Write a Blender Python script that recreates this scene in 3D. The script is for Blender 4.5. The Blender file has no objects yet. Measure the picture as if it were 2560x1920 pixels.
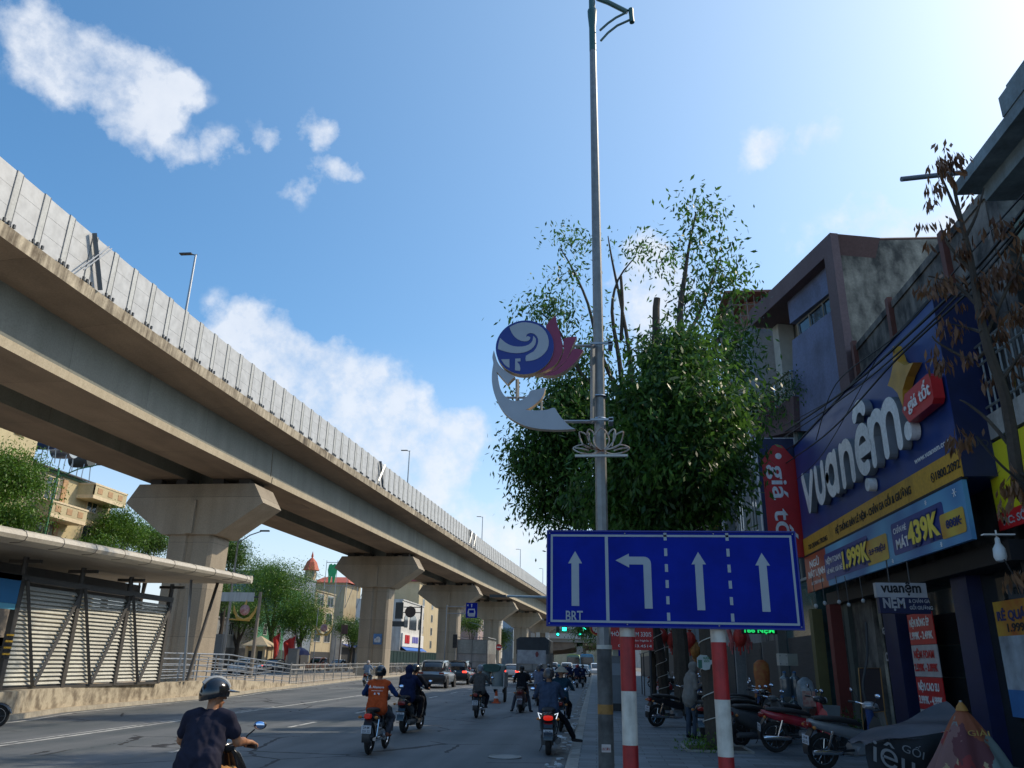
import bpy, bmesh, math, random
import numpy as np
from mathutils import Vector, Matrix, noise as mnoise
C = bpy.context
sc = C.scene
COL = sc.collection
PI = math.pi
R_ = math.radians
# ------------------------------------------------------------------ camera
F, CXP, CYP, CAMH = 1945.0, 1280.0, 960.0, 1.75      # focal length and centre on the 2560 px wide photograph
def _cv(x, y): return Vector((x - CXP, -(y - CYP), -F))
_hor = lambda x: 1653 + 0.021 * (x - 1280)
_up = _cv(0, _hor(0)).cross(_cv(2560, _hor(2560))).normalized()
if _up.y < 0: _up = -_up
_fy = _cv(1488, _hor(1488)).normalized()
_fx = _fy.cross(_up).normalized()
RW = Matrix((_fx, _fy, _up))                          # camera axes -> world axes
cam = bpy.data.cameras.new('camera'); camo = bpy.data.objects.new('camera', cam); COL.objects.link(camo)
camo.matrix_world = Matrix.Translation((0, 0, CAMH)) @ RW.to_4x4()
cam.sensor_width = 36; cam.lens = F / 2560 * 36; cam.clip_end = 6000; cam.clip_start = 0.1
sc.camera = camo
OC = Vector((0, 0, CAMH))
def _ray(x, y): return RW @ _cv(x, y).normalized()
def atY(x, y, Y): r = _ray(x, y); return OC + r * (Y / r.y)
def atX(x, y, X): r = _ray(x, y); return OC + r * (X / r.x)
def atZ(x, y, z=0.0): r = _ray(x, y); return OC + r * ((z - CAMH) / r.z)
# ------------------------------------------------------------------ light
SUN_AZ, SUN_EL = R_(62), R_(41)                       # azimuth from +Y towards +X
sc.view_settings.view_transform = 'Standard'; sc.view_settings.look = 'None'
sc.view_settings.exposure = 0.5; sc.view_settings.gamma = 1
sdir = Vector((math.sin(SUN_AZ) * math.cos(SUN_EL), math.cos(SUN_AZ) * math.cos(SUN_EL), math.sin(SUN_EL)))
sl = bpy.data.lights.new('sun', 'SUN'); sl.energy = 2.6; sl.angle = R_(0.5); sl.color = (1.0, 0.86, 0.66)
so = bpy.data.objects.new('sun', sl); COL.objects.link(so)
so.rotation_euler = sdir.to_track_quat('Z', 'Y').to_euler(); so.location = (30, 0, 60)
W = bpy.data.worlds.new('World'); sc.world = W; W.use_nodes = True
nt = W.node_tree; nt.nodes.clear(); ND = nt.nodes.new; LK = nt.links.new
def mth(op, a, b=None, c=None, clamp=False):
    n = ND('ShaderNodeMath'); n.operation = op; n.use_clamp = clamp
    for i, v in enumerate((a, b, c)):
        if v is None: continue
        if isinstance(v, (int, float)): n.inputs[i].default_value = v
        else: LK(v, n.inputs[i])
    return n.outputs[0]
out = ND('ShaderNodeOutputWorld'); bg = ND('ShaderNodeBackground'); bg.inputs[1].default_value = 0.148
sky = ND('ShaderNodeTexSky'); sky.sky_type = 'NISHITA'; sky.sun_disc = False
sky.sun_elevation = SUN_EL; sky.sun_rotation = SUN_AZ; sky.air_density = 1.0; sky.dust_density = 1.6; sky.ozone_density = 2.2
tc = ND('ShaderNodeTexCoord'); gen = tc.outputs['Generated']
def fbm(scale, detail=8, rough=0.6, stretch=None):
    v = gen
    if stretch:
        mp = ND('ShaderNodeMapping'); mp.inputs['Scale'].default_value = stretch; LK(gen, mp.inputs[0]); v = mp.outputs[0]
    n = ND('ShaderNodeTexNoise'); n.inputs['Scale'].default_value = scale; n.inputs['Detail'].default_value = detail
    n.inputs['Roughness'].default_value = rough; LK(v, n.inputs['Vector']); return n.outputs['Fac']
nz = fbm(11, 12, 0.62); nz2 = fbm(38, 8, 0.68)
# cloud bodies: direction in the sky (as photograph position), angular radius in px, weight
clouds = [(70, 60, 50, .35), (110, 140, 85, .6), (180, 160, 95, .8), (250, 200, 95, .8), (320, 240, 90, .9), (390, 230, 75, .8), (350, 300, 60, .6), (455, 225, 48, .65),
          (350, 355, 55, .5), (430, 370, 52, .6), (510, 385, 50, .65), (570, 370, 50, .65), (640, 360, 48, .65), (690, 360, 34, .5),
          (765, 315, 52, .85), (800, 325, 40, .65), (820, 435, 50, .75), (760, 485, 45, .65), (890, 445, 42, .65), (805, 395, 34, .6), (860, 430, 40, .6),
          (560, 830, 90, 1.15), (640, 880, 120, 1.3), (740, 940, 130, 1.35), (840, 1010, 140, 1.35), (950, 1040, 130, 1.35), (1060, 1090, 125, 1.35), (1160, 1100, 90, 1.1), (700, 1060, 120, 1.2), (880, 1160, 130, 1.1), (1040, 1190, 120, .9),
          (1640, 700, 110, 1.05), (1590, 780, 120, 1.1), (1700, 790, 100, 1.0), (1600, 640, 70, .8),
          (1960, 370, 62, .62), (1870, 395, 60, .6), (2050, 345, 50, .55), (1915, 383, 50, .6),
          (2140, 545, 70, .55), (2230, 530, 60, .5), (2330, 580, 75, .8), (2020, 600, 50, .35), (2380, 560, 70, .7),
          (1300, 1360, 120, .8), (1180, 1290, 120, .65), (1060, 1260, 60, .5), (60, 40, 90, .3), (1420, 1480, 150, .5)]
def warp(src, scale, amp, det):
    n = ND('ShaderNodeTexNoise'); n.inputs['Scale'].default_value = scale; n.inputs['Detail'].default_value = det; LK(gen, n.inputs['Vector'])
    s_ = ND('ShaderNodeVectorMath'); s_.operation = 'SUBTRACT'; LK(n.outputs['Color'], s_.inputs[0]); s_.inputs[1].default_value = (.5, .5, .5)
    m_ = ND('ShaderNodeVectorMath'); m_.operation = 'MULTIPLY_ADD'; LK(s_.outputs[0], m_.inputs[0]); m_.inputs[1].default_value = (amp, amp, amp * .7); LK(src, m_.inputs[2]); return m_.outputs[0]
genw = warp(warp(gen, 9, .085, 3), 26, .045, 5)
acc = None
for x, y, r, w in clouds:
    d = _ray(x, y)
    vm = ND('ShaderNodeVectorMath'); vm.operation = 'DISTANCE'; LK(genw, vm.inputs[0]); vm.inputs[1].default_value = d; r = r * (1.08 if x < 950 and y < 520 else 1.08)
    m = mth('MULTIPLY_ADD', vm.outputs['Value'], -1.0 / (r / 1750.0), 1.0, True)
    m = mth('MULTIPLY', mth('POWER', m, 0.8), w)
    acc = m if acc is None else mth('ADD', acc, m)
acc = mth('MINIMUM', acc, 1.0)
rag = mth('MULTIPLY_ADD', nz, 2.7, -1.40); rag = mth('ADD', rag, mth('MULTIPLY_ADD', nz2, 1.3, -.65))
cov = mth('ADD', acc, mth('MULTIPLY', rag, .9))
cov = mth('MULTIPLY_ADD', cov, 1.15, -0.28, True)
cov = mth('MULTIPLY', cov, mth('MULTIPLY', acc, 2.6, None, True)); cov = mth('MULTIPLY', cov, .80)
sepn = ND('ShaderNodeSeparateXYZ'); LK(gen, sepn.inputs[0])
# haze band that whitens the sky towards the horizon and the veil of thin cloud round the sun
hz = mth('MULTIPLY_ADD', sepn.outputs['Z'], -2.6, 1.0, True); hz = mth('MULTIPLY', mth('POWER', hz, 1.35), .78)
vs = ND('ShaderNodeVectorMath'); vs.operation = 'DISTANCE'; LK(gen, vs.inputs[0]); vs.inputs[1].default_value = sdir
veil = mth('MULTIPLY', mth('POWER', mth('MULTIPLY_ADD', vs.outputs['Value'], -1 / 1.45, 1.0, True), 1.5), .52)
def mixc(f, a, b):
    n = ND('ShaderNodeMix'); n.data_type = 'RGBA'
    if isinstance(f, (int, float)): n.inputs[0].default_value = f
    else: LK(f, n.inputs[0])
    for s, v in ((6, a), (7, b)):
        if isinstance(v, tuple): n.inputs[s].default_value = (*v, 1)
        else: LK(v, n.inputs[s])
    return n.outputs[2]
hs = ND('ShaderNodeHueSaturation'); hs.inputs['Saturation'].default_value = 1.28; hs.inputs['Hue'].default_value = .494; hs.inputs['Value'].default_value = 1.0; LK(sky.outputs[0], hs.inputs['Color'])
base = mixc(hz, hs.outputs[0], (4.15, 4.65, 5.35))
base = mixc(veil, base, (3.8, 5.2, 6.0))
shade = mixc(mth('MULTIPLY_ADD', nz, 2.2, -.55, True), (3.4, 3.75, 4.35), (4.6, 4.75, 5.0))
col = mixc(cov, base, shade)
LK(col, bg.inputs[0]); LK(bg.outputs[0], out.inputs[0])
# ------------------------------------------------------------------ materials
_M = {}
def M(name, col, rough=.65, metal=0, var=.14, scale=3.0, bump=0, bscale=None, emit=None, spec=None, stretch=None, detail=6, var2=None, coat=0, trans=0, alpha=None):
    if name in _M: return _M[name]
    m = bpy.data.materials.new(name); m.use_nodes = True; t = m.node_tree; N = t.nodes.new; L = t.links.new
    b = t.nodes['Principled BSDF']; b.inputs['Roughness'].default_value = rough; b.inputs['Metallic'].default_value = metal
    if spec is not None: b.inputs['Specular IOR Level'].default_value = spec
    if coat: b.inputs['Coat Weight'].default_value = coat; b.inputs['Coat Roughness'].default_value = .08
    if alpha is not None: b.inputs['Alpha'].default_value = alpha
    if trans: b.inputs['Transmission Weight'].default_value = trans
    tcn = N('ShaderNodeTexCoord'); v = tcn.outputs['Object']
    if stretch:
        mp = N('ShaderNodeMapping'); mp.inputs['Scale'].default_value = stretch; L(v, mp.inputs[0]); v = mp.outputs[0]
    n = N('ShaderNodeTexNoise'); n.inputs['Scale'].default_value = scale; n.inputs['Detail'].default_value = detail; n.inputs['Roughness'].default_value = .62; L(v, n.inputs['Vector'])
    cr = N('ShaderNodeValToRGB'); cr.color_ramp.elements[0].position = .3; cr.color_ramp.elements[1].position = .72
    lo = [max(0, c * (1 - var)) for c in col]; hi = [min(1, c * (1 + var)) for c in col]
    if var2: hi = list(var2)
    cr.color_ramp.elements[0].color = (*lo, 1); cr.color_ramp.elements[1].color = (*hi, 1)
    L(n.outputs['Fac'], cr.inputs[0]); L(cr.outputs[0], b.inputs['Base Color'])
    if bump:
        n2 = N('ShaderNodeTexNoise'); n2.inputs['Scale'].default_value = bscale or scale * 8; n2.inputs['Detail'].default_value = 5; L(v, n2.inputs['Vector'])
        bp = N('ShaderNodeBump'); bp.inputs['Strength'].default_value = bump; bp.inputs['Distance'].default_value = .02; L(n2.outputs['Fac'], bp.inputs['Height']); L(bp.outputs[0], b.inputs['Normal'])
    if emit: b.inputs['Emission Color'].default_value = (*emit[:3], 1); b.inputs['Emission Strength'].default_value = emit[3]
    _M[name] = m; return m
def nodesof(m): return m.node_tree.nodes, m.node_tree.links.new, m.node_tree.nodes['Principled BSDF']
def stained(name, col, dark, rough=.85, s1=.35, s2=2.2, streak=(1, 1, .12), lo=.42, hi=.72, bump=.25, fine=14, joint=None):
    """weathered masonry: broad patches, vertical streaks and fine grain"""
    if name in _M: return _M[name]
    m = bpy.data.materials.new(name); m.use_nodes = True; N_, L, b = nodesof(m); N = N_.new
    b.inputs['Roughness'].default_value = rough
    tcn = N('ShaderNodeTexCoord'); mp = N('ShaderNodeMapping'); mp.inputs['Scale'].default_value = streak; L(tcn.outputs['Object'], mp.inputs[0])
    a = N('ShaderNodeTexNoise'); a.inputs['Scale'].default_value = s1; a.inputs['Detail'].default_value = 8; a.inputs['Roughness'].default_value = .65; L(tcn.outputs['Object'], a.inputs[0])
    c = N('ShaderNodeTexNoise'); c.inputs['Scale'].default_value = s2; c.inputs['Detail'].default_value = 6; L(mp.outputs[0], c.inputs[0])
    g = N('ShaderNodeTexNoise'); g.inputs['Scale'].default_value = fine; g.inputs['Detail'].default_value = 4; L(tcn.outputs['Object'], g.inputs[0])
    ad = N('ShaderNodeMath'); ad.operation = 'MULTIPLY_ADD'; L(a.outputs['Fac'], ad.inputs[0]); ad.inputs[1].default_value = .5
    h = N('ShaderNodeMath'); h.operation = 'MULTIPLY'; L(c.outputs['Fac'], h.inputs[0]); h.inputs[1].default_value = .5; L(h.outputs[0], ad.inputs[2])
    cr = N('ShaderNodeValToRGB'); cr.color_ramp.elements[0].position = lo; cr.color_ramp.elements[1].position = hi
    cr.color_ramp.elements[0].color = (*col, 1); cr.color_ramp.elements[1].color = (*dark, 1); L(ad.outputs[0], cr.inputs[0])
    mx = N('ShaderNodeMix'); mx.data_type = 'RGBA'; mx.blend_type = 'MULTIPLY'; mx.inputs[0].default_value = .5
    cg = N('ShaderNodeValToRGB'); cg.color_ramp.elements[0].position = .3; cg.color_ramp.elements[1].position = .65; cg.color_ramp.elements[0].color = (.6, .6, .6, 1); cg.color_ramp.elements[1].color = (1, 1, 1, 1)
    L(g.outputs['Fac'], cg.inputs[0]); L(cr.outputs[0], mx.inputs[6]); L(cg.outputs[0], mx.inputs[7]); last = mx.outputs[2]
    for ax_, step in (joint or ()):                    # formwork / casting joints and the slight tone change between pours
        sp_ = N('ShaderNodeSeparateXYZ'); L(tcn.outputs['Object'], sp_.inputs[0]); dv = N('ShaderNodeMath'); dv.operation = 'DIVIDE'; L(sp_.outputs[ax_], dv.inputs[0]); dv.inputs[1].default_value = step
        fr = N('ShaderNodeMath'); fr.operation = 'FRACT'; L(dv.outputs[0], fr.inputs[0]); lt = N('ShaderNodeMath'); lt.operation = 'LESS_THAN'; L(fr.outputs[0], lt.inputs[0]); lt.inputs[1].default_value = .022 / step
        fl = N('ShaderNodeMath'); fl.operation = 'FLOOR'; L(dv.outputs[0], fl.inputs[0]); wn_ = N('ShaderNodeTexWhiteNoise'); wn_.noise_dimensions = '1D'; L(fl.outputs[0], wn_.inputs['W'])
        v1 = N('ShaderNodeMath'); v1.operation = 'MULTIPLY_ADD'; L(wn_.outputs['Value'], v1.inputs[0]); v1.inputs[1].default_value = .16; v1.inputs[2].default_value = .84
        v2 = N('ShaderNodeMath'); v2.operation = 'MULTIPLY_ADD'; L(lt.outputs[0], v2.inputs[0]); v2.inputs[1].default_value = -.42; L(v1.outputs[0], v2.inputs[2])
        m3 = N('ShaderNodeMix'); m3.data_type = 'RGBA'; m3.blend_type = 'MULTIPLY'; m3.inputs[0].default_value = 1; L(last, m3.inputs[6]); L(v2.outputs[0], m3.inputs[7]); last = m3.outputs[2]
    L(last, b.inputs['Base Color'])
    bp = N('ShaderNodeBump'); bp.inputs['Strength'].default_value = bump; bp.inputs['Distance'].default_value = .02; L(g.outputs['Fac'], bp.inputs['Height']); L(bp.outputs[0], b.inputs['Normal'])
    _M[name] = m; return m
def glassy(name, col=(.03, .04, .05), rough=.06): return M(name, col, rough=rough, var=.3, scale=.7, spec=.6, coat=.3)
def lamp(name, col, s): return M(name, tuple(c * .5 for c in col), rough=.4, emit=(*col, s))
# ------------------------------------------------------------------ mesh builder
class MB:
    def __init__(s): s.v = []; s.f = []; s.m = []; s.mats = []; s.smooth = None
    def mi(s, mat):
        if mat not in s.mats: s.mats.append(mat)
        return s.mats.index(mat)
    def add(s, vs, fs, mat=0):
        o = len(s.v); s.v += [tuple(v) for v in vs]; k = s.mi(mat)
        for f in fs: s.f.append(tuple(i + o for i in f)); s.m.append(k)
        return s
    def box(s, a, b, mat=0, mtx=None):
        x0, y0, z0 = a; x1, y1, z1 = b
        vs = [Vector(p) for p in ((x0, y0, z0), (x1, y0, z0), (x1, y1, z0), (x0, y1, z0), (x0, y0, z1), (x1, y0, z1), (x1, y1, z1), (x0, y1, z1))]
        if mtx: vs = [mtx @ v for v in vs]
        return s.add(vs, [(0, 3, 2, 1), (4, 5, 6, 7), (0, 1, 5, 4), (1, 2, 6, 5), (2, 3, 7, 6), (3, 0, 4, 7)], mat)
    def cbox(s, c, sz, mat=0, rot=None):
        h = [q / 2 for q in sz]; m = Matrix.Translation(c)
        if rot is not None: m = m @ (Matrix.Rotation(rot, 4, 'Z') if isinstance(rot, (int, float)) else rot)
        return s.box((-h[0], -h[1], -h[2]), tuple(h), mat, m)
    def loft(s, rings, mat=0, caps=True, closed=False):
        n = len(rings[0]); vs = [p for r in rings for p in r]; fs = []
        for i in range(len(rings) - (0 if closed else 1)):
            j = (i + 1) % len(rings)
            for k in range(n):
                l = (k + 1) % n; fs.append((i * n + k, i * n + l, j * n + l, j * n + k))
        if caps and not closed: fs.append(tuple(range(n))[::-1]); fs.append(tuple(range((len(rings) - 1) * n, len(rings) * n)))
        return s.add(vs, fs, mat)
    def tube(s, pts, r, mat=0, n=8, caps=True, closed=False):
        P = [Vector(p) for p in pts]; rings = []; L = len(P)
        rs = r if isinstance(r, (list, tuple)) else [r] * L
        up = None
        for i, p in enumerate(P):
            if closed: d = P[(i + 1) % L] - P[i - 1]
            else: d = P[min(i + 1, L - 1)] - P[max(i - 1, 0)]
            d.normalize()
            if up is None: up = Vector((0, 0, 1)) if abs(d.z) < .9 else Vector((1, 0, 0))
            a = d.cross(up).normalized(); b = a.cross(d).normalized(); up = b
            rings.append([p + (a * math.cos(t) + b * math.sin(t)) * rs[i] for t in [2 * PI * k / n for k in range(n)]])
        return s.loft(rings, mat, caps, closed)
    def prism(s, poly, fn, d0, d1, mat=0):
        """poly: 2-D outline (ccw), fn(u, v, d) -> point"""
        n = len(poly); vs = [fn(u, v, d0) for u, v in poly] + [fn(u, v, d1) for u, v in poly]
        fs = [tuple(range(n))[::-1], tuple(range(n, 2 * n))] + [(i, (i + 1) % n, n + (i + 1) % n, n + i) for i in range(n)]
        return s.add(vs, fs, mat)
    def lathe(s, prof, c=(0, 0, 0), ax='Z', n=16, mat=0, sc_=(1, 1)):
        rings = []
        for r, h in prof:
            ring = []
            for k in range(n):
                t = 2 * PI * k / n; u, v = r * math.cos(t) * sc_[0], r * math.sin(t) * sc_[1]
                p = (u, v, h) if ax == 'Z' else ((h, u, v) if ax == 'X' else (v, h, u))
                ring.append((c[0] + p[0], c[1] + p[1], c[2] + p[2]))
            rings.append(ring)
        return s.loft(rings, mat)
    def ell(s, c, r, mat=0, n=14, rows=9, mtx=None, top=1.0):
        rings = []
        for i in range(rows + 1):
            t = -PI / 2 + PI * i / rows * top; rr = max(math.cos(t), .02)
            ring = [Vector((r[0] * rr * math.cos(a), r[1] * rr * math.sin(a), r[2] * math.sin(t))) for a in [2 * PI * k / n for k in range(n)]]
            rings.append([Vector(c) + (mtx @ p if mtx else p) for p in ring])
        return s.loft(rings, mat)
    def text(s, body, o, xd, ud, h, w=None, th=.004, mat=0, bold=0, align='L', res=3, lift=.004, font=None):
        """lettering: baseline-left at o, running along xd, upright along ud; h = cap height, w = fitted width"""
        c = bpy.data.curves.new('t', 'FONT'); c.body = body; c.resolution_u = res; c.offset = bold; ob = bpy.data.objects.new('t', c); COL.objects.link(ob)
        C.view_layer.update(); me = bpy.data.meshes.new_from_object(ob.evaluated_get(C.evaluated_depsgraph_get()))
        bpy.data.objects.remove(ob); bpy.data.curves.remove(c)
        vs = [v.co.copy() for v in me.vertices]; fs = [tuple(p.vertices) for p in me.polygons]; bpy.data.meshes.remove(me)
        if not vs: return s
        x0 = min(v.x for v in vs); x1 = max(v.x for v in vs); sy = h / .73; sx = sy if w is None else w / max(x1 - x0, 1e-4)
        xd = Vector(xd).normalized(); ud = Vector(ud).normalized(); nd = xd.cross(ud); o = Vector(o)
        sh = 0 if align == 'L' else (-(x1 - x0) * sx / 2 if align == 'C' else -(x1 - x0) * sx)
        f = lambda v, d: o + xd * ((v.x - x0) * sx + sh) + ud * (v.y * sy) + nd * d
        N = len(vs); top = [f(v, lift + th) for v in vs]
        s.add(top, fs, mat)
        if th > .001:
            edges = {}
            for q in fs:
                for a, b in zip(q, q[1:] + q[:1]):
                    if (b, a) in edges: del edges[(b, a)]
                    else: edges[(a, b)] = 1
            s.add(top + [f(v, lift - .001) for v in vs], [(b, a, a + N, b + N) for a, b in edges], mat)
        return s
    def build(s, name, mat=None, parent=None, smooth=.6, loc=None):
        me = bpy.data.meshes.new(name); me.from_pydata(s.v, [], s.f)
        mats = [(mat if k == 0 else k) for k in s.mats]
        for k in mats:
            if k: me.materials.append(k)
        me.polygons.foreach_set('material_index', s.m)
        if smooth:
            me.polygons.foreach_set('use_smooth', [True] * len(s.f)); me.update()
            me.set_sharp_from_angle(angle=smooth)
        me.update(); o = bpy.data.objects.new(name, me); COL.objects.link(o)
        if parent: o.parent = parent
        if loc: o.location = loc
        return o
def tag(o, label=None, cat=None, group=None, kind=None):
    if label: o['label'] = label
    if cat: o['category'] = cat
    if group: o['group'] = group
    if kind: o['kind'] = kind
    return o
def thing(name, label, cat, loc=(0, 0, 0), rz=0, group=None):
    o = bpy.data.objects.new(name, None); COL.objects.link(o); o.location = loc; o.rotation_euler = (0, 0, rz); o.empty_display_size = .2
    return tag(o, label, cat, group)
def copy_tree(o, parent=None):
    c = o.copy(); COL.objects.link(c); c.parent = parent
    for k in KIDS.get(o.name, None) or list(o.children): copy_tree(k, c)
    return c
KIDS = {}
def cl(i, v, n): return v[i % n]
def circle(r, n, a0=0): return [(r * math.cos(a0 + 2 * PI * k / n), r * math.sin(a0 + 2 * PI * k / n)) for k in range(n)]
def selli(c, w, h, y, n=14, e=2.6, tilt=0):
    """superellipse ring in the XZ plane at station y, centre (cx, cz)"""
    r = []
    for k in range(n):
        t = 2 * PI * k / n; ct, st = math.cos(t), math.sin(t)
        r.append((c[0] + w / 2 * math.copysign(abs(ct) ** (2 / e), ct), y + tilt * st * h / 2, c[1] + h / 2 * math.copysign(abs(st) ** (2 / e), st)))
    return r
def fastmesh(name, verts, quads, mats, parent=None, midx=None):
    me = bpy.data.meshes.new(name); nv, nq = len(verts), len(quads)
    me.vertices.add(nv); me.vertices.foreach_set('co', np.asarray(verts, np.float32).ravel())
    me.loops.add(nq * 4); me.loops.foreach_set('vertex_index', np.asarray(quads, np.int32).ravel())
    me.polygons.add(nq); me.polygons.foreach_set('loop_start', np.arange(0, nq * 4, 4, dtype=np.int32)); me.polygons.foreach_set('loop_total', np.full(nq, 4, np.int32))
    for m in mats: me.materials.append(m)
    if midx is not None: me.polygons.foreach_set('material_index', np.asarray(midx, np.int32))
    me.update(calc_edges=True); me.validate()
    o = bpy.data.objects.new(name, me); COL.objects.link(o)
    if parent: o.parent = parent
    return o
# ------------------------------------------------------------------ shared materials
conc = stained('pier concrete', (.40, .345, .265), (.28, .235, .175), s1=.3, s2=1.3, streak=(1, 1, .10), lo=.36, hi=.66, joint=((2, 2.7),))
conc_web = stained('shaded girder concrete', (.235, .245, .215), (.17, .18, .155), s1=.4, s2=1.2, streak=(1, 1, .15), lo=.38, hi=.66, bump=.12, joint=((1, 5.5),))  # same concrete; shade under the deck overhang is put into the colour
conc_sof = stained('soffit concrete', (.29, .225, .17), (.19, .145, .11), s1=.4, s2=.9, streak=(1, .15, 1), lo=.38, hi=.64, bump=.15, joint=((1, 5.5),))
conc_edge = stained('edge beam concrete', (.56, .48, .35), (.15, .115, .075), s1=.9, s2=5, streak=(1, 1, .10), lo=.40, hi=.60, joint=((1, 1.4),))
conc_lip = stained('sunlit flange concrete', (.50, .43, .31), (.34, .28, .19), s1=.8, s2=3, lo=.4, hi=.8)  # same concrete; sunlight on the flange is put into the colour
plaster = stained('plinth plaster', (.49, .43, .32), (.19, .155, .11), s1=1.3, s2=3.5, streak=(1, 1, .8), lo=.46, hi=.60)
panelg = stained('noise panel grey', (.49, .50, .50), (.44, .44, .43), rough=.5, s1=.5, s2=2, lo=.45, hi=.8, bump=.02, fine=3)
pilast = stained('pilaster grey', (.50, .51, .49), (.36, .36, .34), rough=.55, s1=1.2, s2=4, lo=.45, hi=.7, bump=.05)
galv = M('galvanised steel', (.30, .32, .34), rough=.42, metal=.75, var=.18, scale=6, stretch=(1, 1, .1))
dsteel = M('dark steel', (.05, .055, .06), rough=.45, metal=.3, var=.2)
rubber = M('tyre rubber', (.018, .018, .018), rough=.85, var=.3, scale=20)
blackp = M('black plastic', (.016, .017, .02), rough=.42, var=.3, scale=5)
glossb = M('gloss black paint', (.010, .011, .014), rough=.16, var=.25, scale=4, coat=.6)
chrome = M('chrome', (.62, .63, .65), rough=.14, metal=1, var=.08)
white = M('white paint', (.72, .71, .68), rough=.6, var=.08)
dwhite = stained('dirty white wall', (.62, .62, .60), (.36, .35, .33), s1=.6, s2=2)
glass = glassy('window glass')
glassd = glassy('shop glass', (.015, .02, .022), .04)
asph = bpy.data.materials.new('asphalt'); asph.use_nodes = True
def _asph():
    N_, L, b = nodesof(asph); N = N_.new; b.inputs['Roughness'].default_value = .78
    t = N('ShaderNodeTexCoord').outputs['Object']
    a = N('ShaderNodeTexNoise'); a.inputs['Scale'].default_value = .22; a.inputs['Detail'].default_value = 9; a.inputs['Roughness'].default_value = .6; L(t, a.inputs[0])
    mp = N('ShaderNodeMapping'); mp.inputs['Scale'].default_value = (1.2, .06, 1); L(t, mp.inputs[0])
    w = N('ShaderNodeTexNoise'); w.inputs['Scale'].default_value = 1.0; w.inputs['Detail'].default_value = 5; L(mp.outputs[0], w.inputs[0])
    g = N('ShaderNodeTexNoise'); g.inputs['Scale'].default_value = 55; g.inputs['Detail'].default_value = 4; L(t, g.inputs[0])
    v = N('ShaderNodeTexVoronoi'); v.feature = 'DISTANCE_TO_EDGE'; v.inputs['Scale'].default_value = .42; 
    dn = N('ShaderNodeMix'); dn.data_type = 'RGBA'; dn.inputs[0].default_value = .12; L(t, dn.inputs[6]); n3 = N('ShaderNodeTexNoise'); n3.inputs['Scale'].default_value = 3; n3.inputs['Detail'].default_value = 6; L(t, n3.inputs[0]); L(n3.outputs['Color'], dn.inputs[7]); L(dn.outputs[2], v.inputs['Vector'])
    ck = N('ShaderNodeMath'); ck.operation = 'LESS_THAN'; L(v.outputs['Distance'], ck.inputs[0]); ck.inputs[1].default_value = .012
    gate = N('ShaderNodeMath'); gate.operation = 'GREATER_THAN'; L(a.outputs['Fac'], gate.inputs[0]); gate.inputs[1].default_value = .50
    cm = N('ShaderNodeMath'); cm.operation = 'MULTIPLY'; L(ck.outputs[0], cm.inputs[0]); L(gate.outputs[0], cm.inputs[1])
    s = N('ShaderNodeMath'); s.operation = 'ADD'; L(a.outputs['Fac'], s.inputs[0]); L(w.outputs['Fac'], s.inputs[1])
    cr = N('ShaderNodeValToRGB'); cr.color_ramp.elements[0].position = .38; cr.color_ramp.elements[1].position = .60; cr.color_ramp.elements[0].color = (.062, .076, .082, 1); cr.color_ramp.elements[1].color = (.150, .157, .162, 1)
    h = N('ShaderNodeMath'); h.operation = 'MULTIPLY'; L(s.outputs[0], h.inputs[0]); h.inputs[1].default_value = .5; L(h.outputs[0], cr.inputs[0])
    mg = N('ShaderNodeMix'); mg.data_type = 'RGBA'; mg.blend_type = 'OVERLAY'; mg.inputs[0].default_value = .55; L(cr.outputs[0], mg.inputs[6]); L(g.outputs['Fac'], mg.inputs[7])
    mc = N('ShaderNodeMix'); mc.data_type = 'RGBA'; L(cm.outputs[0], mc.inputs[0]); L(mg.outputs[2], mc.inputs[6]); mc.inputs[7].default_value = (.02, .02, .022, 1); L(mc.outputs[2], b.inputs['Base Color'])
    bp = N('ShaderNodeBump'); bp.inputs['Strength'].default_value = .5; bp.inputs['Distance'].default_value = .01; L(g.outputs['Fac'], bp.inputs['Height']); L(bp.outputs[0], b.inputs['Normal'])
_asph()
def tiles(name, col, mort, sx, sy, rough=.7, var=.25):
    m = bpy.data.materials.new(name); m.use_nodes = True; N_, L, b = nodesof(m); N = N_.new; b.inputs['Roughness'].default_value = rough
    t = N('ShaderNodeTexCoord').outputs['Object']; br = N('ShaderNodeTexBrick'); br.inputs['Scale'].default_value = 1; br.inputs['Brick Width'].default_value = sx; br.inputs['Row Height'].default_value = sy
    br.inputs['Mortar Size'].default_value = .008; br.inputs['Color1'].default_value = (*[c * (1 - var) for c in col], 1); br.inputs['Color2'].default_value = (*[c * (1 + var) for c in col], 1); br.inputs['Mortar'].default_value = (*mort, 1); L(t, br.inputs['Vector'])
    n = N('ShaderNodeTexNoise'); n.inputs['Scale'].default_value = .9; n.inputs['Detail'].default_value = 9; L(t, n.inputs[0])
    mx = N('ShaderNodeMix'); mx.data_type = 'RGBA'; mx.blend_type = 'OVERLAY'; mx.inputs[0].default_value = .6; L(br.outputs['Color'], mx.inputs[6]); L(n.outputs['Fac'], mx.inputs[7]); L(mx.outputs[2], b.inputs['Base Color'])
    bp = N('ShaderNodeBump'); bp.inputs['Strength'].default_value = .4; bp.inputs['Distance'].default_value = .006; L(br.outputs['Fac'], bp.inputs['Height']); bp.invert = True; L(bp.outputs[0], b.inputs['Normal'])
    return m
pavem = tiles('pavement slabs', (.135, .15, .16), (.05, .055, .06), .6, .3)
medm = tiles('median paving', (.42, .34, .24), (.25, .2, .14), .4, .4)
kerbm = stained('kerb stone', (.34, .33, .30), (.18, .17, .15), s1=1, s2=4)
kerbsun = stained('sunlit kerb stone', (.42, .38, .30), (.25, .22, .17), s1=1, s2=4)  # kerb stone again, with warm sunlight put into its colour
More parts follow.
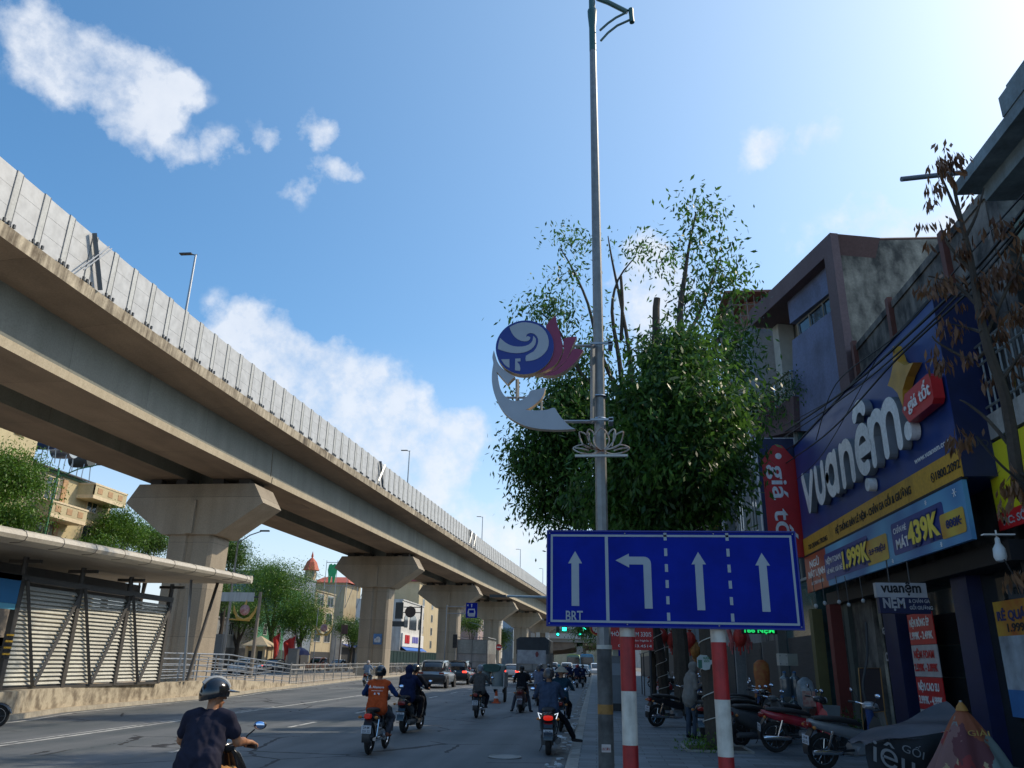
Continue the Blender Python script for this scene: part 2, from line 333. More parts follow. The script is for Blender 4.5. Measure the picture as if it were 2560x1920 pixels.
# ------------------------------------------------------------------ ground, road, pavements
b = MB(); b.add([(-900, -60, -.03), (900, -60, -.03), (900, 3000, -.03), (-900, 3000, -.03)], [(0, 1, 2, 3)])
tag(b.build('ground', M('ground earth', (.14, .13, .11), rough=.95, scale=.05)), kind='structure')
LEFTK = [(-30, -14.6), (15, -14.9), (21.5, -15.55), (24.2, -16.22), (30, -16.38), (36.5, -16.45), (41, -17.15), (48, -17.8), (70, -20.0), (90, -20.9), (120, -20), (160, -17.5), (210, -14.5), (600, -14.5)]
def interp(tab, y):
    if y <= tab[0][0]: return tab[0][1]
    for (a, p), (c, q) in zip(tab, tab[1:]):
        if y <= c: return p + (q - p) * (y - a) / (c - a)
    return tab[-1][1]
ys = [-30, 0, 10, 15, 18, 21.5, 24.2, 27, 30, 33, 36.5, 41, 44, 48, 55, 62, 70, 80, 90, 105, 120, 140, 160, 185, 210, 300, 600]
KR = -.53
b = MB(); b.add([(interp(LEFTK, y), y, 0) for y in ys] + [(KR, y, 0) for y in ys], [(i, i + len(ys), i + 1 + len(ys), i + 1) for i in range(len(ys) - 1)])
tag(b.build('road', asph), kind='structure')
b = MB(); b.add([(-41, -30, .004), (-29, -30, .004), (-29, 600, .004), (-41, 600, .004)], [(0, 1, 2, 3)])
tag(b.build('road', asph), kind='structure')
b = MB(); b.box((KR + .22, -30, -.02), (9.5, 600, .146))
tag(b.build('pavement', pavem), kind='structure')
b = MB()
y = -30
while y < 260:
    L_ = 1.0; b.prism([(KR, -.02), (KR + .22, -.02), (KR + .22, .150), (KR + .06, .150), (KR, .10)], lambda u, v, d: (u, d, v), y + .006, y + L_ - .006); y += L_
tag(b.build('kerb', kerbm), kind='structure')
b = MB(); b.add([(KR - .32, -30, .004), (KR, -30, .004), (KR, 260, .004), (KR - .32, 260, .004)], [(0, 1, 2, 3)])
tag(b.build('gutter', stained('gutter concrete', (.21, .2, .18), (.07, .065, .06), s1=1.5, s2=3, streak=(2, .3, 1), lo=.4, hi=.62)), kind='structure')
# median under the viaduct and pavement of the far side
yk = [y for y in ys]
b = MB(); b.add([(interp(LEFTK, y) - .14, y, .125) for y in yk] + [(-29.2, y, .125) for y in yk], [(i + len(yk), i, i + 1, i + 1 + len(yk)) for i in range(len(yk) - 1)])
tag(b.build('median', medm), kind='structure')
b = MB()
for i in range(len(yk) - 1):
    y0, y1 = yk[i], yk[i + 1]; n = max(1, int((y1 - y0) / 1.2)) if y1 < 130 else 1
    for k in range(n):
        a, c = y0 + (y1 - y0) * k / n, y0 + (y1 - y0) * (k + 1) / n - .01
        xa, xc = interp(LEFTK, a), interp(LEFTK, c)
        b.add([(xa, a, -.02), (xc, c, -.02), (xc - .03, c, .13), (xa - .03, a, .13), (xa - .14, a, -.02), (xc - .14, c, -.02), (xc - .14, c, .13), (xa - .14, a, .13)], [(0, 1, 2, 3)[::-1], (3, 2, 6, 7)[::-1], (0, 3, 7, 4)[::-1], (1, 5, 6, 2)[::-1]])
tag(b.build('kerb', kerbsun), kind='structure')
b = MB(); b.box((-29.2, -30, -.02), (-29.0, 600, .14)); b.box((-41.2, -30, -.02), (-41, 600, .14))
tag(b.build('kerb', kerbsun), kind='structure')
b = MB(); b.box((-75, -30, -.02), (-41.2, 600, .14)); tag(b.build('pavement', medm), kind='structure')
# painted markings
lm = stained('road paint white', (.55, .55, .52), (.20, .20, .2), s1=1.5, s2=5, streak=(2, .5, 1), lo=.48, hi=.60)
b = MB()
def stripe(x0, y0, x1, y1, w=.14, z=.006):
    d = Vector((x1 - x0, y1 - y0, 0)).normalized(); nrm = Vector((-d.y, d.x, 0)) * w / 2
    p, q = Vector((x0, y0, z)), Vector((x1, y1, z)); b.add([p - nrm, q - nrm, q + nrm, p + nrm], [(3, 2, 1, 0)] if nrm.x > 0 else [(0, 1, 2, 3)])
stripe(-11.5, -20, -11.55, 34); stripe(-11.55, 34, -11.75, 60); stripe(-11.75, 60, -12, 120); stripe(-11.75, -20, -11.8, 30, .08)
for k in range(-2, 30): stripe(-8.0, 3.2 + k * 6.1, -7.97, 5.2 + k * 6.1, .13)
for k in range(7, 30): stripe(-4.3, 4 + k * 6.1, -4.3, 6 + k * 6.1, .12)
for i in range(len(yk) - 5):
    if yk[i] >= 10: stripe(interp(LEFTK, yk[i]) + .4, yk[i], interp(LEFTK, yk[i + 1]) + .4, yk[i + 1], .12)
stripe(-16, 49, -1, 49, .3); stripe(-9.5, 75, -1, 75, .3)
tag(b.build('road_markings', lm), kind='structure')
b = MB(); b.add([(-41 + 5.8, -30, .010), (-41 + 5.95, -30, .010), (-41 + 5.95, 300, .010), (-41 + 5.8, 300, .010)], [(0, 1, 2, 3)]); tag(b.build('road_markings', lm), kind='structure')
# manhole and litter in the gutter
t = thing('manhole_cover', 'oval looking steel manhole cover set in the road near the kerb', 'manhole', (-1.76, 16.45, 0))
b = MB(); b.lathe([(.33, .002), (.33, .010), (.29, .012)], n=28); b.build('cover', M('worn iron', (.16, .16, .155), rough=.55, metal=.3, var=.3, scale=12), t)
b = MB(); b.tube([(.31 * math.cos(a), .31 * math.sin(a), .012) for a in [2 * PI * k / 28 for k in range(28)]], .012, n=6, closed=True); b.build('ring', M('iron rim', (.3, .3, .29), rough=.5, metal=.3), t)
random.seed(4)
b = MB()
for k in range(150):
    x, y = -.75 + random.random() * .35 - (.2 if random.random() < .3 else 0), 15 + random.random() ** 1.5 * 60; r = random.uniform(.02, .09)
    b.ell((x, y, .012), (r, r * random.uniform(.5, 1.2), random.uniform(.008, .03)), n=6, rows=4)
tag(b.build('gutter_litter', M('pale litter', (.45, .47, .48), rough=.8, var=.8, scale=1.3)), kind='stuff', label='pale rubbish scattered along the gutter by the kerb')
# ------------------------------------------------------------------ viaduct
LIP = [(-10, -20.7), (10, -21.0), (24, -21.05), (32, -20.85), (40, -20.5), (46, -20.2), (55, -19.6), (68, -18.85), (81, -18.05), (97, -17.1), (114, -16.14), (137, -14.45), (160, -12.8), (175, -11.8), (230, -8)]
def lipx(y):
    y0 = y; s = 0; w = 0
    for d in (-8, -4, 0, 4, 8): s += interp(LIP, y0 + d)
    return s / 5
def lipd(y): return Vector((lipx(y + 1) - lipx(y - 1), 2, 0)).normalized()
def vp(y, off, z):            # point beside the girder's right bottom edge
    d = lipd(y); return Vector((lipx(y), y, 0)) + Vector((d.y, -d.x, 0)) * off + Vector((0, 0, z))
SEC = [(0, 12.0), (.02, 12.38), (-.10, 12.40), (-.18, 14.35), (1.2, 14.50), (1.86, 14.52), (1.9, 15.0), (-9.9, 15.0), (-9.86, 14.52), (-9.2, 14.5), (-7.8, 14.35), (-7.9, 12.4), (-8.02, 12.38), (-8, 12.0), (-4.9, 12.0), (-4.9, 13.6), (-3.1, 13.6), (-3.1, 12.0)]
vd = thing('viaduct', 'long curved elevated concrete railway viaduct with grey noise panels along its edge', 'viaduct', (0, 0, 0))
spans = [(-6, 13.5), (13.5, 46.5), (46.5, 80), (80, 112), (112, 143), (143, 175), (175, 207)]
for (ya, yb) in spans:
    b = MB(); n = 8; rings = []
    for i in range(n + 1):
        y = ya + .05 + (yb - ya - .10) * i / n; rings.append([vp(y, o, z) for o, z in SEC])
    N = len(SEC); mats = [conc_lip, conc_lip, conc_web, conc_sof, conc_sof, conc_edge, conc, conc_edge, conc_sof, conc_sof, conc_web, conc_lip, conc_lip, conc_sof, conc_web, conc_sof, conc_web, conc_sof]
    for k in range(N):
        l = (k + 1) % N; vs = [r[k] for r in rings] + [r[l] for r in rings]
        b.add(vs, [(i, i + 1, i + 2 + n, i + 1 + n) for i in range(n)], mats[k])
    b.add(rings[0], [tuple(range(N))], conc); b.add(rings[-1], [tuple(range(N))[::-1]], conc)
    o = b.build('girder', None, vd, smooth=.3)
# joints of the edge beam, hatches in the soffit
for y in (30, 63, 96, 127): 
    for off in (-1.55, -6.4):
        b = MB(); m = Matrix.Translation(vp(y - 9, off, 11.99)); b.box((-.6, -.9, -.006), (.6, .9, 0), 0, m); b.build('hatch', M('soffit hatch', (.15, .11, .08)), vd)
# noise barrier: panel fields between pilasters
PITCH = 1.4; seam = M('panel seam', (.17, .18, .19), rough=.6)
def panel_field(b, y):
    y0, y1 = y + .30, y + PITCH
    hb, ht = 15.02, 17.05
    for (za, zb) in ((hb, hb + .66), (hb + .67, hb + 1.36), (hb + 1.37, ht)):
        P = [vp(y0, 1.80, za), vp(y1, 1.80, za), vp(y1, 1.80, zb), vp(y0, 1.80, zb)]; Q = [vp(y0, 1.70, za), vp(y1, 1.70, za), vp(y1, 1.70, zb), vp(y0, 1.70, zb)]
        b.add(P + Q, [(0, 1, 2, 3), (5, 4, 7, 6), (3, 2, 6, 7), (0, 4, 5, 1)], panelg)
    P = [vp(y, 1.825, hb), vp(y + .26, 1.825, hb), vp(y + .26, 1.825, ht + .03), vp(y, 1.825, ht + .03)]; Q = [vp(y, 1.68, hb), vp(y + .26, 1.68, hb), vp(y + .26, 1.68, ht + .03), vp(y, 1.68, ht + .03)]
    b.add(P + Q, [(0, 1, 2, 3), (5, 4, 7, 6), (3, 2, 6, 7), (0, 4, 5, 1), (0, 3, 7, 4), (1, 5, 6, 2)], pilast)
    for yy in (y - .022, y + .27):
        b.add([vp(yy, 1.832, hb), vp(yy + .024, 1.832, hb), vp(yy + .024, 1.832, ht + .03), vp(yy, 1.832, ht + .03)] + [vp(yy, 1.70, hb), vp(yy + .03, 1.70, hb), vp(yy + .03, 1.70, ht + .03), vp(yy, 1.70, ht + .03)], [(0, 1, 2, 3), (3, 2, 6, 7), (0, 3, 7, 4), (1, 5, 6, 2)], seam)
    for yy in (y - .12, y + .10, y + .34):
        p = vp(yy, 1.90, 15.1); b.cbox(p, (.07, .08, .14), dsteel)
y = 12.2; k = 0; far = MB()
while y < 206:
    if k < 98: b = MB(); panel_field(b, y); b.build('noise_panel', None, vd, smooth=.3)
    else: panel_field(far, y)
    y += PITCH; k += 1
tag(far.build('noise_panel', None, vd, smooth=.3), kind='stuff')
# crossed maintenance props leaning on the barrier
def prop(y, s):
    b = MB()
    a, c = vp(y, 1.98, 15.05), vp(y - 1.0, 1.98, 17.0)
    d = (c - a); b.tube([a, c], .09 * s, M('prop steel', (.10, .12, .14), rough=.4, metal=.4), n=4)
    for o in (-.08, .08): b.tube([vp(y - 1.3 + o, 2.06, 15.3), vp(y - .05 + o, 2.06, 16.9)], .03, galv, n=5)
    b.build('cross_brace', None, vd)
prop(25.6, 1.2); prop(62, 1); prop(97, .9); prop(99.5, .6)
# lamp posts on the deck
lampg = 'small lamp posts on the viaduct deck'
lamp0 = None
for i, y in enumerate((32.6, 71, 107, 140, 170)):
    p = vp(y, 1.3, 15.0)
    if lamp0 is None:
        lamp0 = thing('deck_lamp_post', '', 'lamp post', p, 0, lampg)
        b = MB(); b.tube([(0, 0, 0), (0, 0, 5.5)], [.075, .05], n=8); b.box((-.14, -.14, 0), (.14, .14, 2.15)); b.build('pole', galv, lamp0)
        b = MB(); b.loft([selli((0, 5.5), .12, .08, 0), selli((0, 5.52), .12, .08, .05)]); b.tube([(0, 0, 5.48), (-.30, 0, 5.55)], .03, n=6); b.cbox((-.52, 0, 5.57), (.62, .2, .06)); b.build('lamp_head', dsteel, lamp0)
        o = lamp0
    else: o = copy_tree(lamp0)
    o.location = p
    o['label'] = ['nearest lamp post rising above the viaduct panels, at left of the photo', 'second lamp post along the viaduct, above the second pier', 'third lamp post along the viaduct, right of the crossed braces', 'fourth lamp post along the viaduct, a thin stick against the sky', 'farthest lamp post on the viaduct, just left of the blue lane sign'][i]
# piers
pier0 = None
PY = [(-19.5), 13.0, 46.0, 80.5, 112, 143, 175]
for i, y in enumerate((13.5, 46.0, 80.5, 112, 143, 175, 207)):
    p = vp(y, -4.0, 0); d = lipd(y); rz = -math.atan2(d.x, d.y) * .5
    if pier0 is None:
        pier0 = thing('viaduct_pier', '', 'pier', p, rz, 'hammerhead piers under the viaduct')
        b = MB()
        def colr(z, w, dd): # rectangular shaft with chamfered corners and a groove in each broad face
            a = w / 2; c = dd / 2; g = .26
            return [(-a + .2, -c, z), (-g, -c, z), (-g + .1, -c + .14, z), (g - .1, -c + .14, z), (g, -c, z), (a - .2, -c, z), (a, -c + .2, z), (a, c - .2, z), (a - .2, c, z), (g, c, z), (-g, c, z), (-a + .2, c, z), (-a, c - .2, z), (-a, -c + .2, z)]
        b.loft([colr(0.1, 2.9, 2.3), colr(5.4, 2.9, 2.3), colr(8.9, 2.9, 2.3)]); b.build('shaft', conc, pier0, smooth=.2)
        b = MB(); cap = [(-1.75, 8.55), (1.75, 8.55), (4.45, 10.45), (3.75, 11.62), (-3.75, 11.62), (-4.45, 10.45)]
        b.prism(cap, lambda u, v, d: (u, d, v), -1.35, 1.35); b.box((-.22, -1.5, 8.6), (.22, -1.34, 10.6)); b.build('crosshead', conc, pier0, smooth=.2)
        for sx in (-2.9, -1.2, 1.2, 2.9):
            for sy in (-.7, .7): b = MB(); b.box((sx - .35, sy - .3, 11.62), (sx + .35, sy + .3, 11.99)); b.build('bearing', M('bearing dark', (.05, .045, .04)), pier0)
        o = pier0
    else: o = copy_tree(pier0); o.location = p; o.rotation_euler = (0, 0, rz)
    o['label'] = ['hammerhead pier out of sight behind the louvred bus shelter', 'nearest hammerhead pier, standing behind the end of the bus shelter canopy', 'second pier, with a blue poster, behind the railings and the rider in light blue', 'third pier, behind the grey car and the bus lane sign', 'fourth pier, rising behind the grey box truck', 'fifth pier, between the two trucks', 'farthest pier, just left of the dark tarpaulin truck'][i]
    if i == 0: o.location.y = 13.5
# poster on pier 2
q = vp(80.5, -4, 0)
t = thing('poster', 'small blue poster fixed on the face of the second viaduct pier', 'poster', (q.x + .62, q.y - 1.24, 3.05))
b = MB(); b.box((-.43, -.02, 0), (.43, 0, 1.0)); b.build('sheet', M('poster blue', (.06, .17, .38), var=.5, scale=2.2, rough=.5), t)
b = MB(); b.box((-.32, -.026, .2), (.3, -.02, .55)); b.ell((.05, -.03, .55), (.22, .01, .2)); b.build('picture', M('poster pale', (.45, .5, .55), var=.6, scale=3), t)
# ------------------------------------------------------------------ bus shelter on the median
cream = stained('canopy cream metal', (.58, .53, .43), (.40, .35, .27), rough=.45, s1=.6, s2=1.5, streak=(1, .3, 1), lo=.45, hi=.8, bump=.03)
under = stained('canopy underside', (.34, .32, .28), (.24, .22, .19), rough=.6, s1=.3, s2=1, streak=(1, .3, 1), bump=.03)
slatm = stained('louvre slat cream', (.60, .60, .54), (.42, .41, .36), rough=.5, s1=.7, s2=2, lo=.45, hi=.8, bump=.02)
frame = M('shelter steel', (.085, .078, .07), rough=.5, metal=.2)
st = thing('bus_shelter', 'long bus rapid transit shelter with cream rounded canopy and louvred side walls', 'bus shelter', (0, 0, 0))
CE = [(4, -14.2, 4.15), (12, -14.45, 4.22), (16, -14.6, 4.3), (20, -14.8, 4.42), (24, -15.0, 4.55), (28, -15.08, 4.63), (31, -15.1, 4.70), (33.2, -15.15, 4.74), (34.3, -15.35, 4.77)]
b = MB(); rings = []; segs = []
for i in range(13):
    y = 4 + (34.3 - 4) * i / 12
    x = interp([(a, c) for a, c, d in CE], y); z = interp([(a, d) for a, c, d in CE], y)
    rings.append([(x - .5, y, z), (x - .04, y, z + .01), (x + .10, y, z + .06), (x + .15, y, z + .16), (x + .10, y, z + .27), (x - .03, y, z + .33), (x - .5, y, z + .36), (x - 7, y, z + .5), (x - 7, y, z - .02)])
b.loft(rings, cream, caps=True)
for i in range(len(b.m)):
    pass
o = b.build('canopy', None, st, smooth=.7)
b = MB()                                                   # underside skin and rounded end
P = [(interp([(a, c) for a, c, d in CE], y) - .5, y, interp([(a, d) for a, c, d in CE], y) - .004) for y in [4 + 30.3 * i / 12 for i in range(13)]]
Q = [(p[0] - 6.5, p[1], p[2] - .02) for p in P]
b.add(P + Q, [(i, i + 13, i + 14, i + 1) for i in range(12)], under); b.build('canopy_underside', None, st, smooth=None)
b = MB(); z = 4.77
b.loft([[(-15.20 - 7 * t, 34.3 + .12 * math.cos(a) + .02, z + .18 + .17 * math.sin(a)) for a in [2 * PI * k / 12 for k in range(12)]] for t in (0, .5, 1)]); b.build('canopy_end', cream, st)
b = MB()
for i, y in enumerate([6 + k * 1.62 for k in range(18)]):
    if y > 34: break
    x = interp([(a, c) for a, c, d in CE], y); z = interp([(a, d) for a, c, d in CE], y)
    b.tube([(x - .3, y, z - .004), (x - .04, y, z + .004), (x + .105, y, z + .058), (x + .156, y, z + .16), (x + .105, y, z + .275), (x - .03, y, z + .337), (x - .5, y, z + .367)], .010, n=4)
b.build('fascia_seam', M('seam dark', (.10, .09, .08)), st)
LX = -16.6
posts = [10.6, 13.4, 16.15, 18.95, 21.73, 24.48, 27.29, 30.17]
for i, y in enumerate(posts):
    b = MB(); b.box((LX - .08, y - .09, .7), (LX + .08, y + .09, 3.85)); b.tube([(LX, y, 3.8), (LX, y, 4.35)], .08, n=6); b.box((LX - .5, y - .05, 4.18), (LX + .5, y + .05, 4.28)); b.build('post', frame, st)
for i in range(4, 7):
    y0, y1 = posts[i], posts[i + 1]; ym = y0 + (y1 - y0) * .47
    b = MB(); m_ = frame
    b.tube([(LX + .12, y0 + .1, 3.7), (LX + .12, ym - .03, .78)], .06, n=4); b.tube([(LX + .12, y1 - .08, 3.5), (LX + .12, ym + .05, .78)], .06, n=4); b.build('cross_brace', frame, st)
    b = MB(); n = 23
    for k in range(n):
        z = .82 + k * (2.75 / n)
        b.add([(LX - .05, y0 + .08, z + .108), (LX + .045, y0 + .08, z), (LX + .045, y1 - .08, z), (LX - .05, y1 - .08, z + .108), (LX - .06, y0 + .08, z + .08), (LX + .035, y0 + .08, z - .012), (LX + .035, y1 - .08, z - .012), (LX - .06, y1 - .08, z + .08)], [(0, 1, 2, 3), (7, 6, 5, 4), (1, 5, 6, 2), (0, 3, 7, 4)], slatm)
    b.build('louvre_panel', None, st, smooth=None)
b = MB(); b.box((LX - .12, 4, .68), (LX + .06, 30.25, .76)); b.box((LX - .1, 4, 3.66), (LX + .1, 30.25, 3.84)); b.build('rail_beam', frame, st)
b = MB(); b.box((LX - 4.2, 2, .4), (LX - 4.0, 30, 1.9)); b.box((LX - 4.2, 2, 3.2), (LX - 4.0, 30, 4.45)); b.box((LX - 2.2, 2, 3.75), (LX - 2.1, 31.5, 4.40)); b.build('rear_wall', M('shelter rear', (.10, .10, .10)), st)
for y in (10.6, 16.15, 21.73, 27.29): b = MB(); b.box((LX - 4.2, y - .08, .2), (LX - 4.02, y + .08, 4.9)); b.build('post', frame, st)
b = MB(); b.box((LX - .02, 17.5, 3.02), (LX + .10, 21.6, 3.82)); b.build('blue_panel', M('panel blue', (.02, .16, .36), rough=.35, var=.1, scale=.6), st)
b = MB(); b.box((LX - .01, 17.5, 2.86), (LX + .09, 21.6, 3.015)); b.build('pale_blue_strip', M('pale blue strip', (.12, .40, .55), rough=.35), st)
b = MB()
for k in range(8): b.box((LX + .09, 21.5, 1.55 + k * .085), (LX + .12, 21.78, 1.55 + k * .085 + .05), M('hazard yellow', (.65, .38, .03)) if k % 2 else blackp)
b.build('hazard_stripes', None, st)
b = MB(); b.tube([(LX, 32.22, .75), (LX - .35, 32.22, 4.95)], .06, n=8); b.build('strut', galv, st)
b = MB(); b.tube([(LX, 32.5, .75), (LX, 34.0, 4.85)], .07, n=8); b.build('strut', frame, st)
b = MB(); b.box((LX - 4.2, 2, .1), (LX - .3, 30.2, .66)); b.build('platform', medm, st)
# plinth wall with step
wl = thing('plinth_wall', 'low plastered wall with peeling patches under the shelter louvres and railing', 'wall', (0, 0, 0))
def wz(y): return .70 if y < 37.5 else max(.16, .70 - (y - 37.5) * .045)
b = MB(); yy = [2, 8, 14, 18, 21.5, 24.2, 27, 30, 33, 36, 38, 40, 42, 44, 46, 48, 50]
b.loft([[(interp(LEFTK, y) - .30, y, .1), (interp(LEFTK, y) - .30, y, wz(y)), (interp(LEFTK, y) - .8, y, wz(y)), (interp(LEFTK, y) - .8, y, .1)] for y in yy]); b.build('wall', plaster, wl, smooth=.3)
b = MB(); b.box((interp(LEFTK, 34.5) - .33, 34.2, .12), (interp(LEFTK, 34.5) - .27, 34.9, .62)); b.build('recess_cover', M('recess dark', (.06, .04, .03)), wl)
# ramp railing with curved top rails
rg = thing('ramp_railing', 'curved steel railing with five horizontal rails on the plinth wall', 'railing', (0, 0, 0))
def rx(y): return interp(LEFTK, y) - .6
ry = [30.6 + k * .8 for k in range(28)]
b = MB()
for h in (.14, .38, .62, .86): b.tube([(rx(y), y, wz(y) + h) for y in ry], .022, n=6)
b.build('rails', galv, rg)
b = MB(); b.tube([(rx(y), y, wz(y) + 1.08) for y in ry], .032, n=6); b.build('handrail', galv, rg)
for y in [30.8 + k * 1.65 for k in range(13)]:
    b = MB(); b.tube([(rx(y), y, wz(y) - .02), (rx(y), y, wz(y) + 1.07)], .03, n=6); b.build('post', galv, rg)
rg2 = thing('ramp_railing', 'second steel railing set back on the inner side of the ramp', 'railing', (0, 0, 0))
b = MB()
for h in (.14, .38, .62, .86, 1.08): b.tube([(rx(y) - 2.2, y, wz(y) + h) for y in ry], .024, n=5)
b.build('rails', galv, rg2)
for y in [31 + k * 2 for k in range(10)]:
    b = MB(); b.tube([(rx(y) - 2.2, y, wz(y) - .02), (rx(y) - 2.2, y, wz(y) + 1.07)], .03, n=6); b.build('post', galv, rg2)
# median fence with upright bars
rustw = M('fence paint grey', (.40, .39, .36), rough=.5, metal=.2, var=.3, scale=9)
def bar_fence(name, label, x_of, y0, y1, z0, h, step=.16, px=2.0, mat=rustw, group=None):
    f = thing(name, label, 'fence', (0, 0, 0), 0, group); b = MB(); y = y0
    n = max(2, int((y1 - y0) / 3)); L_ = [y0 + (y1 - y0) * i / n for i in range(n + 1)]
    for hh in (.12, h - .28, h): b.tube([(x_of(t), t, z0 + hh) for t in L_], .022, n=5)
    b.build('rails', mat, f); b = MB()
    while y < y1: b.tube([(x_of(y), y, z0 + .02), (x_of(y), y, z0 + h + .06)], .014, n=4); y += step
    b.build('bars', mat, f); y = y0
    while y < y1 + .1:
        b = MB(); b.tube([(x_of(y), y, z0), (x_of(y), y, z0 + h + .12)], .04, n=6); b.build('post', mat, f); y += px
    return f
bar_fence('median_fence', 'grey steel bar fence along the median kerb behind the riders', lambda y: interp(LEFTK, y) - .45, 48.5, 100, .13, 1.15, .42, 3)
# ------------------------------------------------------------------ blue lane sign
SY = 6.6
def s7(u, v, Y=SY): return atY(1320 + u * .32550, 1300 + v * .32550, Y)
blue = M('sign blue sheeting', (.002, .014, .24), rough=.6, var=.28, scale=2.2, spec=.12); bluee = M('sign edge blue', (.004, .016, .20), rough=.5)
refl = M('reflective white', (.30, .34, .38), rough=.5, var=.06, scale=4)
z0, z1, x0, x1 = 2.035, 2.785, -.378, 1.63
ls = thing('lane_sign', 'wide blue lane arrow sign reading BRT on two red and white posts', 'road sign', (0, SY, 0))
LSM = Matrix.Translation((0, -SY, 0))
b = MB(); b.box((x0, 0, z0), (x1, .03, z1)); b.build('panel', blue, ls)
b = MB()
for (A, B_) in (((x0, -.012, z0 - .012), (x1, .035, z0)), ((x0, -.012, z1), (x1, .035, z1 + .012)), ((x0 - .012, -.012, z0 - .012), (x0, .035, z1 + .012)), ((x1, -.012, z0 - .012), (x1 + .012, .035, z1 + .012))): b.box(A, B_)
b.build('frame', bluee, ls)
def plate(b, pts, d=.003, mat=0, thick=.002):
    """outline measured on the sign face -> thin raised sheet"""
    P = [Vector((p[0], -d, p[1])) for p in pts]; n = len(P); Q = [p + Vector((0, d, 0)) for p in P]
    a = sum(P[i].x * P[(i + 1) % n].z - P[(i + 1) % n].x * P[i].z for i in range(n))
    fs = [tuple(range(n)) if a > 0 else tuple(range(n))[::-1]] + [(i, (i + 1) % n, n + (i + 1) % n, n + i) for i in range(n)]
    b.add(P + Q, fs, mat)
W_, H_ = x1 - x0, z1 - z0
b = MB()
def bar(xa, za, xb, zb): plate(b, [(xa, za), (xb, za), (xb, zb), (xa, zb)])
t_ = .017; g = .022
bar(x0 + g, z0 + g, x1 - g, z0 + g + t_); bar(x0 + g, z1 - g - t_, x1 - g, z1 - g); bar(x0 + g, z0 + g + t_, x0 + g + t_, z1 - g - t_); bar(x1 - g - t_, z0 + g + t_, x1 - g, z1 - g - t_)
c1_ = x0 + W_ * .242; bar(c1_ - .013, z0 + g + t_, c1_ + .013, z1 - g - t_); b.build('border', refl, ls)
for cx in (x0 + W_ * .483, x0 + W_ * .733):
    for k in range(6):
        b = MB(); zz = z0 + .045 + k * .1275; bar(cx - .0125, zz, cx + .0125, zz + .062); b.build('lane_dash', refl, ls)
def uparrow(cx, za=2.17, zb=2.62):
    b = MB(); plate(b, [(cx - .031, za), (cx + .031, za), (cx + .031, zb - .1), (cx - .031, zb - .1)]); plate(b, [(cx - .058, zb - .1), (cx + .058, zb - .1), (cx, zb)], .0034); b.build('arrow', refl, ls)
uparrow(x0 + W_ * .112, 2.185, 2.625); uparrow(x0 + W_ * .613, 2.165, 2.625); uparrow(x0 + W_ * .866, 2.16, 2.62)
b = MB(); xa = x0 + W_ * .405
arc = [(xa + .033 - .055 + .055 * math.cos(t), 2.528 + .055 * math.sin(t)) for t in [PI / 2 * k / 6 for k in range(7)]]
plate(b, [(xa - .03, 2.172), (xa + .033, 2.172)] + arc + [(xa - .145, 2.583), (xa - .145, 2.520), (xa - .03, 2.520)])
plate(b, [(xa - .145, 2.495), (xa - .145, 2.608), (xa - .255, 2.552)], .0034); b.build('arrow', refl, ls)
b = MB(); b.text('BRT', (x0 + W_ * .073, -.001, 2.068), (1, 0, 0), (0, 0, 1), .082, .138, th=.002, bold=.015); b.build('lettering', refl, ls)
for xx in (x0 + .012, .262, .985, x1 - .012):
    for zz in (z0 + .012, z1 - .012): b = MB(); b.lathe([(.006, -.004), (.004, -.007)], (xx, 0, zz), ax='Y', n=8); b.build('bolt', galv, ls)
pw = stained('post white enamel', (.62, .59, .52), (.36, .33, .28), rough=.5, s1=4, s2=12, lo=.48, hi=.68, bump=.02); pr = stained('post red enamel', (.44, .02, .022), (.22, .012, .014), rough=.5, s1=5, s2=14, lo=.46, hi=.64, bump=.02)
for px_, zs in ((.262, (2.03, 1.955, 1.545, 1.155, .74, .33, .14)), (.985, (2.03, 1.925, 1.50, 1.095, .68, .27, .14))):
    b = MB()
    for k in range(6): b.lathe([(.0605, zs[k + 1]), (.0605, zs[k])], (px_, .10, 0), n=24, mat=(pw if k % 2 == 0 else pr))
    b.lathe([(.058, 2.02), (.058, 2.74)], (px_, .10, 0), n=20, mat=pw); b.build('post', None, ls, smooth=.8)
# ------------------------------------------------------------------ street light with ornaments
PX, PY_ = .095, 8.5
pole = thing('street_light', 'tall tapering galvanised street light behind the blue lane sign', 'street light', (PX, PY_, 0))
polem = stained('pole zinc', (.27, .28, .28), (.16, .165, .165), rough=.5, s1=1.2, s2=3, streak=(1, 1, .1), lo=.4, hi=.7, bump=.05)
nodesof(polem)[2].inputs['Metallic'].default_value = .5
polel = stained('pole lower grime', (.17, .175, .17), (.045, .045, .045), rough=.8, s1=3, s2=5, streak=(1, 1, .4), lo=.38, hi=.62)
greenp = M('bracket green', (.035, .10, .095), rough=.4, var=.15)
b = MB(); b.lathe([(.070, 1.9), (.065, 3.5), (.055, 7), (.043, 10.05)], n=8, mat=polem); b.build('pole', None, pole, smooth=.3)
b = MB(); b.lathe([(.14, .15), (.14, .3), (.080, .32), (.074, 1.9)], n=16); b.build('pole_base', polel, pole)
b = MB(); b.lathe([(.0775, 1.27), (.0775, 1.36)], n=16, mat=M('faded ochre band', (.30, .16, .04), var=.5, scale=8)); b.build('paint_band', None, pole)
b = MB(); b.lathe([(.079, 1.885), (.079, 1.925)], n=16, mat=M('strap', (.5, .49, .43))); b.build('strap', None, pole)
for z in (3.0, 4.35, 4.62):
    b = MB(); b.tube([(.072 * math.cos(t), .072 * math.sin(t), z) for t in [2 * PI * k / 16 for k in range(16)]], .012, n=5, closed=True); b.build('strap', chrome, pole)
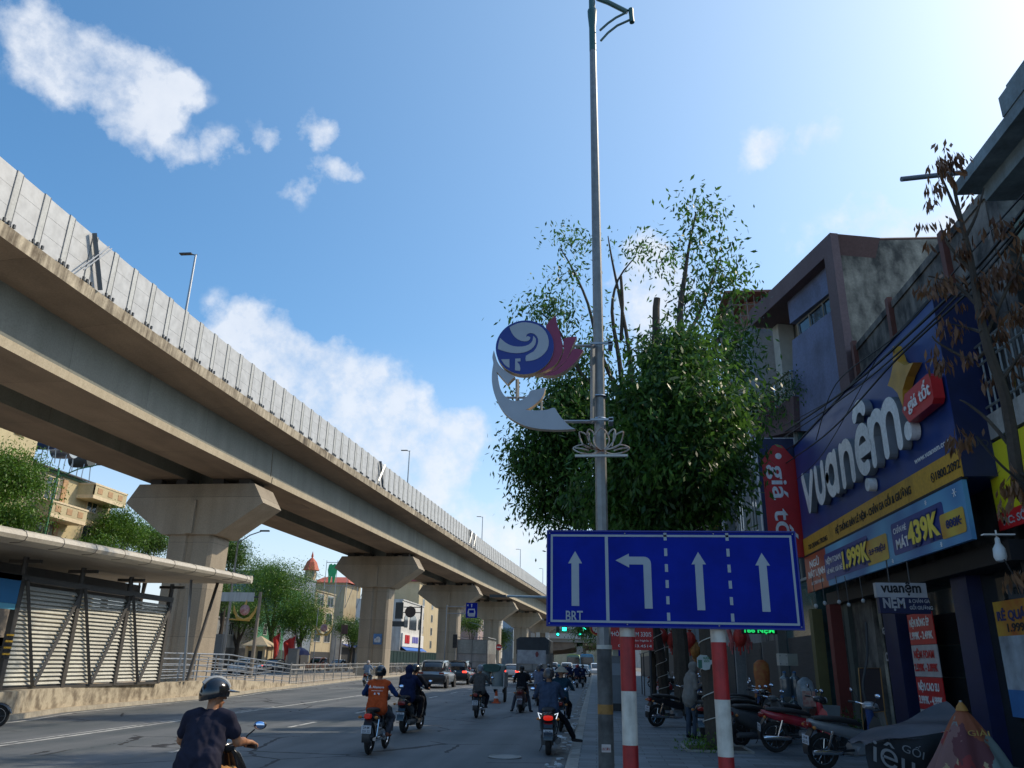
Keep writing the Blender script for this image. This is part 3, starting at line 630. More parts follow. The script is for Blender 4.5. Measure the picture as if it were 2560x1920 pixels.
b = MB(); b.box((-.045, -.086, .93), (.045, -.076, 1.0), M('sticker white', (.5, .45, .43))); b.text('IN SƠN', (-.036, -.086, .945), (1, 0, 0), (0, 0, 1), .03, .072, mat=pr, th=.001); b.build('sticker', None, pole)
def pl(x, y): v = atY(x, y, PY_); return (v.x - PX, 0, v.z)
def plr(x, y, dy=0): v = atY(x, y, PY_); return (v.x - PX, dy, v.z)
b = MB(); zt = pl(1495, 127)[2]
b.lathe([(.047, zt), (.047, zt + .4), (.062, zt + .60), (.066, zt + .70), (.045, zt + .74), (.043, zt + 1.8)], n=12); b.build('sleeve', greenp, pole)
b = MB(); b.tube([plr(1493, -4), plr(1520, 6), plr(1568, 30)], .034, n=8); b.tube([plr(1500, 76), plr(1520, 58), plr(1540, 44), plr(1562, 33)], .016, n=6); b.tube([plr(1502, 102), plr(1520, 82), plr(1543, 64), plr(1574, 50)], .016, n=6); b.build('bracket_arm', greenp, pole)
b = MB(); a = plr(1577, 23); c = plr(1580, 56); b.tube([a, ((a[0] + c[0]) / 2, 0, (a[2] + c[2]) / 2), c], [.036, .032, .036], n=10); b.build('bracket_end', greenp, pole)
b = MB(); b.tube([(0, 0, zt + 1.6), (-.3, -.2, zt + 2.1), (-.9, -.6, zt + 2.3)], .04, n=8); b.cbox((-1.2, -.8, zt + 2.3), (.7, .3, .12), rot=.6); b.build('lamp_head', greenp, pole)
# emblem and lotus
EY = 8.32
def e3(x, y): v = atY(1200 + x * .24111, 760 + y * .24111, EY); return (v.x, v.z)
def slab(b, pts, d0, d1, mat, side=None):
    P = [Vector((x, d0, z)) for x, z in pts]; Q = [Vector((x, d1, z)) for x, z in pts]; n = len(P)
    a = sum(P[i].x * P[(i + 1) % n].z - P[(i + 1) % n].x * P[i].z for i in range(n)); r = tuple(range(n)); 
    fr, bk = (r, tuple(i + n for i in r)[::-1]) if a > 0 else (r[::-1], tuple(i + n for i in r))
    b.add(P + Q, [fr, bk], mat); b.add(P + Q, [(i, (i + 1) % n, n + (i + 1) % n, n + i)[::(-1 if a > 0 else 1)] for i in range(n)], side or mat)
def smoothp(pts, k=3):
    """Catmull-Rom through outline points"""
    n = len(pts); o = []
    for i in range(n):
        p0, p1, p2, p3 = (Vector(pts[j % n]) for j in (i - 1, i, i + 1, i + 2))
        sharp = (p1 - p0).length > 0 and (p2 - p1).length > 0 and (p1 - p0).normalized().dot((p2 - p1).normalized()) < .3
        sharp2 = (p3 - p2).length > 0 and (p2 - p1).length > 0 and (p2 - p1).normalized().dot((p3 - p2).normalized()) < .3
        if sharp: p0 = p1
        if sharp2: p3 = p2
        for s in range(k):
            t = s / k; o.append(tuple(.5 * ((2 * p1) + (p2 - p0) * t + (2 * p0 - 5 * p1 + 4 * p2 - p3) * t * t + (3 * p1 - p0 - 3 * p2 + p3) * t ** 3)))
    return o
em = thing('emblem_sign', 'round blue and white swirl emblem with pink petals on the street light', 'emblem', (0, EY, 0))
creamside = M('emblem cream return', (.62, .52, .38), rough=.5); emw = M('emblem grey white', (.33, .37, .42), rough=.45, var=.08); emb = M('emblem blue', (.008, .03, .22), rough=.45, var=.1); emp = M('emblem magenta', (.22, .022, .075), rough=.45, var=.12)
body = [(145, 485), (130, 560), (140, 620), (128, 700), (125, 800), (140, 900), (170, 990), (210, 1070), (270, 1150), (350, 1210), (450, 1260), (560, 1290), (700, 1305), (850, 1308), (990, 1300), (930, 1270), (850, 1190), (800, 1120), (770, 1080), (700, 1100), (620, 1108), (540, 1108), (475, 1102), (530, 1075), (590, 1030), (640, 980), (670, 920), (675, 870), (600, 890), (525, 905), (500, 950), (440, 995), (380, 1010), (320, 1000), (260, 960), (215, 890), (190, 800), (175, 705), (210, 750), (290, 840), (320, 800), (365, 760), (300, 720), (230, 670), (180, 600)]
b = MB(); slab(b, [e3(*p) for p in smoothp(body)], -.02, .07, emw, creamside); b.build('swoosh', None, em, smooth=None)
for q in ([(785, 130), (740, 170), (700, 215), (685, 255), (740, 340), (765, 420), (760, 520), (720, 620), (640, 700), (570, 745), (700, 690), (800, 620), (850, 520), (857, 430), (835, 330), (805, 230)],
          [(1005, 348), (930, 352), (870, 372), (868, 440), (865, 500), (820, 620), (740, 700), (600, 747), (740, 712), (840, 650), (905, 580), (945, 480)],
          [(1075, 490), (1010, 472), (960, 480), (920, 560), (860, 640), (780, 700), (650, 748), (780, 748), (900, 690), (1000, 600)]):
    b = MB(); slab(b, [e3(*p) for p in smoothp(q)], -.03, .07, emp, creamside); b.build('petal', None, em, smooth=None)
ctr = e3(467, 463); rd = abs(e3(767, 463)[0] - e3(167, 463)[0]) / 2
b = MB(); slab(b, [(ctr[0] + rd * math.cos(t), ctr[1] + rd * math.sin(t)) for t in [2 * PI * k / 56 for k in range(56)]], -.05, .07, emb, creamside); dsc = b.build('disc', None, em, smooth=None)
b = MB()
for q in ([(310, 260), (390, 222), (480, 210), (600, 235), (680, 300), (716, 400), (700, 490), (640, 560), (560, 600), (480, 610), (480, 555), (560, 510), (600, 440), (605, 380), (575, 335), (530, 320), (490, 335), (482, 362), (500, 352), (525, 365), (520, 385), (490, 405), (430, 400), (370, 365), (330, 310)],
          [(215, 370), (270, 420), (350, 455), (440, 460), (510, 440), (548, 400), (555, 350), (582, 380), (575, 440), (530, 490), (460, 520), (370, 528), (280, 515), (190, 485), (200, 420)],
          [(225, 592), (310, 590), (310, 680), (262, 648)], [(370, 585), (424, 582), (424, 612), (388, 616), (412, 645), (422, 680), (418, 712), (368, 705)]):
    slab(b, [e3(*p) for p in smoothp(q, 2)], -.056, -.048, emw)
b.build('swirl', None, dsc, smooth=None)
b = MB()
def eb(x0, y0, x1, y1, r=.02, d=.09): p, q = e3(x0, y0), e3(x1, y1); b.tube([(p[0], d, p[1]), (q[0], d, q[1])], r, n=4)
eb(1168, 370, 1168, 1215, .028); eb(760, 404, 1200, 404); eb(850, 1195, 1200, 1195); eb(380, 755, 380, 1000, .022); eb(230, 945, 520, 945, .014); eb(632, 960, 632, 1105, .014)
b.build('bracket', galv, em)
for z in (404, 1195):
    b = MB(); p = e3(1180, z); b.box((p[0] - .04, -.0, p[1] - .012), (p[0] + .21, .02, p[1] + .012)); b.cbox((p[0] + .19, .1, p[1]), (.05, .2, .05)); b.build('clamp', galv, em)
lo = thing('lotus_ornament', 'rusty white wire lotus flower ornament strapped to the street light', 'ornament', (0, EY, 0))
lw = stained('lotus wire', (.42, .40, .37), (.22, .09, .04), rough=.6, s1=6, s2=12, lo=.48, hi=.62, bump=0)
def curve(pts, k=8):
    """smooth open curve"""
    o = []; n = len(pts)
    for i in range(n - 1):
        p0, p1, p2, p3 = (Vector(pts[max(0, min(n - 1, j))]) for j in (i - 1, i, i + 1, i + 2))
        for s in range(k): t = s / k; o.append(.5 * ((2 * p1) + (p2 - p0) * t + (2 * p0 - 5 * p1 + 4 * p2 - p3) * t * t + (3 * p1 - p0 - 3 * p2 + p3) * t ** 3))
    return o + [Vector(pts[-1])]
cx = 1258
half = [[(1258, 1285), (1215, 1325), (1185, 1380), (1178, 1430), (1205, 1490), (1258, 1530)], [(1258, 1530), (1200, 1500), (1140, 1440), (1112, 1370), (1125, 1305), (1170, 1330), (1190, 1380)],
        [(1200, 1510), (1110, 1490), (1055, 1440), (1030, 1335), (1080, 1345), (1115, 1370)], [(1230, 1520), (1150, 1500), (1060, 1465), (970, 1495), (1000, 1530), (1080, 1555), (1160, 1558), (1258, 1525)], [(1150, 1480), (1135, 1420), (1128, 1340)], [(1130, 1525), (1060, 1505), (985, 1497)]]
b = MB()
for q in half:
    for sgn in (1, -1):
        P = [e3(cx + (x - cx) * sgn, y) for x, y in [(v.x, v.y) for v in curve([Vector((x, y, 0)) for x, y in q], 5)]]
        b.tube([(p[0], -.02, p[1]) for p in P], .009, n=5)
b.build('petals', lw, lo)
p, q = e3(985, 1590), e3(1530, 1565); b = MB(); b.box((p[0], -.035, p[1]), (q[0], .005, q[1])); b.build('base_bar', M('lotus bar', (.5, .5, .47)), lo)
# ------------------------------------------------------------------ foliage
rng = np.random.default_rng(7)
def leafmat(name, dark, light, tr=.35):
    m = bpy.data.materials.new(name); m.use_nodes = True; N_, L, bb = nodesof(m); N = N_.new
    bb.inputs['Roughness'].default_value = .42; bb.inputs['Specular IOR Level'].default_value = .35
    g = N('ShaderNodeNewGeometry'); n = N('ShaderNodeTexNoise'); n.inputs['Scale'].default_value = 1.1; n.inputs['Detail'].default_value = 3; L(g.outputs['Position'], n.inputs[0])
    r = N('ShaderNodeMath'); r.operation = 'MULTIPLY_ADD'; L(g.outputs['Random Per Island'], r.inputs[0]); r.inputs[1].default_value = .55; 
    h = N('ShaderNodeMath'); h.operation = 'MULTIPLY_ADD'; L(n.outputs['Fac'], h.inputs[0]); h.inputs[1].default_value = 1.3; h.inputs[2].default_value = -.42; L(h.outputs[0], r.inputs[2])
    cr = N('ShaderNodeValToRGB'); cr.color_ramp.elements[0].position = .15; cr.color_ramp.elements[1].position = .95; cr.color_ramp.elements[0].color = (*dark, 1); cr.color_ramp.elements[1].color = (*light, 1); L(r.outputs[0], cr.inputs[0]); L(cr.outputs[0], bb.inputs['Base Color'])
    t = N('ShaderNodeBsdfTranslucent'); L(cr.outputs[0], t.inputs[0]); mx = N('ShaderNodeMixShader'); mx.inputs[0].default_value = tr; L(bb.outputs[0], mx.inputs[1]); L(t.outputs[0], mx.inputs[2])
    o = [x for x in N_ if x.type == 'OUTPUT_MATERIAL'][0]; L(mx.outputs[0], o.inputs[0]); return m
leaf_near = leafmat('kerb tree leaves', (.016, .052, .016), (.11, .235, .035), .45)
leaf_far = leafmat('far tree leaves', (.03, .075, .015), (.13, .24, .035), .3)
leaf_low = leafmat('street tree leaves', (.03, .085, .010), (.15, .28, .025), .3)
leaf_dead = leafmat('withered leaves', (.09, .04, .02), (.26, .13, .06), .2)
bark = stained('bark', (.075, .06, .045), (.03, .024, .02), rough=.95, s1=2, s2=6, bump=.6, fine=18)
def leaves(name, blobs, n, size, mat, parent, droop=.6, clump=14, aspect=.36, shell=.6, spread=1.9):
    """blobs: (centre, (rx, ry, rz), weight); every clump is a spray of leaf blades round a twig end"""
    w = np.array([q[2] * (q[1][0] * q[1][1] * q[1][2]) ** .62 for q in blobs]); w /= w.sum()
    nc = n // clump; idx = rng.choice(len(blobs), nc, p=w)
    cen = np.array([tuple(q[0]) for q in blobs])[idx]; rad = np.array([q[1] for q in blobs])[idx]
    d = rng.normal(size=(nc, 3)); d /= np.linalg.norm(d, axis=1)[:, None]
    r = shell + (1 - shell) * rng.random(nc) ** .7
    r = np.where(rng.random(nc) < .3, rng.random(nc) ** .5 * shell, r)
    cc = cen + d * rad * r[:, None] * (1 + .25 * rng.normal(size=(nc, 1)))
    wob = np.sin(cc[:, 0] * 2.3 / (size * 6) + 1.7 * np.sin(cc[:, 2] * 1.9 / (size * 6))) * np.sin(cc[:, 2] * 2.6 / (size * 6) + 1.3 * np.sin(cc[:, 1] * 2.1 / (size * 6))) + .5 * rng.normal(size=nc) * .5
    keep = wob > -.42; cc = cc[keep]; d = d[keep]; nc = len(cc)      # gaps between the sprays
    c = np.repeat(cc, clump, 0) + rng.normal(size=(nc * clump, 3)) * size * spread * np.array([1, 1, .8])
    N = len(c); ax = rng.normal(size=(N, 3)); ax[:, 2] -= droop * 1.6; ax += np.repeat(d, clump, 0) * .6; ax /= np.linalg.norm(ax, axis=1)[:, None]
    nn = rng.normal(size=(N, 3)); nn[:, 2] += 1.2; sd = np.cross(ax, nn); sd /= np.linalg.norm(sd, axis=1)[:, None] + 1e-6
    s = size * (.65 + .7 * rng.random((N, 1))); A = c; B = c + ax * s * .5 + sd * s * aspect * .5; D = c + ax * s * .5 - sd * s * aspect * .5; E_ = c + ax * s
    V = np.stack([A, B, E_, D], 1).reshape(-1, 3); Q = np.arange(N * 4).reshape(-1, 4)
    return fastmesh(name, V, Q, [mat], parent)
def limb(b, pts, r0, r1, n=7, mat=0):
    P = curve([Vector(p) for p in pts], 3) if len(pts) > 2 else [Vector(p) for p in pts]
    b.tube(P, [r0 + (r1 - r0) * i / (len(P) - 1) for i in range(len(P))], mat, n)
def tree(label, base, blobs, limbs, n, size, mat, group='', name='street_tree', rel=True, trunk=None, **kw):
    t = thing(name, label, 'tree', base, 0, group or None); B0 = Vector(base)
    b = MB(); 
    for pts, r0, r1 in limbs: limb(b, [Vector(p) - (Vector((0, 0, 0)) if rel else B0) for p in pts], r0, r1)
    b.build('trunk', bark, t)
    bl = [(Vector(c) - (Vector((0, 0, 0)) if rel else B0), r, w) for c, r, w in blobs]
    leaves('crown', bl, n, size, mat, t, **kw); return t
# --- two big kerb trees: blobs traced as (photo x, y, depth, radius in photo px)
def pb(x, y, Y, r, w=1, ry=None, fz=.85):
    c = atY(x, y, Y); R = r * Y / 2280 ; return (c, (R, (ry or R * 1.0), R * fz), w * (.5 if y < 860 else 1.1))
tA = (2.75, 21.5, .14)
A_bl = [pb(1690, 930, 18, 95), pb(1620, 1010, 17.5, 90), pb(1740, 1030, 17, 110, 1.1), pb(1790, 1080, 18.5, 85), pb(1590, 1120, 17.5, 90), pb(1700, 1150, 17, 110), pb(1760, 1200, 18, 90), pb(1550, 1270, 18, 60, 1), pb(1620, 1300, 18, 60, 1), pb(1700, 1300, 18, 60, .9), pb(1500, 1230, 18, 50, .8), pb(1640, 1220, 18.5, 95), pb(1570, 1000, 18.5, 60, .8), pb(1860, 1010, 19.5, 45, .7), pb(1720, 870, 18.5, 60, .9), pb(1650, 880, 19, 55, .8), pb(1730, 1260, 18.5, 60, .8), pb(1820, 1150, 19, 45, .6),
        pb(1745, 525, 20.5, 38, .8), pb(1700, 510, 20.5, 20, .6), pb(1760, 580, 20.5, 42, .7), pb(1800, 620, 21, 35, .6), pb(1720, 620, 20.5, 40, .6), pb(1790, 690, 21, 50, .8), pb(1740, 740, 20.5, 45, .6), pb(1830, 700, 21.5, 32, .6), pb(1810, 780, 21.5, 50, .9), pb(1860, 770, 21.5, 30, .6), pb(1830, 850, 21.5, 50, .9), pb(1770, 830, 20.5, 38, .6), pb(1700, 770, 20, 18, .4), pb(1820, 920, 20.5, 38, .7), pb(1850, 900, 21.5, 26, .6)]
def lp(*q): return [atY(x, y, Y) for x, y, Y in q]
A_l = [([(2.41, 17.7, .1), atY(1770, 1600, 17.9), atY(1752, 1400, 18), atY(1735, 1200, 18.3), atY(1710, 1050, 18.4)], .21, .14),
       (lp((1735, 1200, 18.4), (1725, 980, 18.9), (1705, 870, 19.4), (1700, 780, 19.9), (1712, 690, 20.4), (1722, 620, 20.4), (1740, 530, 20.4)), .15, .02),
       (lp((1705, 860, 19.4), (1740, 800, 20.4), (1770, 730, 20.6), (1800, 640, 20.9)), .07, .015), (lp((1725, 950, 18.9), (1780, 880, 20.4), (1815, 800, 21.4)), .08, .02), (lp((1720, 1100, 18.4), (1650, 1000, 18.4), (1640, 800, 18.9), (1643, 745, 18.9)), .13, .085),
       (lp((1735, 1200, 18.4), (1800, 1100, 18.4), (1840, 1050, 18.4)), .09, .02), (lp((1740, 1250, 18.4), (1620, 1120, 17.9), (1590, 1000, 17.9)), .1, .03)]
tree('big leafy tree nearest the lane sign, a light wire wound up its trunk', (2.41, 17.7, 0), A_bl, A_l, 46000, .19, leaf_near, 'trees along the pavement', 'pavement_tree', rel=False, shell=.5, droop=.8)
B_bl = [pb(1360, 770, 29, 50, .9), pb(1310, 790, 29, 30, .5), pb(1410, 800, 29, 45, .8), pb(1420, 690, 30, 35, .7), pb(1410, 590, 30, 36, .7), pb(1440, 640, 30, 28, .6), pb(1475, 620, 30, 30, .6), pb(1530, 580, 30, 24, .6), pb(1400, 680, 30, 22, .5), pb(1620, 590, 29, 34, .8), pb(1600, 630, 29, 28, .6), pb(1660, 640, 29, 26, .6), pb(1640, 580, 29, 22, .6), pb(1620, 690, 29, 18, .4), pb(1690, 640, 29, 20, .4),
        pb(1370, 1060, 29, 80, 1), pb(1320, 1090, 29, 50, .8), pb(1440, 1000, 30, 90, 1), pb(1400, 930, 30, 60, .5), pb(1470, 900, 30, 55, .45), pb(1500, 830, 30, 40, .35), pb(1540, 740, 30, 20, .3), pb(1440, 850, 30, 35, .35), pb(1340, 1170, 29, 70, 1), pb(1310, 1130, 29, 40, .7), pb(1420, 1130, 30, 100, 1.1), pb(1500, 1050, 30, 90, 1), pb(1360, 1260, 30, 60, 1), pb(1440, 1250, 30, 90, 1.1), pb(1530, 1180, 30, 90, 1), pb(1320, 1200, 29, 30, .6), pb(1540, 1280, 30, 60, 1), pb(1400, 1310, 30, 45, .9), pb(1280, 1000, 29, 22, .4)]
B_l = [([(2.9, 28.8, .1), atY(1700, 1600, 29), atY(1670, 1400, 29.5), atY(1620, 1200, 30), atY(1560, 1010, 30)], .30, .17), (lp((1560, 1010, 30), (1548, 900, 30), (1530, 780, 30), (1545, 700, 30), (1590, 640, 29.5)), .12, .02), (lp((1590, 1060, 30), (1575, 900, 30), (1560, 800, 30), (1530, 650, 30), (1520, 590, 30)), .12, .02),
       (lp((1560, 1010, 30), (1500, 880, 30), (1470, 760, 30), (1430, 670, 30), (1400, 620, 30)), .1, .02), (lp((1540, 1020, 30), (1450, 930, 29.5), (1400, 830, 29), (1350, 780, 29)), .1, .02), (lp((1560, 1100, 30), (1470, 1080, 29.5), (1360, 1040, 29)), .1, .02), (lp((1600, 1200, 30), (1480, 1200, 30), (1380, 1180, 29)), .1, .02), (lp((1553, 850, 30), (1556, 760, 30), (1552, 690, 30)), .08, .06)]
tree('tall spreading tree whose sparse top branches rise behind the emblem', (2.9, 28.8, 0), B_bl, B_l, 42000, .225, leaf_near, 'trees along the pavement', 'pavement_tree', rel=False, shell=.45, droop=.8)
Cb = [((2.5, 33, 9), (2.2, 2.2, 2.4), 1), ((1.2, 34, 8), (2, 2, 1.8), 1), ((3.5, 35, 10), (2.4, 2.4, 2.2), 1)]
tree('slim leaning dark trunk wound with light wire beside the red sign', (2.6, 31.9, 0), Cb, [([(2.6, 31.9, .1), (2.45, 31.9, 2.4), (2.1, 32.2, 5), (2.4, 33, 8)], .22, .1)], 9000, .17, leaf_near, 'trees along the pavement', 'pavement_tree', rel=False)
for i, (x, y, h, s) in enumerate(((3.2, 47, 9, 2.6), (1.6, 58, 8.5, 2.6), (1.2, 75, 8, 2.8), (1.0, 92, 8, 3), (5.4, 64, 11, 3.2))):
    bl = [((x + rng.normal() * s * .5, y + rng.normal() * s * .5, h * .72 + rng.normal() * .9), (s * .62, s * .62, s * .55), 1) for k in range(7)]
    tree(['bushy pavement tree beyond the leaning trunk', 'small tree leaning over the kerb beyond the bushy one', 'round kerb tree partly hidden by the street light pole', 'farthest round kerb tree by the traffic lights', 'dark tree close to the shops far down the pavement'][i], (x, y, 0), bl, [([(x, y, .1), (x + .1, y, h * .45), (x, y + .2, h * .7)], .18, .07)], 9000, .2, leaf_near, 'trees along the pavement', 'pavement_tree', rel=False)
# light wires wound round the two near trunks
wr = M('string light wire', (.55, .52, .45), rough=.6)
def coil(label, pts, r, step, n0):
    b = MB(); P = curve([Vector(p) for p in pts], 8); Q = []; L_ = len(P) - 1; total = int(n0 * 14)
    for k in range(total + 1):
        t = k / total * L_; i = min(int(t), L_ - 1); p = P[i].lerp(P[i + 1], t - i); a = 2 * PI * k / 14; rr = r[0] + (r[1] - r[0]) * k / total; Q.append(p + Vector((math.cos(a) * rr, math.sin(a) * rr, 0)))
    b.tube(Q, .011, n=4); tag(b.build('light_wire', wr), label, 'light wire')
coil('pale light wire spiralling up the trunk of the nearest tree', [(2.41, 17.7, .5), atY(1770, 1600, 17.9), atY(1752, 1400, 18), atY(1737, 1230, 18.3)], (.225, .17), .4, 11)
coil('pale light wire spiralling up the slim leaning trunk', [(2.6, 31.9, .4), (2.45, 31.9, 2.4), (2.1, 32.2, 5)], (.235, .19), .4, 10)
# ------------------------------------------------------------------ buildings of the right-hand pavement
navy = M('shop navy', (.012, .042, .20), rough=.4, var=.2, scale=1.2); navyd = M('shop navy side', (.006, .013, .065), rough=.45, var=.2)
ochre = stained('banner ochre', (.62, .34, .03), (.34, .18, .02), rough=.5, s1=.8, s2=2.5, streak=(1, 1, .2), lo=.5, hi=.72, bump=.02)
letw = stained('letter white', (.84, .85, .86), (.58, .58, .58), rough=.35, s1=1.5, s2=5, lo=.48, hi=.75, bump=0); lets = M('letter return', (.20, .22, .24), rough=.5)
redp = M('sign red', (.50, .016, .02), rough=.4, var=.12, scale=2); redd = M('sign red side', (.20, .006, .008), rough=.5); ink = M('sign ink', (.012, .012, .015), rough=.6); inkb = M('navy ink', (.01, .02, .12), rough=.5)
oldc = stained('old concrete wall', (.36, .34, .28), (.045, .045, .04), s1=.9, s2=2.2, streak=(1, 1, .4), lo=.40, hi=.60, bump=.6)
oldd = stained('dark mouldy wall', (.24, .23, .21), (.025, .025, .025), s1=.8, s2=2.2, streak=(1, 1, .3), lo=.38, hi=.58, bump=.5)
mauve = stained('mauve brown paint', (.13, .085, .09), (.075, .04, .042), rough=.7, s1=.5, s2=1, bump=.05)
bluep = stained('blue grey paint', (.14, .17, .29), (.07, .08, .13), rough=.7, s1=.7, s2=1.6, streak=(1, 1, .4), lo=.46, hi=.7, bump=.05)
palegr = stained('pale green wall', (.26, .36, .30), (.10, .12, .10), s1=.6, s2=1.5, lo=.42, hi=.66)
shutter = M('shutter dark', (.03, .032, .035), rough=.6, var=.3, stretch=(1, 1, 14), scale=1)
BX = 6.4
vb = thing('mattress_shop', 'mattress shop with a huge slanting blue signboard over dark glass doors', 'shop', (BX, 19, 0))
def rel(p, o): return p
def off(b, o):  # shift builder vertices into a thing's own space
    b.v = [(v[0] - o.location.x, v[1] - o.location.y, v[2] - o.location.z) for v in b.v]; return b
def bp(b, name, mat, par, smooth=.6): return off(b, par).build(name, mat, par, smooth)
b = MB(); b.box((7.5, 13.6, .15), (14, 22.3, 10.25), 0); b.box((7.46, 13.55, 10.2), (7.7, 22.3, 10.38)); bp(b, 'wall', oldd, vb)
for y in (15.2, 18.4, 21.2): b = MB(); b.box((7.38, y, 8.2), (7.5, y + .18, 10.5)); bp(b, 'downpipe', M('rust brown pipe', (.10, .03, .02), var=.3), vb)
b = MB(); b.box((7.3, 22.2, .15), (7.7, 24.9, 8.3)); bp(b, 'wall', oldd, vb)
sg = thing('shop_signboard', 'huge blue signboard with raised white lettering and yellow star above the mattress shop', 'signboard', (BX, 19.4, 0))
b = MB(); b.box((BX, 13.95, 4.92), (7.25, 24.8, 8.33), navy); b.box((BX - .03, 13.92, 8.33), (7.25, 24.83, 8.37), ink); bp(b, 'board', None, sg)
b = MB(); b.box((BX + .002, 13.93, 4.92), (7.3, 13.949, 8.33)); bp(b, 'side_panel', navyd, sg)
b = MB(); b.box((BX - .015, 13.94, 4.92), (BX + .01, 24.81, 5.435)); bp(b, 'yellow_band', ochre, sg)
XD, UD = (0, -1, 0), (0, 0, 1)
def tx(b, s_, y, z, h, w, mat=0, th=.004, bold=.01, X=BX - .018, align='L'): b.text(s_, (X, y, z), XD, UD, h, w, th=th, mat=mat, bold=bold, align=align)
def letters(name, body, y, z, h, w, th, X, par, bold=.05, front=letw, side=lets):
    b = MB(); b.text(body, (X, y, z), XD, UD, h, w, th=th, bold=bold, mat=front, lift=.05, res=4); n = len(b.f)
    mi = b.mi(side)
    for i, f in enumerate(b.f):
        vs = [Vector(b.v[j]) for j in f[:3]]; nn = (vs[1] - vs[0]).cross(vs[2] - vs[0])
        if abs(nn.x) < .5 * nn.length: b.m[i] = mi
    return bp(b, name, None, par, smooth=.5)
# rounded raised letters, one stroke skeleton per letter
def stroke(b, pts, w, th, X, mat):
    """flat-faced thick stroke with round ends in the sign plane (y, z)"""
    P = [Vector((p[0], p[1])) for p in pts]; L_ = []; R2 = []
    for i, p in enumerate(P):
        d = (P[min(i + 1, len(P) - 1)] - P[max(i - 1, 0)]).normalized(); nrm = Vector((-d.y, d.x)) * w / 2; L_.append(p + nrm); R2.append(p - nrm)
    d0 = (P[1] - P[0]).normalized(); d1 = (P[-1] - P[-2]).normalized()
    cap = lambda c, d, s_: [c + Vector((math.cos(a), math.sin(a))) * w / 2 for a in [math.atan2(d.y, d.x) + s_ * PI / 2 - s_ * PI * k / 7 for k in range(1, 7)]]
    n = len(P); vs = []; fs = []
    F0 = [(X - th, q.x, q.y) for q in L_] + [(X - th, q.x, q.y) for q in R2]; B0 = [(X, q.x, q.y) for q in L_] + [(X, q.x, q.y) for q in R2]
    b.add(F0, [(i, i + 1, n + i + 1, n + i) for i in range(n - 1)], mat[0])
    b.add(F0 + B0, [(i, i + 2 * n, i + 1 + 2 * n, i + 1) for i in range(n - 1)] + [(n + i, n + i + 1, 3 * n + i + 1, 3 * n + i) for i in range(n - 1)], mat[1])
    for c, d, l, r in ((P[0], -d0, R2[0], L_[0]), (P[-1], d1, L_[-1], R2[-1])):
        ring = [l] + cap(c, d, 1) + [r]; m = len(ring)
        b.add([(X - th, q.x, q.y) for q in ring], [tuple(range(m))], mat[0])
        b.add([(X - th, q.x, q.y) for q in ring] + [(X, q.x, q.y) for q in ring], [(i, i + m, i + 1 + m, i + 1) for i in range(m - 1)], mat[1])
def arcp(cy, cz, ry, rz_, a0, a1, n=12): return [(cy - ry * math.cos(t), cz + rz_ * math.sin(t)) for t in [a0 + (a1 - a0) * k / n for k in range(n + 1)]]
XL = BX - .03; sw = .30; zb, zx = 6.06, 6.93
def L(ch_pts, name='letter'):
    b = MB()
    for i, pts in enumerate(ch_pts): stroke(b, pts, sw, (.17 + i * .003), XL, (letw, lets))
    o = bp(b, name, None, sg, smooth=None); o.data.update(); return o
L([[(23.42, zx + .1), (23.0, zb), ], [(23.0, zb), (22.45, zx)]])
def ucurve(y0, y1): return [(y0, zx), (y0, zb + .35)] + arcp((y0 + y1) / 2, zb + .35, (y0 - y1) / 2, .35, PI + 0, 2 * PI)[1:-1] + [(y1, zb + .35), (y1, zx)]
def fixarc(cy, cz, ry, rz_, a0, a1, n=12): return [(cy + ry * math.cos(t), cz + rz_ * math.sin(t)) for t in [a0 + (a1 - a0) * k / n for k in range(n + 1)]]
L([[(22.05, zx), (22.05, zb + .38)] + fixarc(21.72, zb + .38, .33, .38, 0, -PI)[1:] + [(21.39, zx)]])                     # u
L([fixarc(20.62, (zb + zx) / 2, .40, .44, 0, 2 * PI, 20), [(20.22, zx), (20.22, zb)]])                                       # a
L([[(19.68, zb), (19.68, zx)], [(19.68, zx - .38)] + fixarc(19.30, zx - .38, .38, .38, 0, PI)[1:] + [(18.92, zb)]])           # n
L([fixarc(18.06, (zb + zx) / 2, .42, .46, 0, 1.78 * PI, 22)[::-1] if False else [(17.66, 6.55), (18.44, 6.55)] + fixarc(18.06, 6.52, .42, .47, .08, PI * 1.0, 10)[1:] if False else fixarc(18.06, 6.50, .42, .46, PI * 1.0, -.62 * PI, 22), [(17.66, 6.48), (18.4, 6.48)]])   # e
L([fixarc(18.05, 7.22, .36, .30, .15 * PI, .85 * PI, 8)]); b = MB(); b.lathe([(.15, 0), (.15, .17)], (XL - .17, 18.1, 5.68), ax='X', n=16, mat=letw); bp(b, 'letter', None, sg)
L([[(17.45, zb), (17.45, zx)], [(17.45, zx - .3)] + fixarc(17.05, zx - .34, .38, .40, 0, PI)[1:] + [(16.67, zb)], [(16.67, zx - .3)] + fixarc(16.28, zx - .34, .38, .40, 0, PI)[1:] + [(15.9, zb)]])  # m
b = MB(); b.lathe([(.19, 0), (.19, .17)], (XL - .17, 15.45, 6.18), ax='X', n=20, mat=letw); bp(b, 'letter', None, sg)
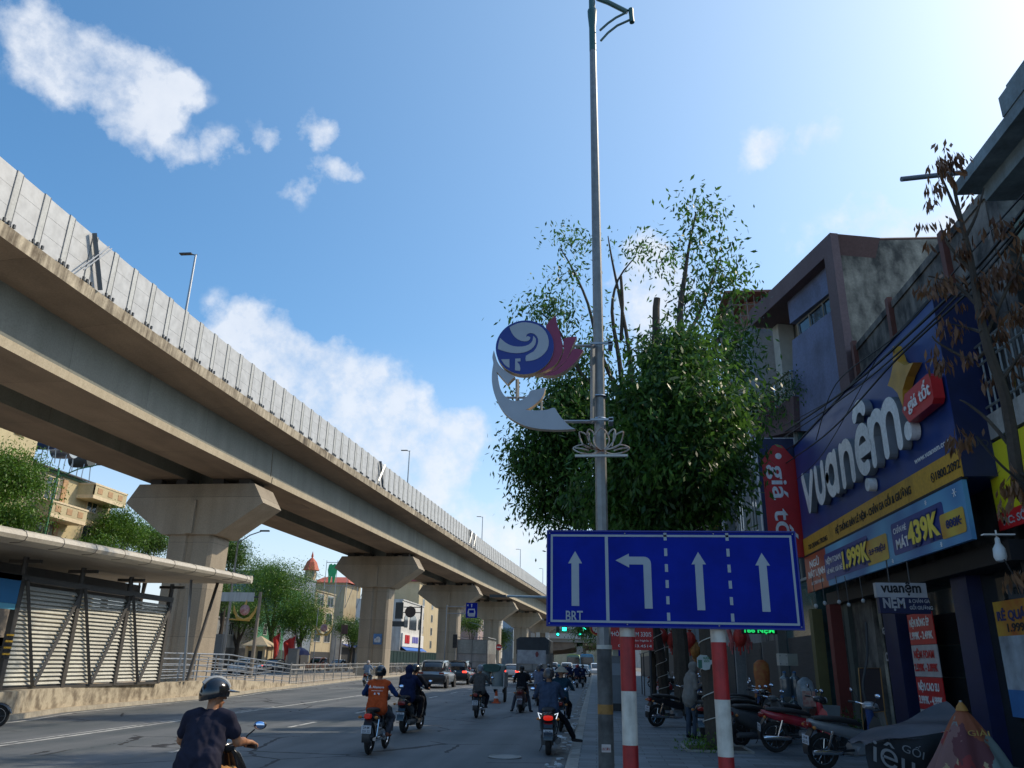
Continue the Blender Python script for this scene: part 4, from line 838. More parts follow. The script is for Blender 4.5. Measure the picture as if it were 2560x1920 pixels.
# star, tag
gold = M('star gold', (.50, .27, .03), rough=.4); b = MB()
S_ = [(15.55, 8.02), (15.40, 7.62), (15.14, 7.44), (14.72, 7.34), (15.12, 7.20), (15.40, 7.02), (15.52, 6.70), (15.68, 7.05), (15.90, 7.24), (16.12, 7.36), (15.90, 7.48), (15.68, 7.66)]
b.prism(S_[::-1], lambda u, v, d: (d, u, v), XL - .17, XL, gold); bp(b, 'star', None, sg, smooth=None)
tg = [(15.45, 6.58), (15.22, 6.86), (14.10, 6.88), (14.0, 6.80), (14.0, 6.38), (14.1, 6.30), (15.22, 6.28)]
b = MB(); b.prism(tg[::-1] if False else tg, lambda u, v, d: (d, u, v), XL - .22, XL - .02, redp); o = bp(b, 'red_tag', None, sg, smooth=None)
b = MB(); b.text('giá tốt', (XL - .225, 15.12, 6.48), XD, UD, .26, 1.05, th=.012, bold=.012, mat=letw); b.lathe([(.045, 0), (.045, .02)], (XL - .243, 15.27, 6.58), ax='X', n=10, mat=letw); bp(b, 'lettering', None, sg)
b = MB(); tx(b, 'www.vuanem.com', 15.85, 5.60, .12, 1.62, letw, bold=.012, X=BX - .002); tx(b, 'HỆ THỐNG BÁN LẺ NỆM - CHĂN GA GỐI & GIƯỜNG', 21.45, 5.09, .165, 5.25, ink, bold=.028)
tx(b, '1800.2092', 14.98, 5.09, .155, 1.03, ink, bold=.02); tx(b, '732 QUANG TRUNG', 24.25, 5.05, .14, 2.0, ink, bold=.02)
b.tube([(BX - .02, 15.12 + .07 * math.cos(a), 5.165 + .085 * math.sin(a)) for a in [2 * PI * k / 12 for k in range(12)]], .010, ink, 4, closed=True); b.tube([(BX - .02, 15.15, 5.2), (BX - .02, 15.12, 5.14), (BX - .02, 15.08, 5.13)], .012, ink, 4); bp(b, 'lettering', None, sg)
b = MB()
b.text('uộm', (7.26, 13.925, 5.42), (-1, 0, 0), UD, .14, .5, th=.002, mat=M('faint grey letters', (.06, .06, .06))) if False else None
b.text('UOH', (6.62, 13.928, 5.45), (1, 0, 0), UD, .13, .42, th=.002, mat=M('faint grey letters', (.05, .055, .06))); bp(b, 'faint_lettering', None, sg)
# promotional strip below
ps = thing('promo_banner', 'light blue price banner with yellow 1.999K and 439K figures under the big signboard', 'banner', (BX, 19.4, 3.85))
skyb = M('promo blue', (.015, .07, .32), rough=.45, var2=(.16, .48, .70), scale=.42, detail=2); promr = M('promo red', (.38, .03, .02), rough=.45, var2=(.50, .16, .05), scale=.8, detail=2); boxb = M('promo box blue', (.012, .035, .22), rough=.4); yel = M('promo yellow', (.82, .64, .07), rough=.4, var=.1); yo = M('promo orange yellow', (.55, .25, .03), rough=.4, var2=(.60, .48, .06), scale=1.4, detail=1)
b = MB(); b.box((BX - .02, 14.0, 3.85), (BX + .06, 22.6, 4.88), skyb); b.box((BX - .02, 22.6, 3.85), (BX + .06, 24.85, 4.88), promr); b.box((BX - .03, 13.97, 4.885), (BX + .08, 24.85, 4.93), ink); bp(b, 'sheet', None, ps)
def rr(b, ya, yb, za, zb_, mat, X=BX - .022, th=.004, r=.07):
    pts = []
    for cy, cz, a in ((ya - r, zb_ - r, 0), (yb + r, zb_ - r, PI / 2), (yb + r, za + r, PI), (ya - r, za + r, 1.5 * PI)):
        for k in range(4): t = a + PI / 2 * k / 3; pts.append((cy + r * math.cos(t), cz + r * math.sin(t)))
    b.prism(pts, lambda u, v, d: (d, u, v), X - th, X, mat)
b = MB(); rr(b, 22.75, 19.1, 4.0, 4.70, boxb); rr(b, 17.55, 14.9, 4.02, 4.68, boxb); rr(b, 19.25, 17.85, 4.0, 4.56, yo, BX - .027); rr(b, 15.1, 14.1, 4.0, 4.44, yo, BX - .027); bp(b, 'boxes', None, ps, smooth=None)
b = MB(); W2 = letw
tx(b, 'NGỦ', 24.3, 4.52, .20, 1.0, letw, bold=.03, X=BX - .022); tx(b, 'MÁT LẠNH', 24.55, 4.24, .19, 1.75, letw, bold=.03, X=BX - .022); tx(b, 'ALE THẢ PHANH', 24.3, 4.02, .10, 1.3, letw, X=BX - .022)
tx(b, 'NỆM FOAM', 22.6, 4.42, .15, 1.35, letw, bold=.02, X=BX - .028); tx(b, 'HÈ MÁT, GIÁ RẺ', 22.6, 4.16, .12, 1.4, letw, bold=.01, X=BX - .028)
tx(b, '2.9 TRIỆU', 19.05, 4.22, .13, 1.05, inkb, bold=.02, X=BX - .033); tx(b, 'CHĂN HÈ', 17.42, 4.45, .12, .72, letw, X=BX - .028); tx(b, 'MÁT', 17.35, 4.13, .20, .72, letw, bold=.03, X=BX - .028); tx(b, '800K', 14.85, 4.16, .15, .62, inkb, bold=.03, X=BX - .033)
tx(b, '1.999K', 21.1, 4.12, .47, 2.1, inkb, bold=.085, X=BX - .034, th=.01); tx(b, '439K', 16.68, 4.10, .46, 1.62, inkb, bold=.085, X=BX - .034, th=.01)
tx(b, '1.999K', 21.05, 4.14, .43, 2.0, yel, bold=.035, X=BX - .046, th=.01); tx(b, '439K', 16.62, 4.12, .43, 1.52, yel, bold=.035, X=BX - .046, th=.01)
b.box((BX - .045, 18.0, 4.27), (BX - .040, 19.1, 4.29), inkb); b.box((BX - .045, 14.2, 4.22), (BX - .040, 14.85, 4.24), inkb)
for y, z, r in ((14.35, 4.72, .08), (15.6, 4.78, .05), (17.7, 3.93, .05), (15.2, 3.93, .05)):
    for k in range(3): a = k * PI / 3; b.tube([(BX - .026, y - r * math.cos(a), z - r * math.sin(a)), (BX - .026, y + r * math.cos(a), z + r * math.sin(a))], .008, letw, 4)
bp(b, 'lettering', None, ps)
# blade sign
Pb = [atY(x, y, 25) for x, y in ((1889.5, 1098), (1984, 1099), (2011, 1386))]
bx0, bx1, bz1, bz0 = Pb[0].x, Pb[1].x - .02, Pb[0].z, 4.9
bs = thing('blade_sign', 'tall red and navy vertical sign with rounded red arrow top, far edge of the shop', 'sign', (0, 25, 0))
b = MB(); b.box((bx0, 24.97, bz0), (bx1, 25.12, bz1), navyd); fr = M('sign frame white', (.42, .45, .5), rough=.4)
for q in (((bx0 - .03, 24.95, bz0), (bx0, 25.14, bz1 + .03)), ((bx1, 24.95, bz0), (bx1 + .03, 25.14, bz1 + .03)), ((bx0, 24.95, bz1), (bx1, 25.14, bz1 + .03))): b.box(q[0], q[1], fr)
bp(b, 'board', None, bs)
cxb = (bx0 + bx1) / 2 + .06; wv = (bx1 - bx0) / 2 - .06
b = MB(); b.prism([(cxb + wv, bz0 + .02), (cxb + wv, bz1 - .72), (cxb + .16, bz1 - .24), (cxb, bz1 - .19), (cxb - .16, bz1 - .24), (cxb - wv, bz1 - .72), (cxb - wv, bz0 + .02)], lambda u, v, d: (u, d, v), 24.955, 24.968, redp); bp(b, 'red_arrow', None, bs, smooth=None)
b = MB(); b.lathe([(.1, 24.94), (.1, 24.953)], (cxb, 0, bz1 - .58), ax='Y', n=18, mat=letw); b.text('giá tốt', (cxb - .27, 24.954, bz1 - .86), (0, 0, -1), (1, 0, 0), .50, 2.75, th=.006, bold=.015, mat=letw); bp(b, 'lettering', None, bs)
# ground floor of the mattress shop
b = MB(); b.box((7.45, 13.6, .15), (7.5, 24.9, 3.85), glassd); b.box((6.9, 13.9, 3.5), (7.5, 24.85, 3.84), ink); bp(b, 'shop_front', None, vb)
for ya, yb, m_ in ((16.3, 17.0, navyd), (20.3, 21.15, navyd), (13.6, 14.2, ink), (23.9, 24.3, M('pillar grey green', (.09, .11, .10)))):
    b = MB(); b.box((7.18, ya, .15), (7.5, yb, 3.6), m_); bp(b, 'pillar', None, vb)
pp = thing('price_posters', 'stack of red and white mattress price posters on the shop glass', 'poster', (7.2, 18.8, 0))
rows = [('NỆM BÔNG ÉP', '1.999K - 2.499K', 0), ('NỆM FOAM', '2.599K - 3.099K', 1), ('NỆM CAO SU', '3.999K - 4.999K', 0), ('NỆM LÒ XO', '5.999K - 9.999K', 1)]
pw2 = M('poster white', (.40, .40, .42), rough=.5)
for i, (a, c, w) in enumerate(rows):
    zt = 2.93 - i * .665; b = MB(); b.box((7.16, 18.1, zt - .655), (7.18, 19.5, zt), pw2 if w else redp)
    tx(b, a, 19.38, zt - .27, .16, 1.1, redp if w else letw, bold=.03, X=7.155); tx(b, c, 19.44, zt - .54, .16, 1.26, redp if w else letw, bold=.03, X=7.155); bp(b, 'price_sheet', None, pp)
q0 = atY(2186, 1457, 17.0); q1 = atY(2326, 1535, 17.0)
ns = thing('hanging_sign', 'small white over navy sign box hanging in front of the mattress shop doors', 'sign', (0, 17.0, 0))
zm = q0.z + (q1.z - q0.z) * .48
b = MB(); b.box((q0.x, 16.95, zm), (q1.x - .02, 17.1, q0.z), pw2); b.box((q0.x + .03, 16.95, q1.z), (q1.x, 17.1, zm), navyd); bp(b, 'board', None, ns)
b = MB(); b.text('vuanệm', (q0.x + .09, 16.948, zm + .10), (1, 0, 0), UD, .20, (q1.x - q0.x) * .78, th=.003, mat=ink, bold=.03); b.text('NỆM', (q0.x + .10, 16.948, q1.z + .11), (1, 0, 0), UD, .19, .42, th=.003, mat=pw2, bold=.04)
b.text('& CHĂN GA', (q0.x + .60, 16.948, q1.z + .21), (1, 0, 0), UD, .07, .40, th=.003, mat=pw2, bold=.02); b.text('GỐI GIƯỜNG', (q0.x + .60, 16.948, q1.z + .08), (1, 0, 0), UD, .07, .44, th=.003, mat=pw2, bold=.02); bp(b, 'lettering', None, ns)
for xx in (q0.x + .3, q1.x - .3): b = MB(); b.tube([(xx, 17.02, q0.z), (xx, 17.02, 3.86)], .015); bp(b, 'hanger', dsteel, ns)
fl = thing('shop_notice', 'white notice lettered Hoa Tuoi on the glass left of the navy pillar', 'notice', (7.4, 22.5, 0))
b = MB(); tx(b, 'Hoa', 22.55, 2.60, .26, .75, pw2, bold=.02, X=7.44); tx(b, 'Tươi', 22.6, 1.95, .26, .85, pw2, bold=.02, X=7.44); bp(b, 'lettering', None, fl)
t = thing('blackboard', 'blackboard with thin wooden frame leaning beside the navy pillar', 'blackboard', (6.9, 20.4, .15))
Bq = [atY(x, y, 19.6) for x, y in ((2146, 1670), (2200, 1670), (2212, 1778), (2155, 1785))]
b = MB(); b.add([(p.x, 19.6, p.z) for p in Bq] + [(p.x, 19.64, p.z) for p in Bq], [(3, 2, 1, 0), (4, 5, 6, 7), (0, 1, 5, 4), (1, 2, 6, 5), (3, 7, 6, 2), (0, 4, 7, 3)]); bp(b, 'board', M('blackboard', (.03, .022, .025)), t)
b = MB(); b.tube([(p.x, 19.59, p.z) for p in Bq], .016, n=4, closed=True); b.tube([(Bq[3].x, 19.62, Bq[3].z), (Bq[3].x - .02, 19.5, .15)], .015, n=4); b.tube([(Bq[2].x, 19.62, Bq[2].z), (Bq[2].x + .02, 19.5, .15)], .015, n=4); bp(b, 'frame', M('pine frame', (.32, .18, .06)), t)
# eatery next door with yellow sign, grille and pale green upper wall
xs = thing('eatery_building', 'pale green old building with a barred upper window at the right edge', 'building', (7.6, 9, 0))
b = MB(); b.box((7.7, 2, 3.8), (14, 13.55, 9.5), palegr); b.box((7.9, 2, 9.5), (14, 10.6, 10.1), palegr); bp(b, 'wall', None, xs)
b = MB(); b.box((7.5, 2, .15), (7.55, 13.5, 3.3), glassd); b.box((7.3, 2, 3.3), (7.7, 13.5, 3.9), ink); b.box((7.3, 13.3, .15), (7.56, 13.58, 3.9), M('grey green pillar', (.07, .085, .075))); bp(b, 'shop_front', None, xs)
b = MB(); b.box((6.95, 2, 5.56), (7.7, 14.1, 6.0), stained('ledge concrete', (.36, .36, .34), (.12, .12, .11), s1=.8, s2=3)); bp(b, 'ledge', None, xs)
b = MB(); gm = M('grille paint', (.16, .19, .20), rough=.5)
y = 2.2
while y < 13.95: b.tube([(7.0, y, 6.0), (7.0, y, 7.32)], .022, n=4); y += .2
for z in (6.15, 6.55, 6.95, 7.3): b.tube([(6.98, 2.2, z), (6.98, 13.95, z)], .025, n=4)
b.tube([(6.98, 13.95, 7.3), (7.7, 13.95, 7.3)], .025, n=4); b.tube([(6.98, 13.95, 6.15), (7.7, 13.95, 6.15)], .025, n=4); bp(b, 'window_grille', gm, xs)
b = MB(); b.box((7.66, 6, 6.1), (7.71, 12.8, 8.2), glass); bp(b, 'window', None, xs)
b = MB(); b.box((6.38, 2, 9.80), (8.5, 10.62, 10.16)); b.box((6.46, 2, 10.16), (8.5, 10.5, 10.3)); b.box((6.4, 2, 9.58), (8.5, 12.42, 9.80)); b.box((6.75, 2, 9.3), (8.5, 12.2, 9.58)); bp(b, 'cornice', stained('cornice blue grey', (.22, .30, .34), (.06, .075, .085), s1=.7, s2=2), xs)
b = MB(); b.box((7.45, 11.7, 6.0), (7.75, 12.3, 9.5)); b.box((7.5, 13.2, 6.0), (7.9, 13.55, 10.2)); bp(b, 'pillar', oldd, xs)
a, c = atY(2253, 448, 12), atY(2400, 432, 12.1); t = thing('roof_spout', 'grey pipe sticking out towards the street under the cornice', 'pipe', a); b = MB(); b.tube([a - a, c - a, c - a + Vector((1.2, .3, 0))], .045, n=10); b.build('pipe', M('spout grey', (.11, .14, .18)), t)
es = thing('yellow_sign', 'bright yellow and red eatery signboard at the right edge below the grille', 'sign', (7, 12, 0))
yb = M('sign yellow', (.60, .56, .02), rough=.35, var=.06); b = MB(); b.box((6.96, 3, 4.32), (7.0, 14.22, 5.5), yb); b.box((6.955, 3, 4.02), (7.0, 14.22, 4.32), redp); bp(b, 'board', None, es)
b = MB(); tx(b, 'XÔI', 12.85, 4.72, .56, 1.2, M('sign green', (.02, .22, .14)), bold=.05, X=6.955, th=.01); tx(b, 'ĐC: SỐ 73, QUANG TRUNG', 14.05, 4.09, .13, 3.0, pw2, bold=.02, X=6.952); tx(b, 'XÔI', 12.86, 4.70, .58, 1.24, pw2, bold=.10, X=6.957, th=.004); bp(b, 'lettering', None, es)
lb = atY(2498, 1375, 12.6)
t = thing('bulb_lamp', 'white plastic bulb lamp hanging under the yellow sign', 'lamp', lb); b = MB(); b.lathe([(.02, .19), (.035, .17), (.038, .10), (.085, .02), (.092, -.10), (.07, -.16), (.02, -.18)], n=18); b.build('bulb', M('bulb white', (.62, .66, .68), rough=.3), t)
b = MB(); b.tube([(0, 0, .18), (0, 0, .3)], .012); b.box((-.2, -.05, .22), (.25, .05, .24)); b.build('holder', white, t)
pt = thing('window_poster', 'red, yellow and blue mattress price poster behind the right edge glass', 'poster', (7.3, 13, 0))
Q = [atX(x, y, 7.35) for x, y in ((2496, 1575), (2560, 1575), (2560, 1775), (2528, 1778))]
y0p = Q[0].y; b = MB(); b.box((7.33, y0p - 1.6, 1.45), (7.35, y0p, 2.35), M('poster blue white', (.30, .36, .42), var=.5, scale=1.5)); b.box((7.33, y0p - 1.6, 2.35), (7.35, y0p, 2.95), M('poster red yellow', (.42, .10, .02), var2=(.55, .42, .04), scale=1.2)); b.box((7.33, y0p - 1.6, 1.0), (7.35, y0p, 1.45), M('poster deep blue', (.02, .14, .38)))
tx(b, 'RẺ QUÁ!!!', y0p - .1, 2.62, .16, 1.2, inkb, bold=.04, X=7.328); tx(b, '1.999K', y0p - .4, 2.42, .14, .8, ink, bold=.03, X=7.328); bp(b, 'sheet', None, pt)
# ------------------------------------------------------------------ rotated blue-grey house
t13 = R_(13.3); Cn = Vector((7.5, 22.2, 0)); eU = Vector((-math.sin(t13), math.cos(t13), 0)); eN = Vector((-math.cos(t13), -math.sin(t13), 0))
def atP(x, y, d=0.0):
    r = _ray(x, y); p0 = Cn + eN * d; t = (p0 - OC).dot(eN) / r.dot(eN); p = OC + r * t - Cn; return (p.dot(eU), p.z)
def c8(x, y, d=0.0): return atP(1740 + x * .36164, 560 + y * .36164, d)
def fP(s, z, d=0.0): return Cn + eU * s + eN * d + Vector((0, 0, z))
bh = thing('blue_house', 'narrow blue-grey and mauve house with a slanted roof frame and flowered balcony', 'house', Cn)
def polyslab(b, pts, d0, d1, mat):
    P = [fP(s, z, d0) for s, z in pts]; Q = [fP(s, z, d1) for s, z in pts]; n = len(P)
    a = sum(pts[i][0] * pts[(i + 1) % n][1] - pts[(i + 1) % n][0] * pts[i][1] for i in range(n)); r = tuple(range(n))
    f, k = (r[::-1], tuple(i + n for i in r)) if a > 0 else (r, tuple(i + n for i in r)[::-1])
    b.add(P + Q, [k, f] + [(i, (i + 1) % n, n + (i + 1) % n, n + i)[::(1 if a > 0 else -1)] for i in range(n)], mat)
FR = .35
Tr, Tl = c8(925, 60, FR), c8(365, 605, FR); Il = c8(375, 712, FR); Ir = c8(885, 235, FR); Br = c8(1040, 1165, FR); Bl = c8(1000, 1175, FR)
b = MB(); polyslab(b, [(Tr[0] + .03, Tr[1]), Tl, Il, Ir], -1.3, .1, mauve); polyslab(b, [Tr, Tl, Il, Ir], .1, FR, mauve); polyslab(b, [Tr, Ir, (Bl[0], Bl[1] - 2.5), (Tr[0], Bl[1] - 2.5)], .1, FR - .002, mauve); bp(b, 'roof_frame', None, bh, smooth=None)
H1 = Tr[1] - .15
sm = Tl[0]
b = MB(); polyslab(b, [(.02, 0.2), (.02, H1), (sm * .5, (H1 + Tl[1]) / 2 - .1), (sm, Tl[1] - .1), (sm, .2)], -7.5, -1.25, bluep); bp(b, 'wall', None, bh, smooth=None)
sd = [(0, .2), (0, H1)]; b = MB()
zz = atY(2350, 603, 24).z
rq = _ray(2350, 603); tq = (fP(-.02, 0) - OC).dot(eU) / rq.dot(eU); pq = OC + rq * tq; dq = (pq - Cn).dot(eN); W1 = [fP(-.02, .2, .1), fP(-.02, .2, dq), fP(-.02, pq.z, dq), fP(-.02, Tr[1] - .05, .1)]; W2_ = [p - eU * .14 for p in W1]; b.add(W1 + W2_, [(0, 1, 2, 3), (7, 6, 5, 4), (3, 2, 6, 7), (0, 3, 7, 4)], oldc); bp(b, 'side_wall', None, bh, smooth=None)
b = MB(); P = [fP(-.12, Tr[1] + .01, .1), fP(-.12, pq.z + .05, dq)]; b.tube(P, .06, n=4); bp(b, 'roof_edge', mauve, bh)
up = [c8(628, 505), c8(895, 285), c8(915, 480), c8(650, 690)]; lw2 = [c8(665, 805), c8(935, 600), c8(1003, 1180), c8(770, 1430), c8(678, 1432)]
b = MB(); polyslab(b, up, -.25, .0, bluep); polyslab(b, lw2, -1.25, .0, bluep); bp(b, 'blue_panel', None, bh, smooth=None)
wn = [c8(685, 690), c8(918, 490), c8(932, 598), c8(700, 775)]; b = MB(); polyslab(b, wn, -.22, -.12, glass); o = bp(b, 'window', None, bh, smooth=None)
b = MB()
for t in (0, .36, .75, 1):
    a = (wn[0][0] + (wn[1][0] - wn[0][0]) * t, wn[0][1] + (wn[1][1] - wn[0][1]) * t); c = (wn[3][0] + (wn[2][0] - wn[3][0]) * t, wn[3][1] + (wn[2][1] - wn[3][1]) * t); b.tube([fP(*a, -.08), fP(*c, -.08)], .03, n=4)
b.tube([fP(*wn[0], -.08), fP(*wn[1], -.08)], .03, n=4); b.tube([fP(*wn[3], -.08), fP(*wn[2], -.08)], .03, n=4); bp(b, 'window_frame', M('window frame tan', (.20, .17, .13)), bh)
s0 = c8(625, 700)[0]; b = MB(); z0b, z1b = c8(440, 1340)[1], c8(440, 715)[1] - .1
polyslab(b, [(s0 - .2, z0b), (s0 - .2, z1b), (sm - .1, z1b + .3), (sm - .1, z0b)], -1.28, -1.2, M('recess cream', (.36, .36, .33), rough=.8)); 
dr0, dr1 = c8(625, 1070, -1.2), c8(515, 1070, -1.2); polyslab(b, [(dr0[0], z0b), (dr0[0], c8(600, 730, -1.2)[1]), (dr1[0], c8(515, 730, -1.2)[1]), (dr1[0], z0b)], -1.2, -1.12, M('door blue grey', (.10, .13, .17))); bp(b, 'recess', None, bh, smooth=None)
pl1 = c8(345, 900)[0]; b = MB(); polyslab(b, [(pl1, z0b - 6), (pl1, Tl[1] - .3), (pl1 - .75, Tl[1] - .4), (pl1 - .75, z0b - 6)], -1.2, .1, stained('column grey blue', (.24, .29, .33), (.14, .17, .19), s1=.6, s2=1.5)); bp(b, 'column', None, bh, smooth=None)
pl2 = c8(455, 900)[0]; b = MB(); polyslab(b, [(pl2, z0b), (pl2, Tl[1] - .4), (pl2 - .45, Tl[1] - .6), (pl2 - .45, z0b)], -1.1, -.5, M('pillar cream', (.42, .42, .38))); bp(b, 'column', None, bh, smooth=None)
bl_ = [c8(440, 1345, .2), c8(672, 1190, .2), c8(682, 1430, .2), c8(440, 1487, .2)]
b = MB(); polyslab(b, bl_, -1.3, .2, mauve); bp(b, 'balcony', None, bh, smooth=None)
b = MB(); ra, rb_ = c8(440, 1190, .15), c8(650, 1015, .15)
for f in (0, .33, .66, .97):
    p = fP(ra[0], bl_[0][1] + (ra[1] - bl_[0][1]) * (1 - f), .15); q = fP(rb_[0], bl_[1][1] + (rb_[1] - bl_[1][1]) * (1 - f), .15); b.tube([p, q], .025 if f else .04, n=5); b.tube([q, q + eN * -1.2], .025, n=5)
for t in (0, .5, 1): p = fP(ra[0] + (rb_[0] - ra[0]) * t, bl_[0][1] + (bl_[1][1] - bl_[0][1]) * t, .15); b.tube([p, p + Vector((0, 0, ra[1] - bl_[0][1]))], .03, n=5)
bp(b, 'balcony_rail', chrome, bh)
fc = fP((ra[0] + rb_[0]) / 2, ra[1] - .7, .15); fr_ = thing('balcony_flowers', 'bougainvillea with pink flowers growing through the blue house balcony rail', 'plant', fc)
leaves('foliage', [((eU * k * .5 + Vector((0, 0, .35 * math.sin(k * 2)))), (.55, .55, .45), 1) for k in (-3, -2, -1, 0, 1, 2, 3)], 2600, .11, leaf_near, fr_)
leaves('flowers', [((eU * k * .6 + eN * .25 + Vector((0, 0, -.1 - .3 * (k > 0)))), (.35, .35, .3), 1) for k in (0, 1.3, 2.2, 3)], 420, .10, M('bougainvillea pink', (.40, .03, .13), var=.3), fr_)
# ------------------------------------------------------------------ generic street house
wframe = M('window frame white', (.52, .52, .48), rough=.5)
def house(label, x, y0, y1, h, wall, side=1, floors=3, cols=2, depth=10, g0=3.6, name='street_house', balcony=(), awn=None, roofm=None, sign=None, wcol=None, glassm=None, flat=True, wh=1.5, ww=1.1, group=None, rot=None, parapet=True):
    """side=+1: building to the right of the street (front looks to -X); side=-1: to the left (front looks to +X)"""
    t = thing(name, label, 'house', (x, (y0 + y1) / 2, 0), 0, group); s_ = side
    fx = lambda d: x - s_ * d          # d > 0: towards the street
    b = MB(); xa, xb = sorted((x, x + s_ * depth)); b.box((xa, y0 + .02, 0), (xb, y1 - .02, h)); bp(b, 'wall', wall, t)
    if parapet: b = MB(); xa, xb = sorted((fx(.18), x + s_ * (depth + .1))); b.box((xa, y0 - .0, h), (xb, y1, h + .22)); bp(b, 'roof_edge', roofm or wall, t)
    fh = (h - g0) / floors
    for f in range(floors):
        for c in range(cols):
            yc = y0 + (y1 - y0) * (c + .5) / cols; z0_ = g0 + f * fh + fh * .28; hh = min(wh, fh * .6)
            b = MB(); xa, xb = sorted((fx(.06), fx(-.05))); b.box((xa, yc - ww / 2, z0_), (xb, yc + ww / 2, z0_ + hh), glassm or glass); xa, xb = sorted((fx(.10), fx(.0)))
            for q in ((yc - ww / 2 - .08, z0_ - .08, yc + ww / 2 + .08, z0_), (yc - ww / 2 - .08, z0_ + hh, yc + ww / 2 + .08, z0_ + hh + .08), (yc - ww / 2 - .08, z0_, yc - ww / 2, z0_ + hh), (yc + ww / 2, z0_, yc + ww / 2 + .08, z0_ + hh), (yc - .03, z0_, yc + .03, z0_ + hh)): b.box((xa, q[0], q[1]), (xb, q[2], q[3]), wcol or wframe)
            bp(b, 'window', None, t, smooth=None)
        if f in balcony:
            b = MB(); xa, xb = sorted((fx(1.1), fx(-.02))); zb_ = g0 + f * fh; b.box((xa, y0 + .3, zb_), (xb, y1 - .3, zb_ + .18), roofm or wall)
            xe = fx(1.05)
            for k in range(int((y1 - y0 - .6) / .22)): b.tube([(xe, y0 + .4 + k * .22, zb_ + .18), (xe, y0 + .4 + k * .22, zb_ + 1.05)], .03, wframe, 4)
            b.tube([(xe, y0 + .35, zb_ + 1.07), (xe, y1 - .35, zb_ + 1.07)], .05, wframe, 4); bp(b, 'balcony', None, t)
    b = MB(); xa, xb = sorted((fx(.04), fx(-.05))); b.box((xa, y0 + .35, .15), (xb, y1 - .35, g0 - .9), shutter); bp(b, 'shop_front', None, t)
    if awn: b = MB(); b.add([(fx(0), y0 + .1, g0 - .2), (fx(0), y1 - .1, g0 - .2), (fx(1.5), y1 - .1, g0 - .75), (fx(1.5), y0 + .1, g0 - .75)] + [(fx(0), y0 + .1, g0 - .28), (fx(0), y1 - .1, g0 - .28), (fx(1.5), y1 - .1, g0 - .83), (fx(1.5), y0 + .1, g0 - .83)], [(0, 1, 2, 3), (7, 6, 5, 4), (3, 2, 6, 7), (0, 3, 7, 4), (1, 5, 6, 2)]); bp(b, 'awning', awn, t, smooth=None)
    if sign:
        txt, bm, lmt = sign; b = MB(); xa, xb = sorted((fx(.22), fx(.0))); b.box((xa, y0 + .2, g0 - .75), (xb, y1 - .2, g0 + .25), bm)
        if txt: b.text(txt, (fx(.225), (y0 + y1) / 2, g0 - .55), (0, -s_, 0), UD, .55, min(y1 - y0 - .8, len(txt) * .5), mat=lmt, bold=.03, align='C')
        bp(b, 'shop_sign', None, t)
    return t
w1 = stained('grey render', (.26, .27, .27), (.15, .15, .15)); w2 = stained('cream render', (.42, .36, .24), (.25, .2, .13)); w3 = stained('blue render', (.16, .22, .27), (.1, .13, .16)); brownm = M('tin brown', (.16, .07, .05), var=.3, rough=.6, stretch=(1, 8, 1))
house('grey house with rusty barred roof room, seen between the tree and the blue house', 7.0, 35.2, 39.5, 16.4, w1, floors=4, cols=1, roofm=brownm)
b = MB(); t = thing('roof_cage', 'rusty barred roof cage on top of the grey house by the tree', 'roof cage', (7.0, 37, 16.6))
for k in range(16): b.tube([(-.15 + .0, -1.7 + k * .23, 0), (-.15, -1.7 + k * .23, 2.2)], .02, n=4)
for k in range(12): b.tube([(-.1 + k * .35, -1.75, 0), (-.1 + k * .35, -1.75, 2.2)], .02, n=4)
for z in (.5, 1.1, 1.7): b.tube([(-.15, -1.75, z), (-.15, 2, z)], .025, n=4); b.tube([(-.15, -1.75, z), (4, -1.75, z)], .025, n=4)
b.build('bars', M('cage steel', (.16, .15, .15)), t); b = MB(); b.box((-.5, -2.1, 2.2), (6, 2.3, 2.3)); b.build('roof', brownm, t); b = MB(); b.box((.6, -1.2, 0), (5, 2, 2.1)); b.build('screen', brownm, t)
house('glass fronted house behind the red blade sign', 6.75, 25.4, 29.8, 9.6, M('glass wall teal', (.06, .12, .13), rough=.15, var=.3), floors=2, cols=2, ww=1.7, wh=2.2, wcol=M('frame pale', (.30, .33, .33)), glassm=glass)
house('dark brown stained house beyond the glass fronted house', 6.9, 30, 35, 11.8, oldd, floors=3, cols=2, roofm=w1)
house('white house under the tree crown beyond the dark signs', 6.6, 39.7, 44.5, 14, w1, floors=3, cols=2, balcony=(1, 2))
house('cream house farther along the right pavement', 6.7, 44.7, 49.5, 14.5, w2, floors=4, cols=2, balcony=(1,))  # row mostly hidden by the trees, added to cast shade on the road
house('tall blue-grey house farther along the right pavement', 6.5, 49.7, 56, 15.2, w3, floors=4, cols=2)
house('grey house beyond the tall blue-grey one', 6.8, 56.2, 63, 15, w1, floors=4, cols=2, sign=(None, navy, letw))
house('cream house with green sign far down the right pavement', 6.6, 63.2, 70, 13, w2, floors=3, cols=2, sign=(None, M('green board', (.03, .3, .12)), letw))
house('last grey block visible on the right side', 6.6, 70.2, 84, 12, w1, floors=3, cols=4)
house('low cream row at the far right end of the street', 6.6, 84.2, 120, 9.5, w2, floors=2, cols=8)
